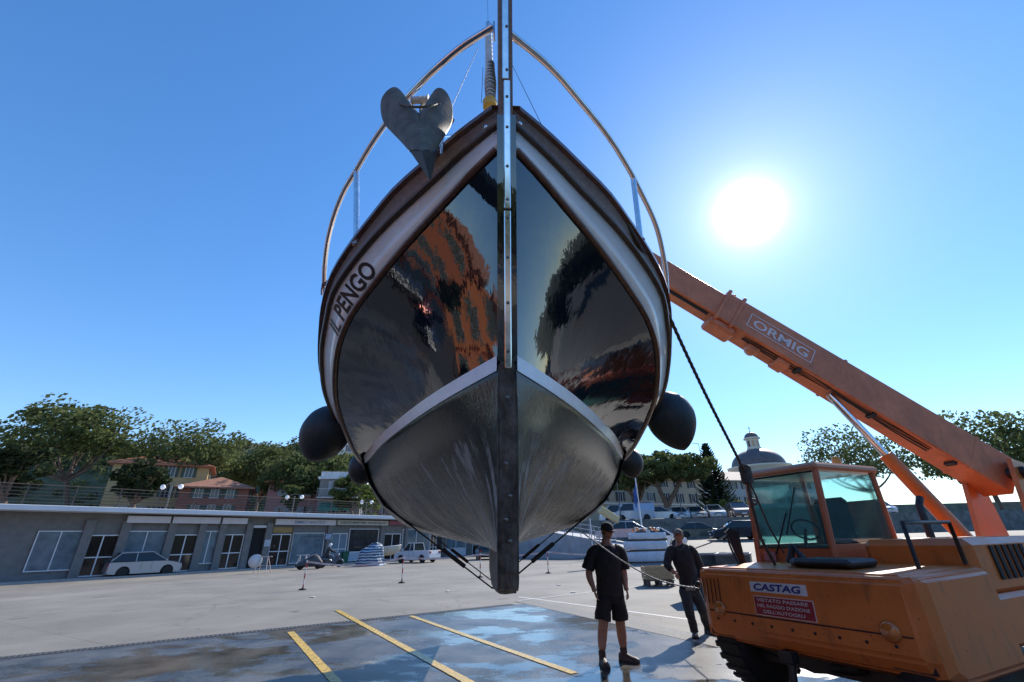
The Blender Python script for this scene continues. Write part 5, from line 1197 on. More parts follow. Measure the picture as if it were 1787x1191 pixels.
# conical tree (tiers of up-curved boughs)
c0 = at(1253, 886, 64); ctop = at(1237, 773, 64); z0 = PZ; H_ = ctop.z - z0
ar = thing('conical_tree', 'tall conical tree with upswept tiers of boughs before the convent', 'tree', (c0.x, c0.y, z0))
b = MB(); b.tube([(c0.x, c0.y, z0 - .1), (c0.x, c0.y, z0 + H_)], .2, 8, rr=[.26, .05]); b.build('trunk', lambert('grey_bark', (.16, .15, .14)), ar)
b = MB(); Rc = random.Random(9); nt_ = 31
for k in range(nt_):
    f = k / nt_; z = z0 + .9 + (H_ - 1.0) * f; L = 2.9 * (1 - f) ** .85 + .22
    nb_ = 9
    for j in range(nb_):
        a = j * 2 * math.pi / nb_ + k * .7 + Rc.uniform(-.15, .15); dx = Vector((math.cos(a), math.sin(a), 0)); Lj = L * Rc.uniform(.82, 1.08)
        P = [Vector((c0.x, c0.y, z)) + dx * (Lj * u) + Vector((0, 0, -.10 * Lj * math.sin(u * 2.2) + .38 * Lj * u ** 2.6)) for u in (0, .2, .4, .6, .8, 1.0)]
        for i in range(1, 6):
            q = P[i]; tdir = (P[i] - P[i - 1]).normalized(); sd = tdir.cross(Vector((0, 0, 1))).normalized()
            for m_ in range(4):
                o_ = P[i - 1].lerp(q, m_ / 4)
                for sg in (-1, 1):
                    e_ = o_ + sd * sg * .26 * (1.1 - .1 * i) + tdir * .16 + Vector((0, 0, .10)); b.add([o_ - tdir * .07, e_, o_ + tdir * .12 + Vector((0, 0, .03))], [(0, 1, 2)]); b.add([o_ - Vector((0, 0, .09)), e_, o_ + tdir * .1 + Vector((0, 0, .12))], [(0, 1, 2)])
            b.add([P[i - 1] + Vector((0, 0, .05)), q + Vector((0, 0, .05)), q - Vector((0, 0, .05)), P[i - 1] - Vector((0, 0, .05))], [(0, 1, 2, 3)])
b.build('crown', leafmat('araucaria_needles', (.035, .055, .03), (.018, .028, .016), 1.5), ar, fix=False)
# shrubs along the garden wall
def shrub(px, py, D, r, label, m=bushM, seed=1, z0=PZ, rx=1.6):
    c = at(px, py, D); t = thing('shrub', label, 'shrub', (c.x, c.y, c.z - r), 0, 'shrubs along the upper car park'); Rr_ = random.Random(seed); b = MB()
    for k in range(9): leaves(b, c + Vector((Rr_.uniform(-1, 1) * r * rx, Rr_.uniform(-.4, .4), Rr_.uniform(-.5, .5) * r)), (r * .6, r * .6, r * .5), 40, .14, Rr_)
    b.build('foliage', m, t, fix=False)
    b = MB(); b.tube([(c.x, c.y, z0), c], .06, 5); b.build('stem', bark, t)
shrub(1132, 888, 60, .9, 'yellow green shrub between the two right pine trunks', seed=1)
shrub(1240, 883, 61.5, .8, 'olive shrub at the foot of the conical tree', seed=2, rx=2.5)
shrub(1285, 880, 61.5, .8, 'leafy shrub right of the conical tree above the parked cars', seed=3, rx=2.5)
shrub(1215, 892, 61.6, .4, 'small pale shrub left of the conical tree foot', seed=4, rx=2)

# ================================================================== BEHIND THE CAMERA: the town the glossy hull mirrors
def town(x, y, w, h, c, label, floors, cols):
    house('town%d' % int(y * 10 + 500), label, (x, y), (0, 1), w, 10, 0, h, c, floors, cols, roofc=(.36, .15, .08), shut=(.03, .07, .045), win=(.9, 1.5), side=False, group='harbour houses left of the quay', name_='town_house')
town(-44, -8, 12, 8, 'x', '', 0, 0) if 0 else None
o = MB(); rows = []
for rad_, z_ in ((100, -1.2), (120, 7), (150, 13), (210, 10)):
    row = []
    for k in range(49):
        az = R(66) + (R(360 - 132)) * k / 48; hh = z_ * (1 + .22 * math.sin(k * .7) + .12 * math.sin(k * 1.9 + rad_)) if z_ > 0 else z_
        row.append((rad_ * math.sin(az), rad_ * math.cos(az), hh))
    rows.append(row)
o.grid(rows); o = o.build('hillscreen', lambert('hillscreen_green', (.05, .065, .035), scale=.25, var=.5)); tagp(o, 'added unseen hillside round the harbour', 'hill', kind='structure')  # unseen ring put in to keep the yellow horizon out of reflections
b = MB(); b.box((-8, -45, -.4), (150, 34, 1.6)); o = b.build('far_quay', lambert('far_quay_stone', (.22, .21, .2))); tagp(o, 'far side quay of the harbour', 'quay', kind='structure')
def ftown(x, y, w, h, c, label, floors, cols):
    house('far%d' % int(x * 10 + 900), label, (x + w, y), (-1, 0), w, 10, .4, h, c, floors, cols, roofc=(.36, .15, .08), shut=(.03, .07, .045), win=(.9, 1.5), side=False, group='harbour houses across the water', name_='town_house')
ftown(-62, -32, 13, 15, (.50, .30, .14), 'ochre harbour house farthest left across the water', 4, 4)
ftown(-48, -31, 12, 19, (.55, .17, .06), 'burnt orange harbour house across the water, second from left', 5, 4)
ftown(-35, -33, 11, 15, (.50, .14, .05), 'rust orange harbour house across the water, third from left', 4, 4)
ftown(-23, -32, 12, 12, (.56, .20, .07), 'orange harbour house across the water, fourth from left', 4, 4)
ftown(-10, -34, 9, 8, (.48, .14, .06), 'low terracotta harbour house across the water', 2, 3)
town(-38, 9, 10, 7.5, (.52, .17, .07), 'orange harbour house first beyond the shops', 2, 4)
town(-37, -3, 11, 9.5, (.58, .18, .06), 'bright orange harbour house second beyond the shops', 3, 4)
town(-38, -15, 11, 8.0, (.50, .15, .06), 'rust harbour house third beyond the shops', 2, 4)
HB = ['dark tree on the left shore nearest the shops', 'dark tree on the left shore by the low house', 'dark tree on the far quay before the ochre house', 'dark tree on the far quay before the orange house', 'dark tree on the far quay before the low house']
for i, (x, y, r, h) in enumerate(((-29, 12, 1.6, 3.4), (-27, -1.2, 1.8, 3.6), (-52, -30, 3, 7), (-30, -30, 2.5, 5.5), (-12, -31, 3, 6))):
    tree('broadleaf_tree', HB[i], (x, y, 0.0), None, (x, y, h * .6), (r, r, h * .42), 50, .25, darkM, .2, 'trees round the harbour', flat=False, seed=50 + i, nl=60)
HB = ['round tree right of the crane nearest the quay edge', 'tall dark tree right of the crane', 'bushy tree right of the crane beyond the tall one']
for i, (x, y, r, h) in enumerate(((22, -0.5, 2.6, 3.2), (27, 6.5, 3.0, 4.2), (32, 1, 3.2, 4.0))):
    tree('broadleaf_tree', HB[i], (x, y, 0.0), None, (x, y, h * .6), (r, r, h * .42), 60, .25, darkM, .2, 'trees right of the crane', flat=False, seed=80 + i, nl=60)
HB = ['tall pine across the water on the right', 'bushy pine across the water, middle of five', 'broad pine across the water far right', 'low pine across the water beside the low house', 'farthest right pine across the water']
for i, (x, y, r, h) in enumerate(((14, -32, 5.0, 13), (24, -30, 5, 10), (35, -33, 6, 14), (4, -31, 4, 8), (48, -32, 6, 12))):
    tree('pine_tree', HB[i], (x, y, 0.3), None, (x, y, h * .70), (r, r, h * .30), 60, .3, pineM, .3, 'pines across the harbour', flat=False, seed=60 + i, nl=50)
# ================================================================== PEOPLE
def skin_mesh(name, nodes, edges, m, parent, sub=2, root=None, smooth=True):
    ids = list(nodes); me = bpy.data.meshes.new(name)
    me.from_pydata([nodes[i][0] for i in ids], [(ids.index(a), ids.index(c)) for a, c in edges], [])
    o = bpy.data.objects.new(name, me); COL.objects.link(o)
    md = o.modifiers.new('s', 'SKIN'); md.branch_smoothing = .6
    sv = me.skin_vertices[0].data
    for i, k in enumerate(ids):
        r = nodes[k][1]; sv[i].radius = r if isinstance(r, (tuple, list)) else (r, r)
        sv[i].use_root = (k == (root or ids[0]))
    if sub: ms = o.modifiers.new('u', 'SUBSURF'); ms.levels = sub; ms.render_levels = sub
    bake(o)
    for p in o.data.polygons: p.use_smooth = smooth
    o.data.materials.append(m)
    if parent: link_child(o, parent)
    return o
def chain(*ids): return [(ids[i], ids[i + 1]) for i in range(len(ids) - 1)]
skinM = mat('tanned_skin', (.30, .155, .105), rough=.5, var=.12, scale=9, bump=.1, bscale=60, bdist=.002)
skinD = mat('darker_skin', (.27, .14, .10), rough=.5, var=.12, scale=9)  # slightly darker skin tone for the second man
blackc = mat('black_cotton', (.016, .015, .016), rough=.85, var=.3, scale=7, bump=.8, bscale=9, bdist=.03)
blacks = mat('black_shorts_cloth', (.012, .011, .012), rough=.85, var=.3, scale=7, bump=.7, bscale=9, bdist=.025)
navyc = mat('navy_wool', (.013, .016, .022), rough=.9, var=.3, scale=9, bump=.8, bscale=9, bdist=.03)
jean = mat('dark_jeans', (.020, .028, .036), rough=.85, var=.35, scale=9, bump=.6, bscale=10, bdist=.02)
boot = mat('dark_leather', (.05, .032, .025), rough=.6, var=.4, scale=15); sole = mat('boot_sole', (.02, .018, .016), rough=.8)
hairM = mat('dark_hair', (.03, .022, .018), rough=.7)
def hand(nodes, edges, wr, pre, palm_dir, fing_dir, side_dir, s=1.0, curl=.35):
    """palm + five finger chains on an existing wrist node; curl bends the fingers towards palm_dir"""
    wr = Vector(wr); f = Vector(fing_dir).normalized(); p = Vector(palm_dir).normalized(); sd = Vector(side_dir).normalized()
    mid = wr + f * .048 * s; nodes[pre + 'p'] = (mid, (.036 * s, .018 * s)); edges.append((pre + 'w', pre + 'p'))
    return mid, f, p, sd
def fingers(name, mid, f, p, sd, m, parent, s=1.0, curl=.5):
    """five tapered bent fingers rooted in the palm"""
    b = MB(); L = (.072, .080, .074, .058)
    for i in range(4):
        o_ = mid + sd * (.027 - .018 * i) * s + f * .018 * s - f * .012 * abs(i - 1.3) * .3; P = [o_ - f * .02 * s]; d = f.copy(); q = o_; rr = [.0095 * s]
        for k, fr in enumerate((.42, .33, .25)):
            d = (d * math.cos(curl * (.6 + .35 * k) + .05 * i) + p * math.sin(curl * (.6 + .35 * k) + .05 * i)).normalized() if k else (d + p * curl * .4).normalized()
            q = q + d * L[i] * fr * s; P.append(q); rr.append((.0092 - .0014 * k) * s)
        Pc = crom(P, 3); b.tube(Pc, .009, 8, rr=[rr[0] + (rr[-1] - rr[0]) * j / (len(Pc) - 1) for j in range(len(Pc))]); b.ball(P[-1], rr[-1], 8)
    t0 = mid - f * .02 * s + sd * .03 * s; t1 = t0 + (sd * .6 + f * .6 + p * .4).normalized() * .032 * s; t2 = t1 + (f * .9 + p * .5).normalized() * .028 * s
    b.tube(crom([t0 - sd * .015, t0, t1, t2], 3), .01, 8, rr=[.014 * s - .0005 * j for j in range(10)]); b.ball(t2, .0092 * s, 8)
    return b.build(name, m, parent, world=False)
def head(parent, c, yaw, tilt, roll, m, s=1.0):
    """returns (nodes matrix, object list): an ovoid head with brow, nose, lips, chin and ears; face looks along -Y before yaw"""
    Mt = Matrix.Translation(Vector(c)) @ Matrix.Rotation(yaw, 4, 'Z') @ Matrix.Rotation(tilt, 4, 'X') @ Matrix.Rotation(roll, 4, 'Y')
    b = MB(); n1, n2 = 22, 26; vs = []; fs = []
    for i in range(n1 + 1):
        th = math.pi * i / n1
        for k in range(n2):
            a = 2 * math.pi * k / n2; x = math.sin(th) * math.sin(a); y = -math.sin(th) * math.cos(a); z = math.cos(th)
            w_ = .076; d = .098; h = .118
            if z < 0: w_ *= 1 - .30 * (-z) ** 1.4
            X, Y, Z = x * w_, y * d, z * h
            if y > 0 and z < -.2: Y *= 1 - .45 * min(1, (-z - .2) * 1.6)
            fr = max(0, -y)                               # face side
            g = lambda x0, z0, sx, sz: math.exp(-((x - x0) / sx) ** 2 - ((z - z0) / sz) ** 2)
            if y < 0:
                Y -= .026 * g(0, -.14, .13, .13) * 1.0 + .012 * g(0, .05, .10, .22)      # nose
                Y -= .007 * g(0, .22, .6, .10)                                          # brow
                Y += .011 * (g(.38, .04, .20, .13) + g(-.38, .04, .20, .13))            # eye hollows
                Y -= .006 * g(0, -.46, .26, .06) + .005 * g(0, -.56, .24, .05); Y += .004 * g(0, -.51, .25, .025)
                Y -= .010 * g(0, -.80, .30, .16)                                        # chin
            vs.append(Mt @ (Vector((X, Y, Z)) * s))
    for i in range(n1):
        for k in range(n2): fs.append((i * n2 + k, (i + 1) * n2 + k, (i + 1) * n2 + (k + 1) % n2, i * n2 + (k + 1) % n2))
    b.add(vs, fs, True)
    for sx in (-1, 1):
        b.ball(Mt @ (Vector((sx * .079, .012, -.005)) * s), (.010 * s, .019 * s, .032 * s), 10)
    return b, Mt
def cap(parent, Mt, s, m, m2=None, brim=True):
    b = MB(); vs = []; n = 26
    prof = [(1.09, .14), (1.10, .30), (1.05, .52), (.90, .76), (.62, .94), (.30, 1.03), (.001, 1.05)]
    rows = [[Mt @ (Vector((.076 * r * math.sin(a), -.098 * r * math.cos(a), .122 * z)) * s) for a in [k * 2 * math.pi / n for k in range(n + 1)]] for r, z in prof]
    b.grid(rows)
    o = b.build('cap', [m], parent, world=False, merge=.0005)
    b = MB(); up = []; lo = []
    for k in range(13):
        a = -1.15 + 2.3 * k / 12; e = Vector((.076 * 1.09 * math.sin(a), -.098 * 1.09 * math.cos(a), .122 * .17)); L = .075 * math.cos(a * 1.25) ** .6 if abs(a * 1.25) < 1.55 else 0
        up.append(e); lo.append(e + Vector((e.x * .15, -L, -.012 - .006 * math.cos(a))))
    b.grid([[Mt @ (v * s) for v in up], [Mt @ (v * s) for v in lo], [Mt @ ((v + Vector((0, 0, -.005))) * s) for v in lo], [Mt @ ((v + Vector((0, 0, -.006))) * s) for v in up]])
    br = b.build('cap_brim', [m], o, world=False); return o
def shoe(parent, ankle, toe_dir, m, s=1.0, high=.10):
    t = Vector(toe_dir).normalized(); sd = t.cross(Vector((0, 0, 1))).normalized(); a = Vector((ankle[0], ankle[1], 0)); b = MB()
    secs = [(-.075, .030, .07), (-.06, .038, .085), (-.01, .040, .095), (.05, .042, .075), (.10, .048, .058), (.15, .050, .050), (.185, .040, .042), (.205, .018, .030)]
    rows = []
    for x, w_, h in secs:
        w_ *= 1.08; rows.append([a + t * x * s + sd * (w_ * math.cos(th)) * s + Vector((0, 0, .028 + (h if math.sin(th) > 0 else .012) * math.sin(th) * s)) for th in [k * 2 * math.pi / 14 for k in range(15)]])
    b.grid(rows); b.add(rows[0][:-1], [list(range(14))]); b.add(rows[-1][:-1], [list(range(14))])
    b.tube([a + Vector((0, 0, .06)), a + t * -.005 + Vector((0, 0, .06 + high))], .05, 14, rr=[.046, .050])
    bo = b.build('boot', m, parent, world=False)
    b = MB(); r0 = [a + t * x * s + sd * w_ * 1.15 * s for x, w_, h in secs]; r1 = [a + t * x * s - sd * w_ * 1.15 * s for x, w_, h in secs]; u = Vector((0, 0, .026)); z_ = Vector((0, 0, .002))
    b.grid([[p + z_ for p in r0], [p + u for p in r0], [p + u for p in r1], [p + z_ for p in r1], [p + z_ for p in r0]], False)
    b.add([r0[0] + z_, r0[0] + u, r1[0] + u, r1[0] + z_], [(0, 1, 2, 3)]); b.add([r0[-1] + z_, r0[-1] + u, r1[-1] + u, r1[-1] + z_], [(0, 1, 2, 3)])
    b.build('boot_sole', sole, bo, world=False); return bo

# ---- man in shorts: local frame at his feet, X right in the picture, Y away from the camera
G1 = gnd(1074, 1160); G1 = Vector((G1.x, G1.y, 0)); m1 = thing('person', 'man in black T-shirt, black shorts, cap and sunglasses standing on the wet apron', 'person', G1)
def L1(px, py, dy=0.0):
    p = at(px, py, G1.y + dy); return p - G1
LA = L1(1052, 1152, -.05); RA = L1(1090, 1147, .10)
LA.z = .09; RA.z = .09
N = {}
hp = L1(1066, 1036, .04)
N['pel'] = (hp, (.150, .105)); N['wst'] = (L1(1063, 1005, .03), (.148, .105)); N['chs'] = (L1(1060, 975, .02), (.175, .118)); N['shm'] = (L1(1059, 955, .03), (.12, .09)); N['nk'] = (L1(1058, 946, .02), (.058, .058)); N['hd0'] = (L1(1058, 934, .01), (.058, .065))
N['ls'] = (L1(1037, 961, .03), (.062, .062)); N['le'] = (L1(1027, 1000, .05), (.046, .046)); N['lf'] = (L1(1030, 1012, .03), (.045, .045)); N['lw'] = (L1(1036, 1027, -.02), (.028, .026))
N['rs'] = (L1(1082, 962, .03), (.062, .062)); N['re'] = (L1(1088, 1000, .07), (.046, .046)); N['rf'] = (L1(1090, 1011, .05), (.044, .044)); N['rw'] = (L1(1092, 1025, .02), (.028, .026))
N['lh'] = (L1(1056, 1045, .03), (.092, .095)); N['lk'] = (L1(1053, 1092, -.02), (.055, .058)); N['lc'] = (L1(1051, 1108, .02), (.060, .062)); N['la'] = (LA + Vector((0, 0, .06)), (.038, .042))
N['rh'] = (L1(1077, 1045, .05), (.092, .095)); N['rk'] = (L1(1083, 1092, .08), (.055, .058)); N['rc'] = (L1(1085, 1108, .12), (.060, .062)); N['ra'] = (RA + Vector((0, 0, .06)), (.038, .042))
E = chain('pel', 'wst', 'chs', 'shm', 'nk', 'hd0') + chain('shm', 'ls', 'le', 'lf', 'lw') + chain('shm', 'rs', 're', 'rf', 'rw') + chain('pel', 'lh', 'lk', 'lc', 'la') + chain('pel', 'rh', 'rk', 'rc', 'ra')
for pre, wx, sd in (('l', 'lw', 1), ('r', 'rw', -1)):
    wr = N[wx][0]; f = (Vector((.15 * 1, -.25, -1))).normalized(); N[pre + 'p'] = (wr + f * .055, (.020, .038)); E.append((wx, pre + 'p'))
# slim the body under the clothes so that only the clothes show there
Nb = {k: (v[0], tuple(r * (.95 if k in ('pel', 'wst', 'chs', 'shm', 'ls', 'rs', 'lh', 'rh') else 1.22) for r in v[1])) for k, v in N.items()}
bd1 = skin_mesh('body', Nb, E, skinM, m1, root='pel')
for pre in ('l', 'r'):
    wr, mid = N[pre + 'w'][0], N[pre + 'p'][0]; f = (mid - wr).normalized()
    inw = Vector((.8 if pre == 'l' else -.8, .25, 0)); fingers('hand', mid + f * .012, f, inw, Vector((0, -1, -.2)), skinM, m1, 1.0, .5)
hb, HM = head(m1, L1(1058, 927, .0) + Vector((.01, -.01, -.0)), R(32), R(6), 0, skinM, 1.0); hb.build('head', skinM, m1, world=False, merge=.0004)
beard = MB()
cap(m1, HM, 1.0, blackc)
b = MB()
for sx in (-1, 1): b.ball(HM @ Vector((sx * .034, -.088, .012)), (.026, .014, .019), 10)
b.tube([HM @ Vector((-.078, 0, .018)), HM @ Vector((-.066, -.075, .02)), HM @ Vector((0, -.100, .02)), HM @ Vector((.066, -.075, .02)), HM @ Vector((.078, 0, .018))], .004, 6); b.build('sunglasses', mat('sunglass_black', (.01, .01, .012), rough=.1), m1, world=False)
b = MB(); rows = [[HM @ Vector((.0775 * r * math.sin(a), -.100 * r * math.cos(a), z * .118)) for a in [math.pi * .42 + k * math.pi * 1.16 / 12 for k in range(13)]] for r, z in ((1.02, .2), (1.03, 0.0), (.99, -.25), (.85, -.5))]
b.grid(rows); b.build('hair', hairM, m1, world=False)
def garment(name, parts, m, parent):
    b = MB()
    for pts, rad, n in parts:
        P = crom(pts, 9); rr = []
        for i in range(len(P)):
            f = i / (len(P) - 1) * (len(rad) - 1); k = min(int(f), len(rad) - 2); g = f - k
            a = rad[k] if isinstance(rad[k], tuple) else (rad[k], rad[k]); c = rad[k + 1] if isinstance(rad[k + 1], tuple) else (rad[k + 1], rad[k + 1])
            g = g * g * (3 - 2 * g); rr.append((a[0] + (c[0] - a[0]) * g, a[1] + (c[1] - a[1]) * g))
        b.tube(P, .1, n, rr=rr)
    for i, v in enumerate(b.v): b.v[i] = v + Vector((1, .6, 0)) * (.014 * noise.noise(Vector((v.x * 7, v.y * 7, v.z * 11 + v.x * 9))) + .008 * noise.noise(Vector((v.x * 22, v.y * 22, v.z * 30))))
    return b.build(name, m, parent, world=False)
garment('t_shirt', [([L1(1065, 1040, .04), L1(1064, 1022, .04), L1(1062, 1003, .03), L1(1060, 982, .02), L1(1059, 965, .03), L1(1058, 954, .03), L1(1058, 947, .02)],
         [(.128, .192), (.130, .190), (.130, .188), (.138, .205), (.125, .205), (.092, .150), (.068, .078)], 36),
        ([L1(1046, 957, .03), L1(1036, 963, .03), L1(1030, 978, .04), L1(1026, 994, .05)], [.068, .078, .082, .092], 16),
        ([L1(1072, 957, .03), L1(1082, 963, .04), L1(1087, 978, .05), L1(1089, 993, .06)], [.068, .077, .079, .086], 16)], blackc, m1)
garment('shorts', [([L1(1064, 1022, .04), hp, L1(1067, 1052, .04)], [(.118, .178), (.125, .180), (.10, .155)], 24),
        ([L1(1057, 1036, .03), L1(1055, 1052, .03), L1(1053, 1068, .01), L1(1052, 1083, -.01)], [.100, .112, .108, .114], 18),
        ([L1(1076, 1036, .05), L1(1078, 1052, .06), L1(1081, 1066, .07), L1(1083, 1081, .08)], [.100, .112, .108, .112], 18)], blacks, m1)
shoe(m1, LA, (.05, -1, 0), boot, 1.05, .11); shoe(m1, RA, (.75, -.66, 0), boot, 1.05, .11)

# ---- second man, leaning forward beside the crane
G2 = gnd(1210, 1113); G2 = Vector((G2.x, G2.y, 0)); m2 = thing('person', 'man in dark navy sweater, dark jeans and patterned cap looking up beside the crane', 'person', G2)
def L2(px, py, dy=0.0): p = at(px, py, G2.y + dy); return p - G2
A2l = L2(1213, 1108, 0); A2l.z = .09; A2r = L2(1236, 1098, .25); A2r.z = .09
N = {}
N['pel'] = (L2(1203, 1022, .05), (.135, .10)); N['wst'] = (L2(1198, 1000, .02), (.13, .10)); N['chs'] = (L2(1192, 972, -.02), (.155, .11)); N['shm'] = (L2(1189, 958, 0), (.11, .085)); N['nk'] = (L2(1186, 948, 0), (.052, .052)); N['hd0'] = (L2(1185, 940, 0), (.052, .058))
N['ls'] = (L2(1171, 961, 0), (.058, .058)); N['le'] = (L2(1166, 984, -.05), (.044, .044)); N['lw'] = (L2(1174, 997, -.18), (.028, .026))
N['rs'] = (L2(1208, 963, 0), (.058, .058)); N['re'] = (L2(1223, 990, .1), (.044, .044)); N['rw'] = (L2(1221, 1012, .05), (.028, .026))
N['lh'] = (L2(1196, 1033, .03), (.085, .09)); N['lk'] = (L2(1203, 1068, -.08), (.058, .060)); N['lc'] = (L2(1207, 1082, -.02), (.055, .056)); N['la'] = (A2l + Vector((0, 0, .06)), (.038, .042))
N['rh'] = (L2(1211, 1033, .07), (.085, .09)); N['rk'] = (L2(1225, 1062, .05), (.058, .060)); N['rc'] = (L2(1229, 1076, .15), (.055, .056)); N['ra'] = (A2r + Vector((0, 0, .06)), (.038, .042))
E = chain('pel', 'wst', 'chs', 'shm', 'nk', 'hd0') + chain('shm', 'ls', 'le', 'lw') + chain('shm', 'rs', 're', 'rw') + chain('pel', 'lh', 'lk', 'lc', 'la') + chain('pel', 'rh', 'rk', 'rc', 'ra')
N['lp'] = (L2(1179, 1003, -.20), (.022, .036)); N['rp'] = (L2(1221, 1018, .03), (.020, .036)); E += [('lw', 'lp'), ('rw', 'rp')]
Nb = {k: (v[0], tuple(r * (.85 if k not in ('nk', 'hd0', 'lw', 'rw', 'lp', 'rp') else 1.22) for r in v[1])) for k, v in N.items()}
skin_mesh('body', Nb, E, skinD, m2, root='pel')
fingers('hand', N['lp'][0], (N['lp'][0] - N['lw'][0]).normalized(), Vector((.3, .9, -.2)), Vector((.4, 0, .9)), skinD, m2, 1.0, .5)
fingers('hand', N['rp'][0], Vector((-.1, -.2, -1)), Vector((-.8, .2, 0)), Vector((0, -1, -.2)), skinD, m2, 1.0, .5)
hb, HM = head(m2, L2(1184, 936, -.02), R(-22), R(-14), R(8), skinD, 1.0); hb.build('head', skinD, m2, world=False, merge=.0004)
cp2 = cap(m2, HM, 1.0, mat('patterned_cap_cloth', (.22, .20, .17), rough=.8, col2=(.04, .04, .04), scale=14))
b = MB(); rows = [[HM @ Vector((.0775 * r * math.sin(a), -.100 * r * math.cos(a), z * .118)) for a in [math.pi * .42 + k * math.pi * 1.16 / 12 for k in range(13)]] for r, z in ((1.02, .2), (1.03, 0.0), (.99, -.25), (.85, -.5))]
b.grid(rows); b.build('hair', mat('grey_hair', (.10, .09, .08), rough=.8), m2, world=False)
garment('sweater', [([L2(1205, 1030, .05), L2(1202, 1018, .04), L2(1198, 1000, .02), L2(1193, 980, -.01), L2(1190, 965, 0), L2(1188, 955, 0), L2(1186, 949, 0)],
         [(.115, .158), (.120, .165), (.122, .165), (.130, .190), (.120, .190), (.088, .140), (.060, .070)], 36),
        ([L2(1177, 957, 0), L2(1170, 963, 0), L2(1165, 983, -.05), L2(1168, 990, -.11), L2(1173, 995, -.16)], [.070, .080, .070, .060, .045], 16),
        ([L2(1201, 957, 0), L2(1209, 964, 0), L2(1222, 990, .1), L2(1222, 1000, .08), L2(1221, 1009, .06)], [.070, .082, .070, .060, .046], 16)], navyc, m2)
b = MB(); b.tube([L2(1178, 953, -.1), L2(1183, 959, -.12), L2(1188, 960, -.12), L2(1196, 953, -.08)], .012, 6); b.build('collar', mat('collar_cloth', (.05, .055, .065), rough=.8), m2, world=False)
garment('jeans', [([L2(1202, 1014, .04), N['pel'][0], L2(1205, 1040, .05)], [(.108, .150), (.112, .155), (.09, .135)], 24),
        ([L2(1196, 1028, .03), N['lh'][0], N['lk'][0], N['lc'][0], A2l + Vector((0, 0, -.01))], [.09, .105, .080, .072, .066], 18),
        ([L2(1212, 1028, .06), N['rh'][0], N['rk'][0], N['rc'][0], A2r + Vector((0, 0, -.01))], [.09, .105, .080, .072, .066], 18)], jean, m2)
dsh = mat('black_shoe', (.018, .017, .017), rough=.55)
shoe(m2, A2l, (-.35, -1, 0), dsh, 1.05, .06); shoe(m2, A2r, (.3, -1, 0), dsh, 1.05, .06)
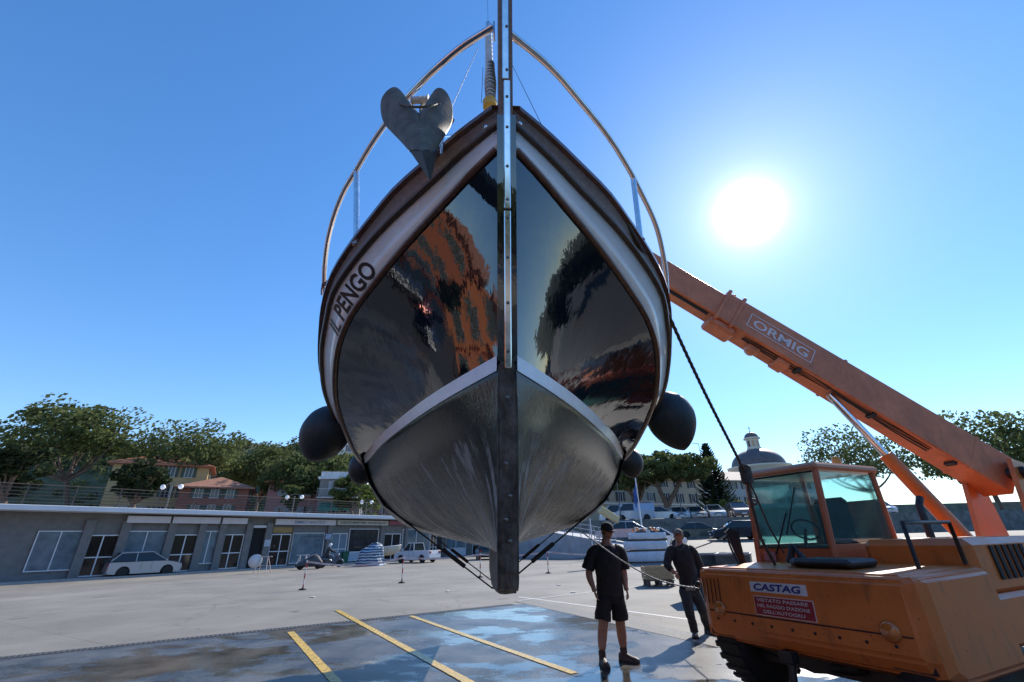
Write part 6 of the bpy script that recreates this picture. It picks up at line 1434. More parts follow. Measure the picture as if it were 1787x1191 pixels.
# ================================================================== VEHICLES AND QUAYSIDE THINGS
tyre = mat('tyre', (.018, .018, .018), rough=.8); rimm = mat('alloy_rim', (.45, .45, .46), rough=.35, metal=.8); carglass = mat('car_glass', (.02, .028, .032), rough=.04); headl = mat('headlight_glass', (.7, .7, .7), rough=.1); taill = mat('taillight_red', (.30, .02, .02), rough=.2); trim = mat('black_trim', (.02, .02, .02), rough=.5); platem = mat('number_plate_white', (.7, .7, .7), rough=.5)
def car(name, label, pos, rz, col, kind='sedan', L=4.4, W=1.78, H=1.45, group='cars parked on the upper level', cat='car', mtl=0.2):
    """x = length axis, nose at +x; built in local coordinates from side profiles"""
    t = thing(name, label, cat, pos, rz, group); pm = mat(name + '_paint_' + label[:12].replace(' ', '_'), col, rough=.22, coat=.8, metal=mtl)
    h = L / 2; wb = L * .30; wr = .32 if kind != 'van' else .33
    bl = H * (.62 if kind != 'van' else .60)
    if kind == 'sedan': top = [(-h * .80, bl + .03), (-h * .42, H - .03), (h * .10, H), (h * .52, bl + .02)]
    elif kind == 'hatch': top = [(-h * .95, bl + .05), (-h * .72, H - .05), (h * .10, H), (h * .55, bl)]
    elif kind == 'van': top = [(-h * .98, bl), (-h * .97, H), (h * .45, H), (h * .72, bl)]
    else: top = [(-h * .12, bl), (-h * .05, H), (h * .28, H), (h * .52, bl)]      # pickup
    hood = bl - (.06 if kind != 'van' else .02)
    side = [(-h, .42), (-h * .99, bl * .72), (-h * .96, bl - (.02 if kind != 'pickup' else .0)), (top[0][0], bl), (top[-1][0], bl), (h * .80, hood - .04), (h * .97, hood - .16), (h, .52), (h * .98, .28), (h - .1, .22)]
    # lower edge with wheel arches
    low = [(-h + .05, .24)]
    arch = []
    for cx_ in (-wb, wb):
        arch.append([(cx_ + (wr + .07) * math.cos(a), .30 + (wr + .07) * math.sin(a)) for a in [math.pi - k * math.pi / 8 for k in range(9)]])
    poly = [(-h + .05, .24)] + [(arch[0][0][0], .22)] + arch[0] + [(arch[0][-1][0], .22), (arch[1][0][0], .22)] + arch[1] + [(arch[1][-1][0], .22)] + side[::-1]
    b = MB(); n = len(poly); rows = []
    for y, k in ((-W / 2, .965), (-W / 2 + .05, 1.0), (W / 2 - .05, 1.0), (W / 2, .965)):
        rows.append([Vector((x * k, y, .22 + (z - .22) * (.985 if k < 1 else 1))) for x, z in poly] + [Vector((poly[0][0] * k, y, .22 + (poly[0][1] - .22)))])
    b.grid(rows, False); b.add(rows[0][:-1], [list(range(n))]); b.add(rows[-1][:-1], [list(range(n))]); b.build('body', pm, t, world=False)
    # greenhouse in glass, roof and pillars in paint
    iw = W / 2 - .07; tw_ = W / 2 - .22
    def gh(x, z): f = (z - bl) / (H - bl); return iw + (tw_ - iw) * max(0, min(1, f))
    b = MB(); L_ = [Vector((x, -gh(x, z), z)) for x, z in top]; R_ = [Vector((x, gh(x, z), z)) for x, z in top]
    b.add(L_ + R_, [(0, 1, 2, 3), (7, 6, 5, 4), (0, 4, 5, 1), (2, 6, 7, 3)])
    b.build('windows', carglass, t, world=False)
    b = MB(); o_ = .012; q = [Vector((top[1][0] - .05, -tw_ - o_, H - .02)), Vector((top[2][0] + .06, -tw_ - o_, H - .01)), Vector((top[2][0] + .06, tw_ + o_, H - .01)), Vector((top[1][0] - .05, tw_ + o_, H - .02))]
    mid = [p + Vector((0, -p.y * .12, .045)) for p in q]; b.add(q + mid, [(4, 5, 6, 7), (0, 1, 5, 4), (1, 2, 6, 5), (2, 3, 7, 6), (3, 0, 4, 7), (3, 2, 1, 0)])
    for sy in (-1, 1):
        g = lambda i: Vector((top[i][0], sy * (gh(*top[i]) + .008), top[i][1]))
        b.tube([g(0), g(1)], .035 if kind != 'van' else .05, 5); b.tube([g(2), g(3)], .028, 5); b.tube([g(1), g(2)], .03, 5)
        mx_ = (top[1][0] + top[2][0]) / 2; b.tube([Vector((mx_, sy * (tw_ + .01), H - .02)), Vector((mx_, sy * (iw + .01), bl)),], .03, 5)
    if kind == 'van':
        for sy in (-1, 1): b.add([Vector((-h * .97, sy * (iw + .012), bl)), Vector((-h * .97, sy * (tw_ + .012), H)), Vector((-h * .02, sy * (tw_ + .012), H)), Vector((-h * .02, sy * (iw + .012), bl))], [(0, 1, 2, 3)])
    b.build('roof', pm, t, world=False)
    if kind == 'pickup':
        b = MB(); b.box((-h * .56, 0, bl + .005), (h * .78, W - .35, .012)); b.build('load_bed', trim, t, world=False)
    for sx in (-wb, wb):
        for sy in (-1, 1):
            b = MB(); b.lathe([(.0, -.09), (wr * .8, -.10), (wr, -.07), (wr, .07), (wr * .8, .10), (.60 * wr, .09)], c=(sx, sy * (W / 2 - .12), wr), n=20, axis=(0, sy, 0)); wh = b.build('wheel', tyre, t, world=False)
            b = MB(); b.lathe([(.62 * wr, .085), (.5 * wr, .06), (.16 * wr, .085), (0, .09)], c=(sx, sy * (W / 2 - .12), wr), n=12, axis=(0, sy, 0)); b.build('rim', rimm, wh, world=False)
    for sy in (-1, 1):
        b = MB(); b.box((h * .955, sy * (W / 2 - .26), hood - .20), (.10, .36, .13), bev=.02); b.build('headlight', headl, t, world=False)
        b = MB(); b.box((-h * .985, sy * (W / 2 - .18), bl - .16), (.06, .22, .20), bev=.02); b.build('taillight', taill, t, world=False)
        b = MB(); b.box((top[-1][0] - .12, sy * (W / 2 + .05), bl + .06), (.12, .18, .12), bev=.03); b.build('door_mirror', pm, t, world=False)
    b = MB(); b.box((h * .985, 0, .52), (.05, W * .55, .18), bev=.02); b.box((h * .97, 0, hood - .22), (.05, W * .36, .08), bev=.01); b.build('grille', trim, t, world=False)
    b = MB(); b.box((h + .012, 0, .46), (.015, .48, .11)); b.build('number_plate', platem, t, world=False)
    for k in (-.32, .26):
        for sy in (-1, 1):
            b = MB(); b.box((k, sy * (W / 2 + .002), bl * .72), (.012, .012, bl * .5)); b.build('door_seam', trim, t, world=False)
    return t
def ppos(px, py, D, z=None): p = at(px, py, D); return (p.x, p.y, z if z is not None else terrain(p.x, p.y))
CG = 'cars facing out on the upper car park'; silver = (.42, .45, .48); whitec = (.62, .63, .64)
nose = R(-90)
def fc(name, px, D, col, label, H=1.45, kind='hatch', rz=None, W=1.78, L=4.2):
    p = at(px, 905, D); face = math.atan2(-p.y, -p.x * .35); return car(name, label, (p.x, p.y, PZ + .004), face if rz is None else rz, col, kind, L=L, H=H, W=W, group=CG)
fc('parked_car', 1184, 54, whitec, 'white car on the upper car park directly above the patterned cap man')
fc('parked_car', 1214, 54, (.40, .38, .36), 'beige grey car between white car and silver one on the upper level')
fc('parked_car', 1247, 54, silver, 'silver car on the upper car park below the conical tree', H=1.55)
fc('parked_car', 1267, 58, (.22, .28, .40), 'small blue car half hidden between silver car and brown SUV')
fc('parked_car', 1290, 53, (.15, .10, .09), 'tall brown SUV on the upper level nearest the cab glass', H=1.75, W=1.9, L=4.6)
fc('parked_car', 1450, 54, (.30, .05, .04), 'dark red car on the upper level beyond the crane cab', H=1.5)
fc('parked_car', 1540, 54, whitec, 'white hatchback on the upper level behind the crane boom', H=1.5)
car('parked_van', 'pale blue van parked left on the upper level', ppos(1106, 905, 53, PZ + .004), R(172), (.30, .36, .46), 'van', L=4.6, H=1.85, W=1.85, group=CG, cat='van')
car('parked_car', 'white estate car side-on beside the pale blue van', ppos(1148, 905, 53.2, PZ + .004), R(2), whitec, 'hatch', L=4.8, H=1.5, group=CG)
car('parked_van', 'white van mostly hidden behind the pale blue van', ppos(1080, 900, 57, PZ + .004), R(175), whitec, 'van', L=4.8, H=2.0, group=CG, cat='van')
RG = 'cars standing along the climbing road'
pp = at(1088, 938, 41.5); car('road_car', 'silver blue fastback climbing the ramp beside the flagpole', (pp.x, pp.y, 1.42), R(163), (.33, .38, .46), 'sedan', L=4.6, H=1.45, group=RG, mtl=.4)
pp = at(1152, 950, 38); car('road_car', 'white hatchback with the sun glinting on its bonnet', (pp.x, pp.y, terrain(pp.x, pp.y)), R(-22), whitec, 'hatch', L=4.1, H=1.5, group=RG)
pp = at(1221, 940, 46); car('road_car', 'dark grey saloon below the retaining wall', (pp.x, pp.y, terrain(pp.x, pp.y)), R(-10), (.09, .11, .11), 'sedan', L=4.6, H=1.42, group=RG, mtl=.5)
pp = at(1288, 945, 42); car('road_car', 'dark blue car behind the crane mirror', (pp.x, pp.y, terrain(pp.x, pp.y)), R(172), (.025, .03, .05), 'hatch', L=4.4, H=1.5, group=RG, mtl=.5)
p_ = gnd(727, 982); car('pickup_truck', 'small white pickup truck in front of the shop windows', (p_.x, p_.y, 0), R(150), (.60, .62, .66), 'pickup', L=4.3, H=1.62, W=1.65, group=None, cat='pickup', mtl=0)
p_ = at(848, 978, 48); car('dark_car', 'black car seen end-on just left of the keel', (p_.x, p_.y, 0), R(100), (.012, .012, .014), 'hatch', L=4.2, H=1.5, group=None)
p_ = at(250, 985, 33); car('parked_car', 'silver car parked by the shops at the far left', (p_.x, p_.y, 0), math.atan2(SDr.y, SDr.x), (.40, .41, .42), 'hatch', L=4.1, H=1.5, group=None)
# scooter with rider
chrome = rimm
def wheel_m(b, c, r, ax=(0, 1, 0)): b.lathe([(r * .72, -.045), (r * .93, -.05), (r, 0), (r * .93, .05), (r * .72, .045)], c=c, n=18, axis=ax)
def scooter(label, pos, rz, col, group=None, name='scooter'):
    t = thing(name, label, 'scooter', pos, rz, group); pm = mat('scooter_' + label[:10].replace(' ', '_'), col, rough=.3, coat=.6)
    for x in (-.62, .66):
        b = MB(); wheel_m(b, (x, 0, .27), .27); w_ = b.build('wheel', tyre, t, world=False); b = MB(); b.lathe([(.19, -.03), (.05, -.04), (0, -.04)], c=(x, 0, .27), n=12, axis=(0, 1, 0)); b.lathe([(.19, -.03), (.05, -.04), (0, -.04)], c=(x, 0, .27), n=12, axis=(0, -1, 0)); b.build('rim', rimm, w_, world=False)
    b = MB(); b.tube(crom([(-.85, 0, .62), (-.5, 0, .62), (-.15, 0, .50), (.0, 0, .30), (.30, 0, .28), (.42, 0, .5), (.48, 0, .85)], 4), .12, 10, rr=[(.10, .12), (.14, .16), (.15, .18), (.16, .19), (.16, .18), (.14, .16), (.12, .14), (.08, .14), (.06, .15), (.05, .16)] + [(.05, .18)] * 15); b.build('body', pm, t, world=False)
    b = MB(); b.box((-.42, 0, .76), (.75, .28, .13), bev=.05); b.build('saddle', trim, t, world=False)
    b = MB(); b.tube([(.66, 0, .27), (.52, 0, .75), (.44, 0, 1.02)], .035, 8); b.tube([(.40, -.33, 1.05), (.45, 0, 1.02), (.40, .33, 1.05)], .018, 6); b.build('fork', trim, t, world=False)
    b = MB(); b.tube(crom([(.38, 0, .34), (.55, 0, .56), (.80, 0, .52), (.93, 0, .38)], 3), .07, 8, rr=[(.03, .08)] * 10); b.build('mudguard', pm, t, world=False)
    b = MB(); b.ball((.53, 0, .93), (.07, .08, .08), 10); b.build('headlight', headl, t, world=False)
    return t
ps = gnd(576, 991); sc1 = scooter('dark scooter ridden along the shop front', (ps.x, ps.y, 0), R(28), (.05, .06, .09))
rd = thing('person', 'scooter rider in dark jacket, jeans and white helmet before the shops', 'person', (ps.x, ps.y, 0), R(28))
N = {'pel': ((-.38, 0, .88), (.15, .17)), 'ch': ((-.30, 0, 1.22), (.15, .20)), 'sh': ((-.26, 0, 1.38), (.10, .14)), 'nk': ((-.22, 0, 1.48), (.06, .06)), 'hd': ((-.20, 0, 1.60), (.09, .09)),
     'ls': ((-.24, -.20, 1.36), (.07, .07)), 'le': ((.02, -.27, 1.16), (.055, .055)), 'lw': ((.32, -.28, 1.08), (.04, .04)), 'rs': ((-.24, .20, 1.36), (.07, .07)), 're': ((.02, .27, 1.16), (.055, .055)), 'rw': ((.32, .28, 1.08), (.04, .04)),
     'lk': ((.12, -.17, .80), (.08, .08)), 'la': ((.10, -.15, .40), (.05, .05)), 'lt': ((.24, -.15, .36), (.05, .04)), 'rk': ((.12, .17, .80), (.08, .08)), 'ra': ((.10, .15, .40), (.05, .05)), 'rt': ((.24, .15, .36), (.05, .04))}
skin_mesh('body', N, chain('pel', 'ch', 'sh', 'nk', 'hd') + chain('sh', 'ls', 'le', 'lw') + chain('sh', 'rs', 're', 'rw') + chain('pel', 'lk', 'la', 'lt') + chain('pel', 'rk', 'ra', 'rt'), mat('rider_jeans', (.10, .12, .16), rough=.8), rd, root='pel')
b = MB(); b.tube([(-.40, 0, .84), (-.33, 0, 1.1), (-.28, 0, 1.32), (-.24, 0, 1.45)], .2, 14, rr=[(.19, .15), (.20, .16), (.21, .14), (.08, .08)]); 
for sy in (-1, 1): b.tube([(-.25, sy * .18, 1.37), (.02, sy * .27, 1.17), (.26, sy * .28, 1.09)], .07, 8, rr=[.085, .07, .05])
b.build('jacket', mat('rider_jacket', (.03, .03, .035), rough=.8), rd, world=False)
b = MB(); b.ball((-.19, 0, 1.62), (.15, .135, .15), 14); b.build('helmet', mat('white_helmet', (.7, .7, .72), rough=.2), rd, world=False)
b = MB(); b.ball((-.12, 0, 1.60), (.10, .115, .07), 10); b.build('visor', carglass, rd, world=False)
# covered motorbike with trailer behind the scooter
pc = gnd(541, 994); cm = thing('covered_motorbike', 'motorbike under a dark grey cover with pale top, left of the scooter', 'motorbike', (pc.x, pc.y, 0), R(28))
b = MB(); prof_ = [(-1.05, .35), (-.8, .55), (-.4, .72), (0, .92), (.35, 1.0), (.55, .85), (.8, .5)]
rows = [[Vector((x, (.30 - .1 * (z > .8)) * math.sin(a) * (1.25 - .3 * math.cos(a)), .18 + (z - .18) * (.5 + .5 * math.cos(a)))) for a in [-math.pi * .92 + k * math.pi * 1.84 / 14 for k in range(15)]] for x, z in prof_]
b.grid(rows); b.build('cover', mat('bike_cover', (.06, .065, .07), rough=.7, bump=.8, bscale=8, bdist=.03), cm, world=False)
b = MB(); b.add([Vector((x, sy, z + .03)) for x, z in prof_[2:5] for sy in (-.14, .14)], [(0, 1, 3, 2), (2, 3, 5, 4)]); b.build('pale_top', mat('bike_cover_pale', (.5, .5, .52), rough=.6), cm, world=False)
for x in (-.7, .55):
    b = MB(); wheel_m(b, (x, 0, .28), .28); b.build('wheel', tyre, cm, world=False)
# green bin, striped tarp, dinghy
pb = gnd(599, 985); o_ = thing('litter_bin', 'dark green bin standing at the shop door', 'bin', (pb.x, pb.y, 0), R(50)); b = MB()
b.add([Vector(v) for v in ((-.25, -.25, 0.08), (.25, -.25, .08), (.25, .25, .08), (-.25, .25, .08), (-.30, -.32, .98), (.30, -.32, .98), (.30, .32, .98), (-.30, .32, .98))], [(0, 1, 2, 3), (0, 4, 5, 1), (1, 5, 6, 2), (2, 6, 7, 3), (3, 7, 4, 0), (4, 7, 6, 5)])
b.build('bin_body', mat('bin_green', (.01, .10, .05), rough=.5), o_, world=False); b = MB(); b.box((0, 0, 1.02), (.66, .70, .08), bev=.03); b.build('lid', mat('bin_lid', (.01, .08, .04), rough=.4), o_, world=False)
for sx in (-.2, .2): b = MB(); wheel_m(b, (sx, .27, .09), .09, (1, 0, 0)); b.build('wheel', tyre, o_, world=False)
pt = gnd(645, 988); tg = thing('striped_tarpaulin', 'blue and white striped tarpaulin heaped over a boat before the shop window', 'tarpaulin', (pt.x, pt.y, 0), R(20))
strm = bpy.data.materials.new('striped_canvas'); strm.use_nodes = True; t_ = strm.node_tree; bb = t_.nodes['Principled BSDF']; tcn = t_.nodes.new('ShaderNodeTexCoord'); wv = t_.nodes.new('ShaderNodeTexWave'); wv.bands_direction = 'Z'; wv.inputs['Scale'].default_value = 1.55; wv.inputs['Distortion'].default_value = 3.2; wv.inputs['Detail Scale'].default_value = 1.2
crr = t_.nodes.new('ShaderNodeValToRGB'); crr.color_ramp.elements[0].position = .45; crr.color_ramp.elements[1].position = .55; crr.color_ramp.elements[0].color = (.03, .05, .10, 1); crr.color_ramp.elements[1].color = (.42, .50, .56, 1)
t_.links.new(tcn.outputs['Object'], wv.inputs[0]); t_.links.new(wv.outputs[0], crr.inputs[0]); t_.links.new(crr.outputs[0], bb.inputs[0]); bb.inputs['Roughness'].default_value = .8
b = MB(); rows = []
for i in range(13):
    z = i / 12; row = []
    for k in range(41):
        a = 2 * math.pi * k / 40; r_ = (.95 - .12 * z ** 2.5) * (1 + .10 * math.sin(5 * a + 3 * z) * (1 - z * .4) + .05 * math.sin(11 * a + 5 * z)) + (.25 * (1 - z) ** 4); zz2 = 1.45 * z if i < 12 else 1.42
        if i == 12: r_ *= .5
        row.append(Vector((r_ * math.cos(a), r_ * .55 * math.sin(a), zz2 * (1 + .22 * math.sin(a + .8)) + .05 * math.sin(5 * a) * z)))
    rows.append(row)
b.grid(rows); b.add(rows[-1][:-1], [list(range(40))]); b.build('canvas', strm, tg, world=False)
def dinghy(label, pos, rz, L, W, D_, col, up=True, name='dinghy', grp=None):
    t = thing(name, label, 'boat', pos, rz, grp); b = MB(); rows = []
    for i in range(15):
        u = i / 14; x = -L / 2 + L * u; w_ = W / 2 * (1 - max(0, (u - .45) / .55) ** 2.2) * (.9 + .1 * min(1, u * 4)); d = D_ * (1 - .45 * max(0, (u - .6) / .4) ** 2); sh = D_ * .18 * u * u
        rows.append([Vector((x, w_ * math.sin(a), (D_ + sh) - d * math.cos(a) ** .7)) if abs(a) < 1.5 else Vector((x, w_ * (1 if a > 0 else -1), D_ + sh)) for a in [-math.pi / 2 + k * math.pi / 12 for k in range(13)]])
    b.grid(rows); b.add(rows[0], [list(range(13))]); m_ = mat('dinghy_' + label[:9].replace(' ', '_'), col, rough=.35, var=.1, scale=4); b.build('hull', m_, t, world=False)
    b = MB(); b.tube([r_[0] for r_ in rows] + [r_[-1] for r_ in rows[::-1]], .035, 6); b.build('gunwale', alu, t, world=False)
    b = MB(); b.box((-L * .1, 0, D_ * .75), (.25, W * .85, .04)); b.box((L * .18, 0, D_ * .75), (.25, W * .7, .04)); b.build('thwart', mat('thwart', (.3, .28, .25), rough=.6), t, world=False)
    return t
pd_ = gnd(674, 982); dinghy('beige dinghy with raised bow beside the striped tarpaulin', (pd_.x, pd_.y, .55), R(25), 2.6, 1.3, .8, (.50, .46, .38))
pd_ = gnd(979, 969); dinghy('left one of two white dinghies in front of the blue hoarding', (pd_.x - .3, pd_.y, .15), R(150), 2.6, 1.3, .7, (.60, .62, .62), grp='white dinghies by the hoarding')
pd_ = gnd(1008, 969); dinghy('right one of two white dinghies in front of the blue hoarding', (pd_.x, pd_.y, .15), R(160), 3.2, 1.4, .75, (.64, .65, .66), grp='white dinghies by the hoarding')
# blue hoarding / sheds
p0_, p1_ = gnd(905, 971), gnd(1036, 969); p1_ = p0_.lerp(p1_, 1); bm_ = lambert('blue_sheet', (.20, .28, .44), scale=2, var=.12)
dv = (p1_ - p0_); dv.z = 0; Lh_ = dv.length; dn_ = dv.normalized(); yy0 = p0_ + Vector((0, 3.0, 0)); hb_ = thing('blue_hoarding', 'pale blue corrugated hoarding behind the dinghies and scooters', 'hoarding', (yy0.x, yy0.y, 0))
b = MB(); n_ = int(Lh_ / .12); top_ = []; bot_ = []
for i in range(n_ + 1):
    f = i / n_; p = yy0.lerp(yy0 + dv, f) + Vector((0, .03 * (i % 2), 0)); hgt = 2.2 + .25 * math.sin(f * 3.1); bot_.append(Vector((p.x, p.y, 0))); top_.append(Vector((p.x, p.y, hgt)))
b.grid([bot_, top_], False); b.grid([[p + Vector((0, .08, 0)) for p in bot_], [p + Vector((0, .08, 0)) for p in top_]], False); b.grid([top_, [p + Vector((0, .08, 0)) for p in top_]], False); b.build('sheet', bm_, hb_)
for f in (0.02, .25, .47, .7, .98): b = MB(); p = yy0.lerp(yy0 + dv, f) + Vector((0, -.06, 0)); b.box((p.x, p.y, 1.2), (.08, .08, 2.4)); b.build('post', railm, hb_)
# scooters parked by the hoarding
for i, (px, c_, l_) in enumerate(((938, (.55, .55, .53), 'white scooter parked before the hoarding, left of the cluster'), (951, (.50, .48, .30), 'cream scooter parked in the middle of the cluster by the hoarding'), (964, (.12, .12, .13), 'grey scooter at the right of the cluster by the hoarding'))):
    q = gnd(px, 972); scooter(l_, (q.x, q.y, 0), R(75 + 12 * i), c_, 'scooters parked by the hoarding', 'parked_scooter')
# wrapped pallets
pw_ = at(1132, 976, 31); pw_.z = 0; wrapm = mat('white_plastic_wrap', (.60, .66, .72), rough=.25, col2=(.42, .48, .55), scale=3, bump=.8, bscale=5, bdist=.05)
for k, (z, dx, wd, hh) in enumerate(((.12, 0, 2.75, .60), (.80, .05, 2.70, .52), (1.40, .25, 2.3, .42))):
    c = Vector((pw_.x + dx, pw_.y + .6, z)); t = thing('wrapped_pallet', ['bottom white wrapped bale of the stack between the two men', 'middle white wrapped bale of the stack between the two men', 'topmost white wrapped bale of the stack between the two men'][k], 'bale', c, R(-6), 'white wrapped bales stacked on the quay')
    b = MB(); n1 = 26; rows = []
    for j in range(9):
        v = j / 8; row = []
        for i in range(n1 + 1):
            a = 2 * math.pi * i / n1; sx = math.copysign(abs(math.cos(a)) ** .35, math.cos(a)); sy = math.copysign(abs(math.sin(a)) ** .35, math.sin(a)); pf = 1 - .5 * abs(v - .5) ** 3.5
            row.append(Vector((wd / 2 * sx * pf, .85 * sy * pf, .08 + (hh - .04) * v + .025 * noise.noise(Vector((sx * 3, sy * 3 + k, v * 2))))))
        rows.append(row)
    b.grid(rows); b.add(rows[0][:-1], [list(range(n1))]); b.add(rows[-1][:-1], [list(range(n1))]); b.build('wrap', wrapm, t, world=False)
    b = MB(); 
    for s_ in (-.7, 0, .7): b.box((0, s_, .02), (wd * .98, .12, .10))
    b.box((0, 0, .075), (wd * .98, 1.6, .02)); b.build('pallet', mat('pallet_dark%d' % k, (.10, .075, .05), rough=.8), t, world=False)
fl = thing('float_heap', 'heap of orange and white floats on the white bales', 'floats', (pw_.x + .1, pw_.y + .6, 1.86)); Rf = random.Random(3)
fm = [mat('float_orange', (.55, .20, .06), rough=.4), mat('float_white', (.6, .58, .52), rough=.4), mat('float_brown', (.16, .09, .06), rough=.6)]
for k in range(17):
    b = MB(); c = Vector((pw_.x - 1.1 + 2.2 * Rf.random(), pw_.y + .2 + .7 * Rf.random(), 1.95 + .18 * Rf.random())); b.ball(c, (.13 * Rf.uniform(.7, 1.3), .12, .10), 8); b.build('float', fm[k % 3], fl)
# timber box on a pallet and skips
pk = gnd(1156, 1025); woodl = lambert('pale_timber', (.34, .25, .14), scale=6, var=.25, stretch=(1, 1, 6)); kb = thing('timber_crate', 'open timber crate on a pallet behind the second man', 'crate', (pk.x, pk.y + .4, 0), R(-4))
sc3 = 1.0
b = MB(); w3, d3, z0_, z1_ = .98, .7, .22, .62
for sy in (-1, 1):
    for k in range(3): b.box((0, sy * d3 / 2, z0_ + .07 + k * .135), (w3, .03, .125))
for sx in (-1, 1):
    for k in range(3): b.box((sx * (w3 / 2 - .02), 0, z0_ + .068 + k * .135), (.03, d3 - .04, .12))
b.box((0, 0, z0_ + .01), (w3 - .06, d3 - .06, .02)); b.build('box', woodl, kb, world=False)
b = MB()
for sy in (-.3, 0, .3): 
    b.box((0, sy, .19), (w3, .12, .022))
    for sx in (-.4, 0, .4): b.box((sx, sy, .10), (.12, .10, .155))
for sy in (-.3, .3): b.box((0, sy, .012), (w3, .1, .022))
b.build('pallet', mat('grey_pallet_wood', (.09, .075, .06), rough=.85), kb, world=False)
psk = gnd(1245, 1012); skm = mat('skip_steel', (.05, .075, .08), rough=.6, var=.35, scale=5)
for k, (px, D, w4, lb) in enumerate(((1238, 13.5, 1.25, 'dark steel skip right behind the second man'), (1283, 12.6, .8, 'smaller open dark box against the crane hood'))):
    c = at(px, 985, D); t = thing('steel_skip', lb, 'skip', (c.x, c.y, 0), R(-8 - 20 * k)); b = MB(); hh = at(px, 968, D).z
    o4 = [(-w4 / 2, -.5), (w4 / 2, -.5), (w4 / 2, .5), (-w4 / 2, .5)]; B0 = [Vector((x * .85, y * .85, .05)) for x, y in o4]; B1 = [Vector((x, y, hh)) for x, y in o4]; I1 = [Vector((x * .93, y * .93, hh)) for x, y in o4]; I0 = [Vector((x * .8, y * .8, .12)) for x, y in o4]
    fs = [(0, 1, 2, 3)] + [(i, (i + 1) % 4, 4 + (i + 1) % 4, 4 + i) for i in range(4)] + [(4 + i, 4 + (i + 1) % 4, 8 + (i + 1) % 4, 8 + i) for i in range(4)] + [(8 + i, 8 + (i + 1) % 4, 12 + (i + 1) % 4, 12 + i) for i in range(4)] + [(12, 13, 14, 15)]
    b.add(B0 + B1 + I1 + I0, fs); b.build('skip_body', skm, t, world=False)
    b = MB(); b.tube([v + Vector((0, 0, .015)) for v in B1], .025, 6, closed=True); b.build('rim', mat('skip_rim%d' % k, (.22, .24, .24), rough=.5), t, world=False)
# red and white posts with tape
rp_ = bpy.data.materials.new('red_white_bands'); rp_.use_nodes = True; t_ = rp_.node_tree; bb = t_.nodes['Principled BSDF']; tcn = t_.nodes.new('ShaderNodeTexCoord'); sx_ = t_.nodes.new('ShaderNodeSeparateXYZ'); t_.links.new(tcn.outputs['Object'], sx_.inputs[0])
fr2 = M('GREATER_THAN', M('FRACT', M('MULTIPLY', sx_.outputs[2], 2.6, t_), None, t_), .5, t_); mxx = t_.nodes.new('ShaderNodeMix'); mxx.data_type = 'RGBA'; mxx.inputs[6].default_value = (.32, .03, .035, 1); mxx.inputs[7].default_value = (.6, .58, .58, 1); t_.links.new(fr2, mxx.inputs[0]); t_.links.new(mxx.outputs[2], bb.inputs[0]); bb.inputs['Roughness'].default_value = .5
posts = [(528, 1030, 'leftmost red and white barrier post, before the scooter'), (701, 1018, 'red and white barrier post below the pickup'), (838, 1008, 'red and white barrier post just left of the keel'), (957, 1001, 'red and white barrier post right of the keel')]; tops = []
for px, py, lb in posts:
    q = gnd(px, py); t = thing('barrier_post', lb, 'post', (q.x, q.y, 0), 0, 'barrier posts joined by tape'); b = MB(); b.tube([(q.x, q.y, .02), (q.x, q.y, 1.05)], .025, 8); b.build('pole', rp_, t)
    b = MB(); b.lathe([(.15, 0), (.15, .03), (.04, .06), (.03, .1)], c=(q.x, q.y, .004), n=14); b.build('base', tyre, t); tops.append(Vector((q.x, q.y, 1.0)))
tops = [tops[0] + Vector((-6.5, -.5, -.05))] + tops + [tops[-1] + Vector((5.5, 3.2, 0))]
tm_ = thing('barrier_tape', 'red and white tape strung between the barrier posts', 'tape', tops[1])
tapm = mat('tape_white_red', (.62, .58, .57), rough=.5, col2=(.40, .22, .2), scale=3)
for a, c in zip(tops[1:-1], tops[2:]):
    b = MB(); r1 = []; r2 = []
    for k in range(13):
        f = k / 12; p = a.lerp(c, f) + Vector((0, 0, -.22 * math.sin(math.pi * f) * (.5 if (a - c).length < 4 else 1))); r1.append(p + Vector((0, .004 * math.sin(k), .035))); r2.append(p - Vector((0, 0, .035)))
    b.grid([r1, r2], False); b.build('tape_span', tapm, tm_)
# trestle and sawhorse on the left
def trestle(label, px, py, h_, col, disc=False):
    q = gnd(px, py); t = thing('trestle', label, 'trestle', (q.x, q.y, 0)); m_ = mat('trestle_' + label[:6], col, rough=.5)
    for sx in (-1, 1):
        for sy in (-1, 1):
            b = MB(); b.tube([(q.x + sx * .42, q.y + sy * .35, .02), (q.x + sx * .22, q.y + sy * .03, h_)], .022, 6); b.build('leg', m_, t)
    b = MB(); b.tube([(q.x - .5, q.y, h_), (q.x + .5, q.y, h_)], .03, 6); b.tube([(q.x - .3, q.y + .2, h_ * .45), (q.x + .3, q.y + .2, h_ * .45)], .016, 6); b.build('crossbar', m_, t)
    if disc: b = MB(); b.lathe([(0, -.02), (.42, -.02), (.42, .02), (0, .02)], c=(q.x - .55, q.y - .1, .75), n=24, axis=(.3, -1, .1)); b.build('round_sign', mat('round_sign_white', (.66, .66, .64), rough=.5), t)
trestle('pale pinkish trestle with a white round disc at the left', 457, 1001, 1.0, (.50, .42, .40), True); trestle('light aluminium trestle left of the covered motorbike', 526, 992, .95, (.6, .6, .62))
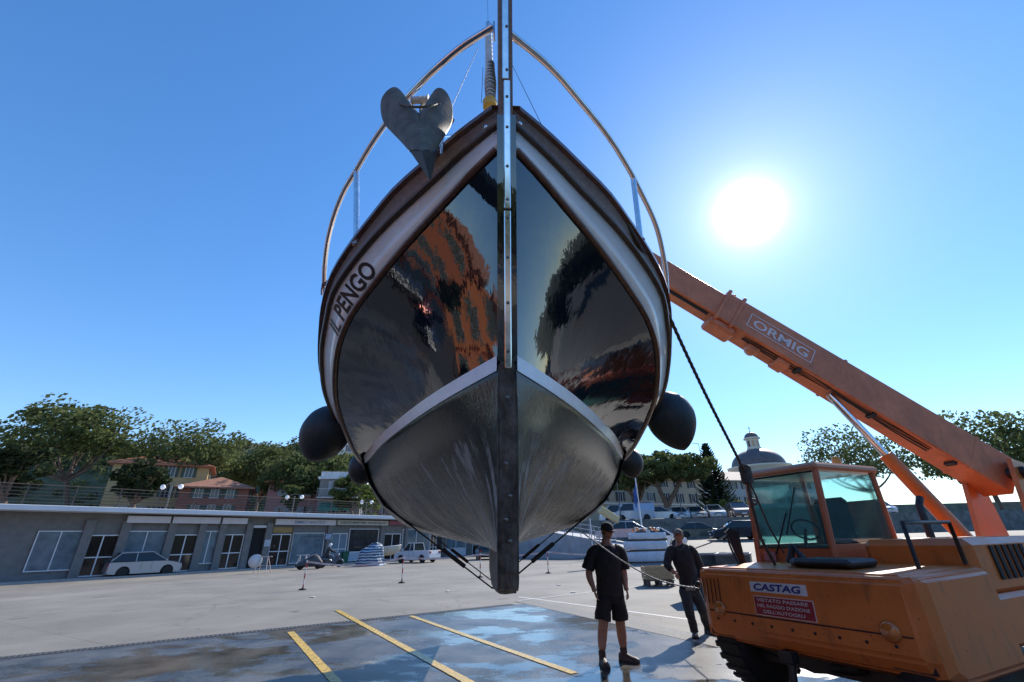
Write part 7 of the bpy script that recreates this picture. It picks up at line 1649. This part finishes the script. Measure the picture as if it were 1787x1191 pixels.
# masts, flagpole, lamp poles
def pole(name, label, cat, px0, py0, D, py1, z0, r, m, px1=None):
    a = at(px0, py0, D); zt = at(px0, py1, D).z; t = thing(name, label, cat, (a.x, a.y, z0)); b = MB(); b.tube([(a.x, a.y, z0), (a.x, a.y, zt)], r, 8, rr=[r, r * .6]); b.build('pole', m, t); return t, Vector((a.x, a.y, zt))
wpole = mat('white_pole', (.66, .67, .68), rough=.4)
t, tt = pole('flagpole', 'white flagpole with a drooping blue flag', 'flagpole', 1121, 925, 44, 832, terrain(at(1121, 925, 44).x, 44), .09, wpole)
b = MB(); rows = []
for i in range(9):
    z = tt.z - .6 - 1.5 * i / 8; rows.append([Vector((tt.x - .05 - (.42 - .3 * abs(i / 8 - .4)) * u, tt.y + .1 * math.sin(u * 9 + i * .5), z - .8 * u)) for u in [k / 8 for k in range(9)]])
b.grid(rows); fo = b.build('flag', mat('blue_flag', (.03, .09, .30), rough=.7), t); md = fo.modifiers.new('th', 'SOLIDIFY'); md.thickness = .01
b = MB(); b.ball(tt, .13, 8); b.build('finial', wpole, t)
pole('lamp_post', 'thin dark pole before the cream building, left of the flag', 'pole', 1084, 905, 52, 835, PZ, .07, lpole)
pole('lamp_post', 'thin dark pole just right of the forked pine trunk', 'pole', 1192, 905, 52, 852, PZ, .06, lpole)
pole('lamp_post', 'thin dark pole left of the conical tree', 'pole', 1222, 893, 56, 838, PZ, .06, lpole)
pole('white_mast', 'slim white mast standing among the dinghies', 'mast', 1035, 965, 38, 905, 0, .06, wpole)
t, tt = pole('antenna_mast', 'thin mast with short arm behind the conical tree', 'mast', 1240, 880, 68, 774, PZ, .07, lpole)
b = MB(); b.tube([tt, tt + Vector((-.9, 0, .1))], .05, 6); b.build('arm', lpole, t)
# timber beam behind the hull, cable between man and crane
a = at(1047, 889, 30); c = at(1078, 908, 31); b = MB(); dd = (c - a); b.box((a + c) / 2, (dd.length, .3, .42), mtx=Matrix.Rotation(0, 4, 'Z') @ Vector((1, 0, 0)).rotation_difference(dd).to_matrix().to_4x4(), bev=.02)
o = b.build('timber_beam', lambert('beam_yellow', (.55, .47, .26), var=.1)); tagp(o, 'pale yellow beam slanting down behind the hull', 'beam')
b = MB(); b.tube([at(1214, 957, 9.2), at(1255, 942, 8.2), at(1268, 935, 7.0)], .010, 6); o = b.build('cable', bmet); tagp(o, 'thin dark cable from the crane mirror towards the second man', 'cable')
# boats, crates and litter on the concrete
b = MB(); Rl = random.Random(12)
for k, (px, py) in enumerate(((545, 1043), (782, 1033), (975, 1022), (1000, 1035))):
    q = gnd(px, py); c = thing('litter_scrap', ['small pale scrap on the concrete at the left', 'small pale scrap of litter left of the keel', 'pale scrap of litter right of the keel', 'pale scrap nearest the man in shorts'][k], 'litter', (q.x, q.y, .004), 0, 'scraps of litter on the concrete')
    b = MB(); b.box((q.x, q.y, .016), (.16, .10, .02), rz=k, bev=.005); b.build('scrap', mat('scrap%d' % k, (.55, .54, .5), rough=.8), c)

# parked cars and a laid-up hull outside the picture on the left: mirrored in the glossy topsides
for k, (x, y, c_, l_) in enumerate(((-14.5, 3.2, (.03, .035, .05), 'dark blue car parked at the left quay nearest the apron'), (-16.5, 1.0, (.35, .06, .03), 'red car parked at the left quay'), (-15.5, -1.2, (.04, .04, .04), 'black car parked by the left quay edge'))):
    car('parked_car', l_, (x, y, .004), R(20 + 8 * k), c_, 'hatch', group='cars parked on the left of the quay')
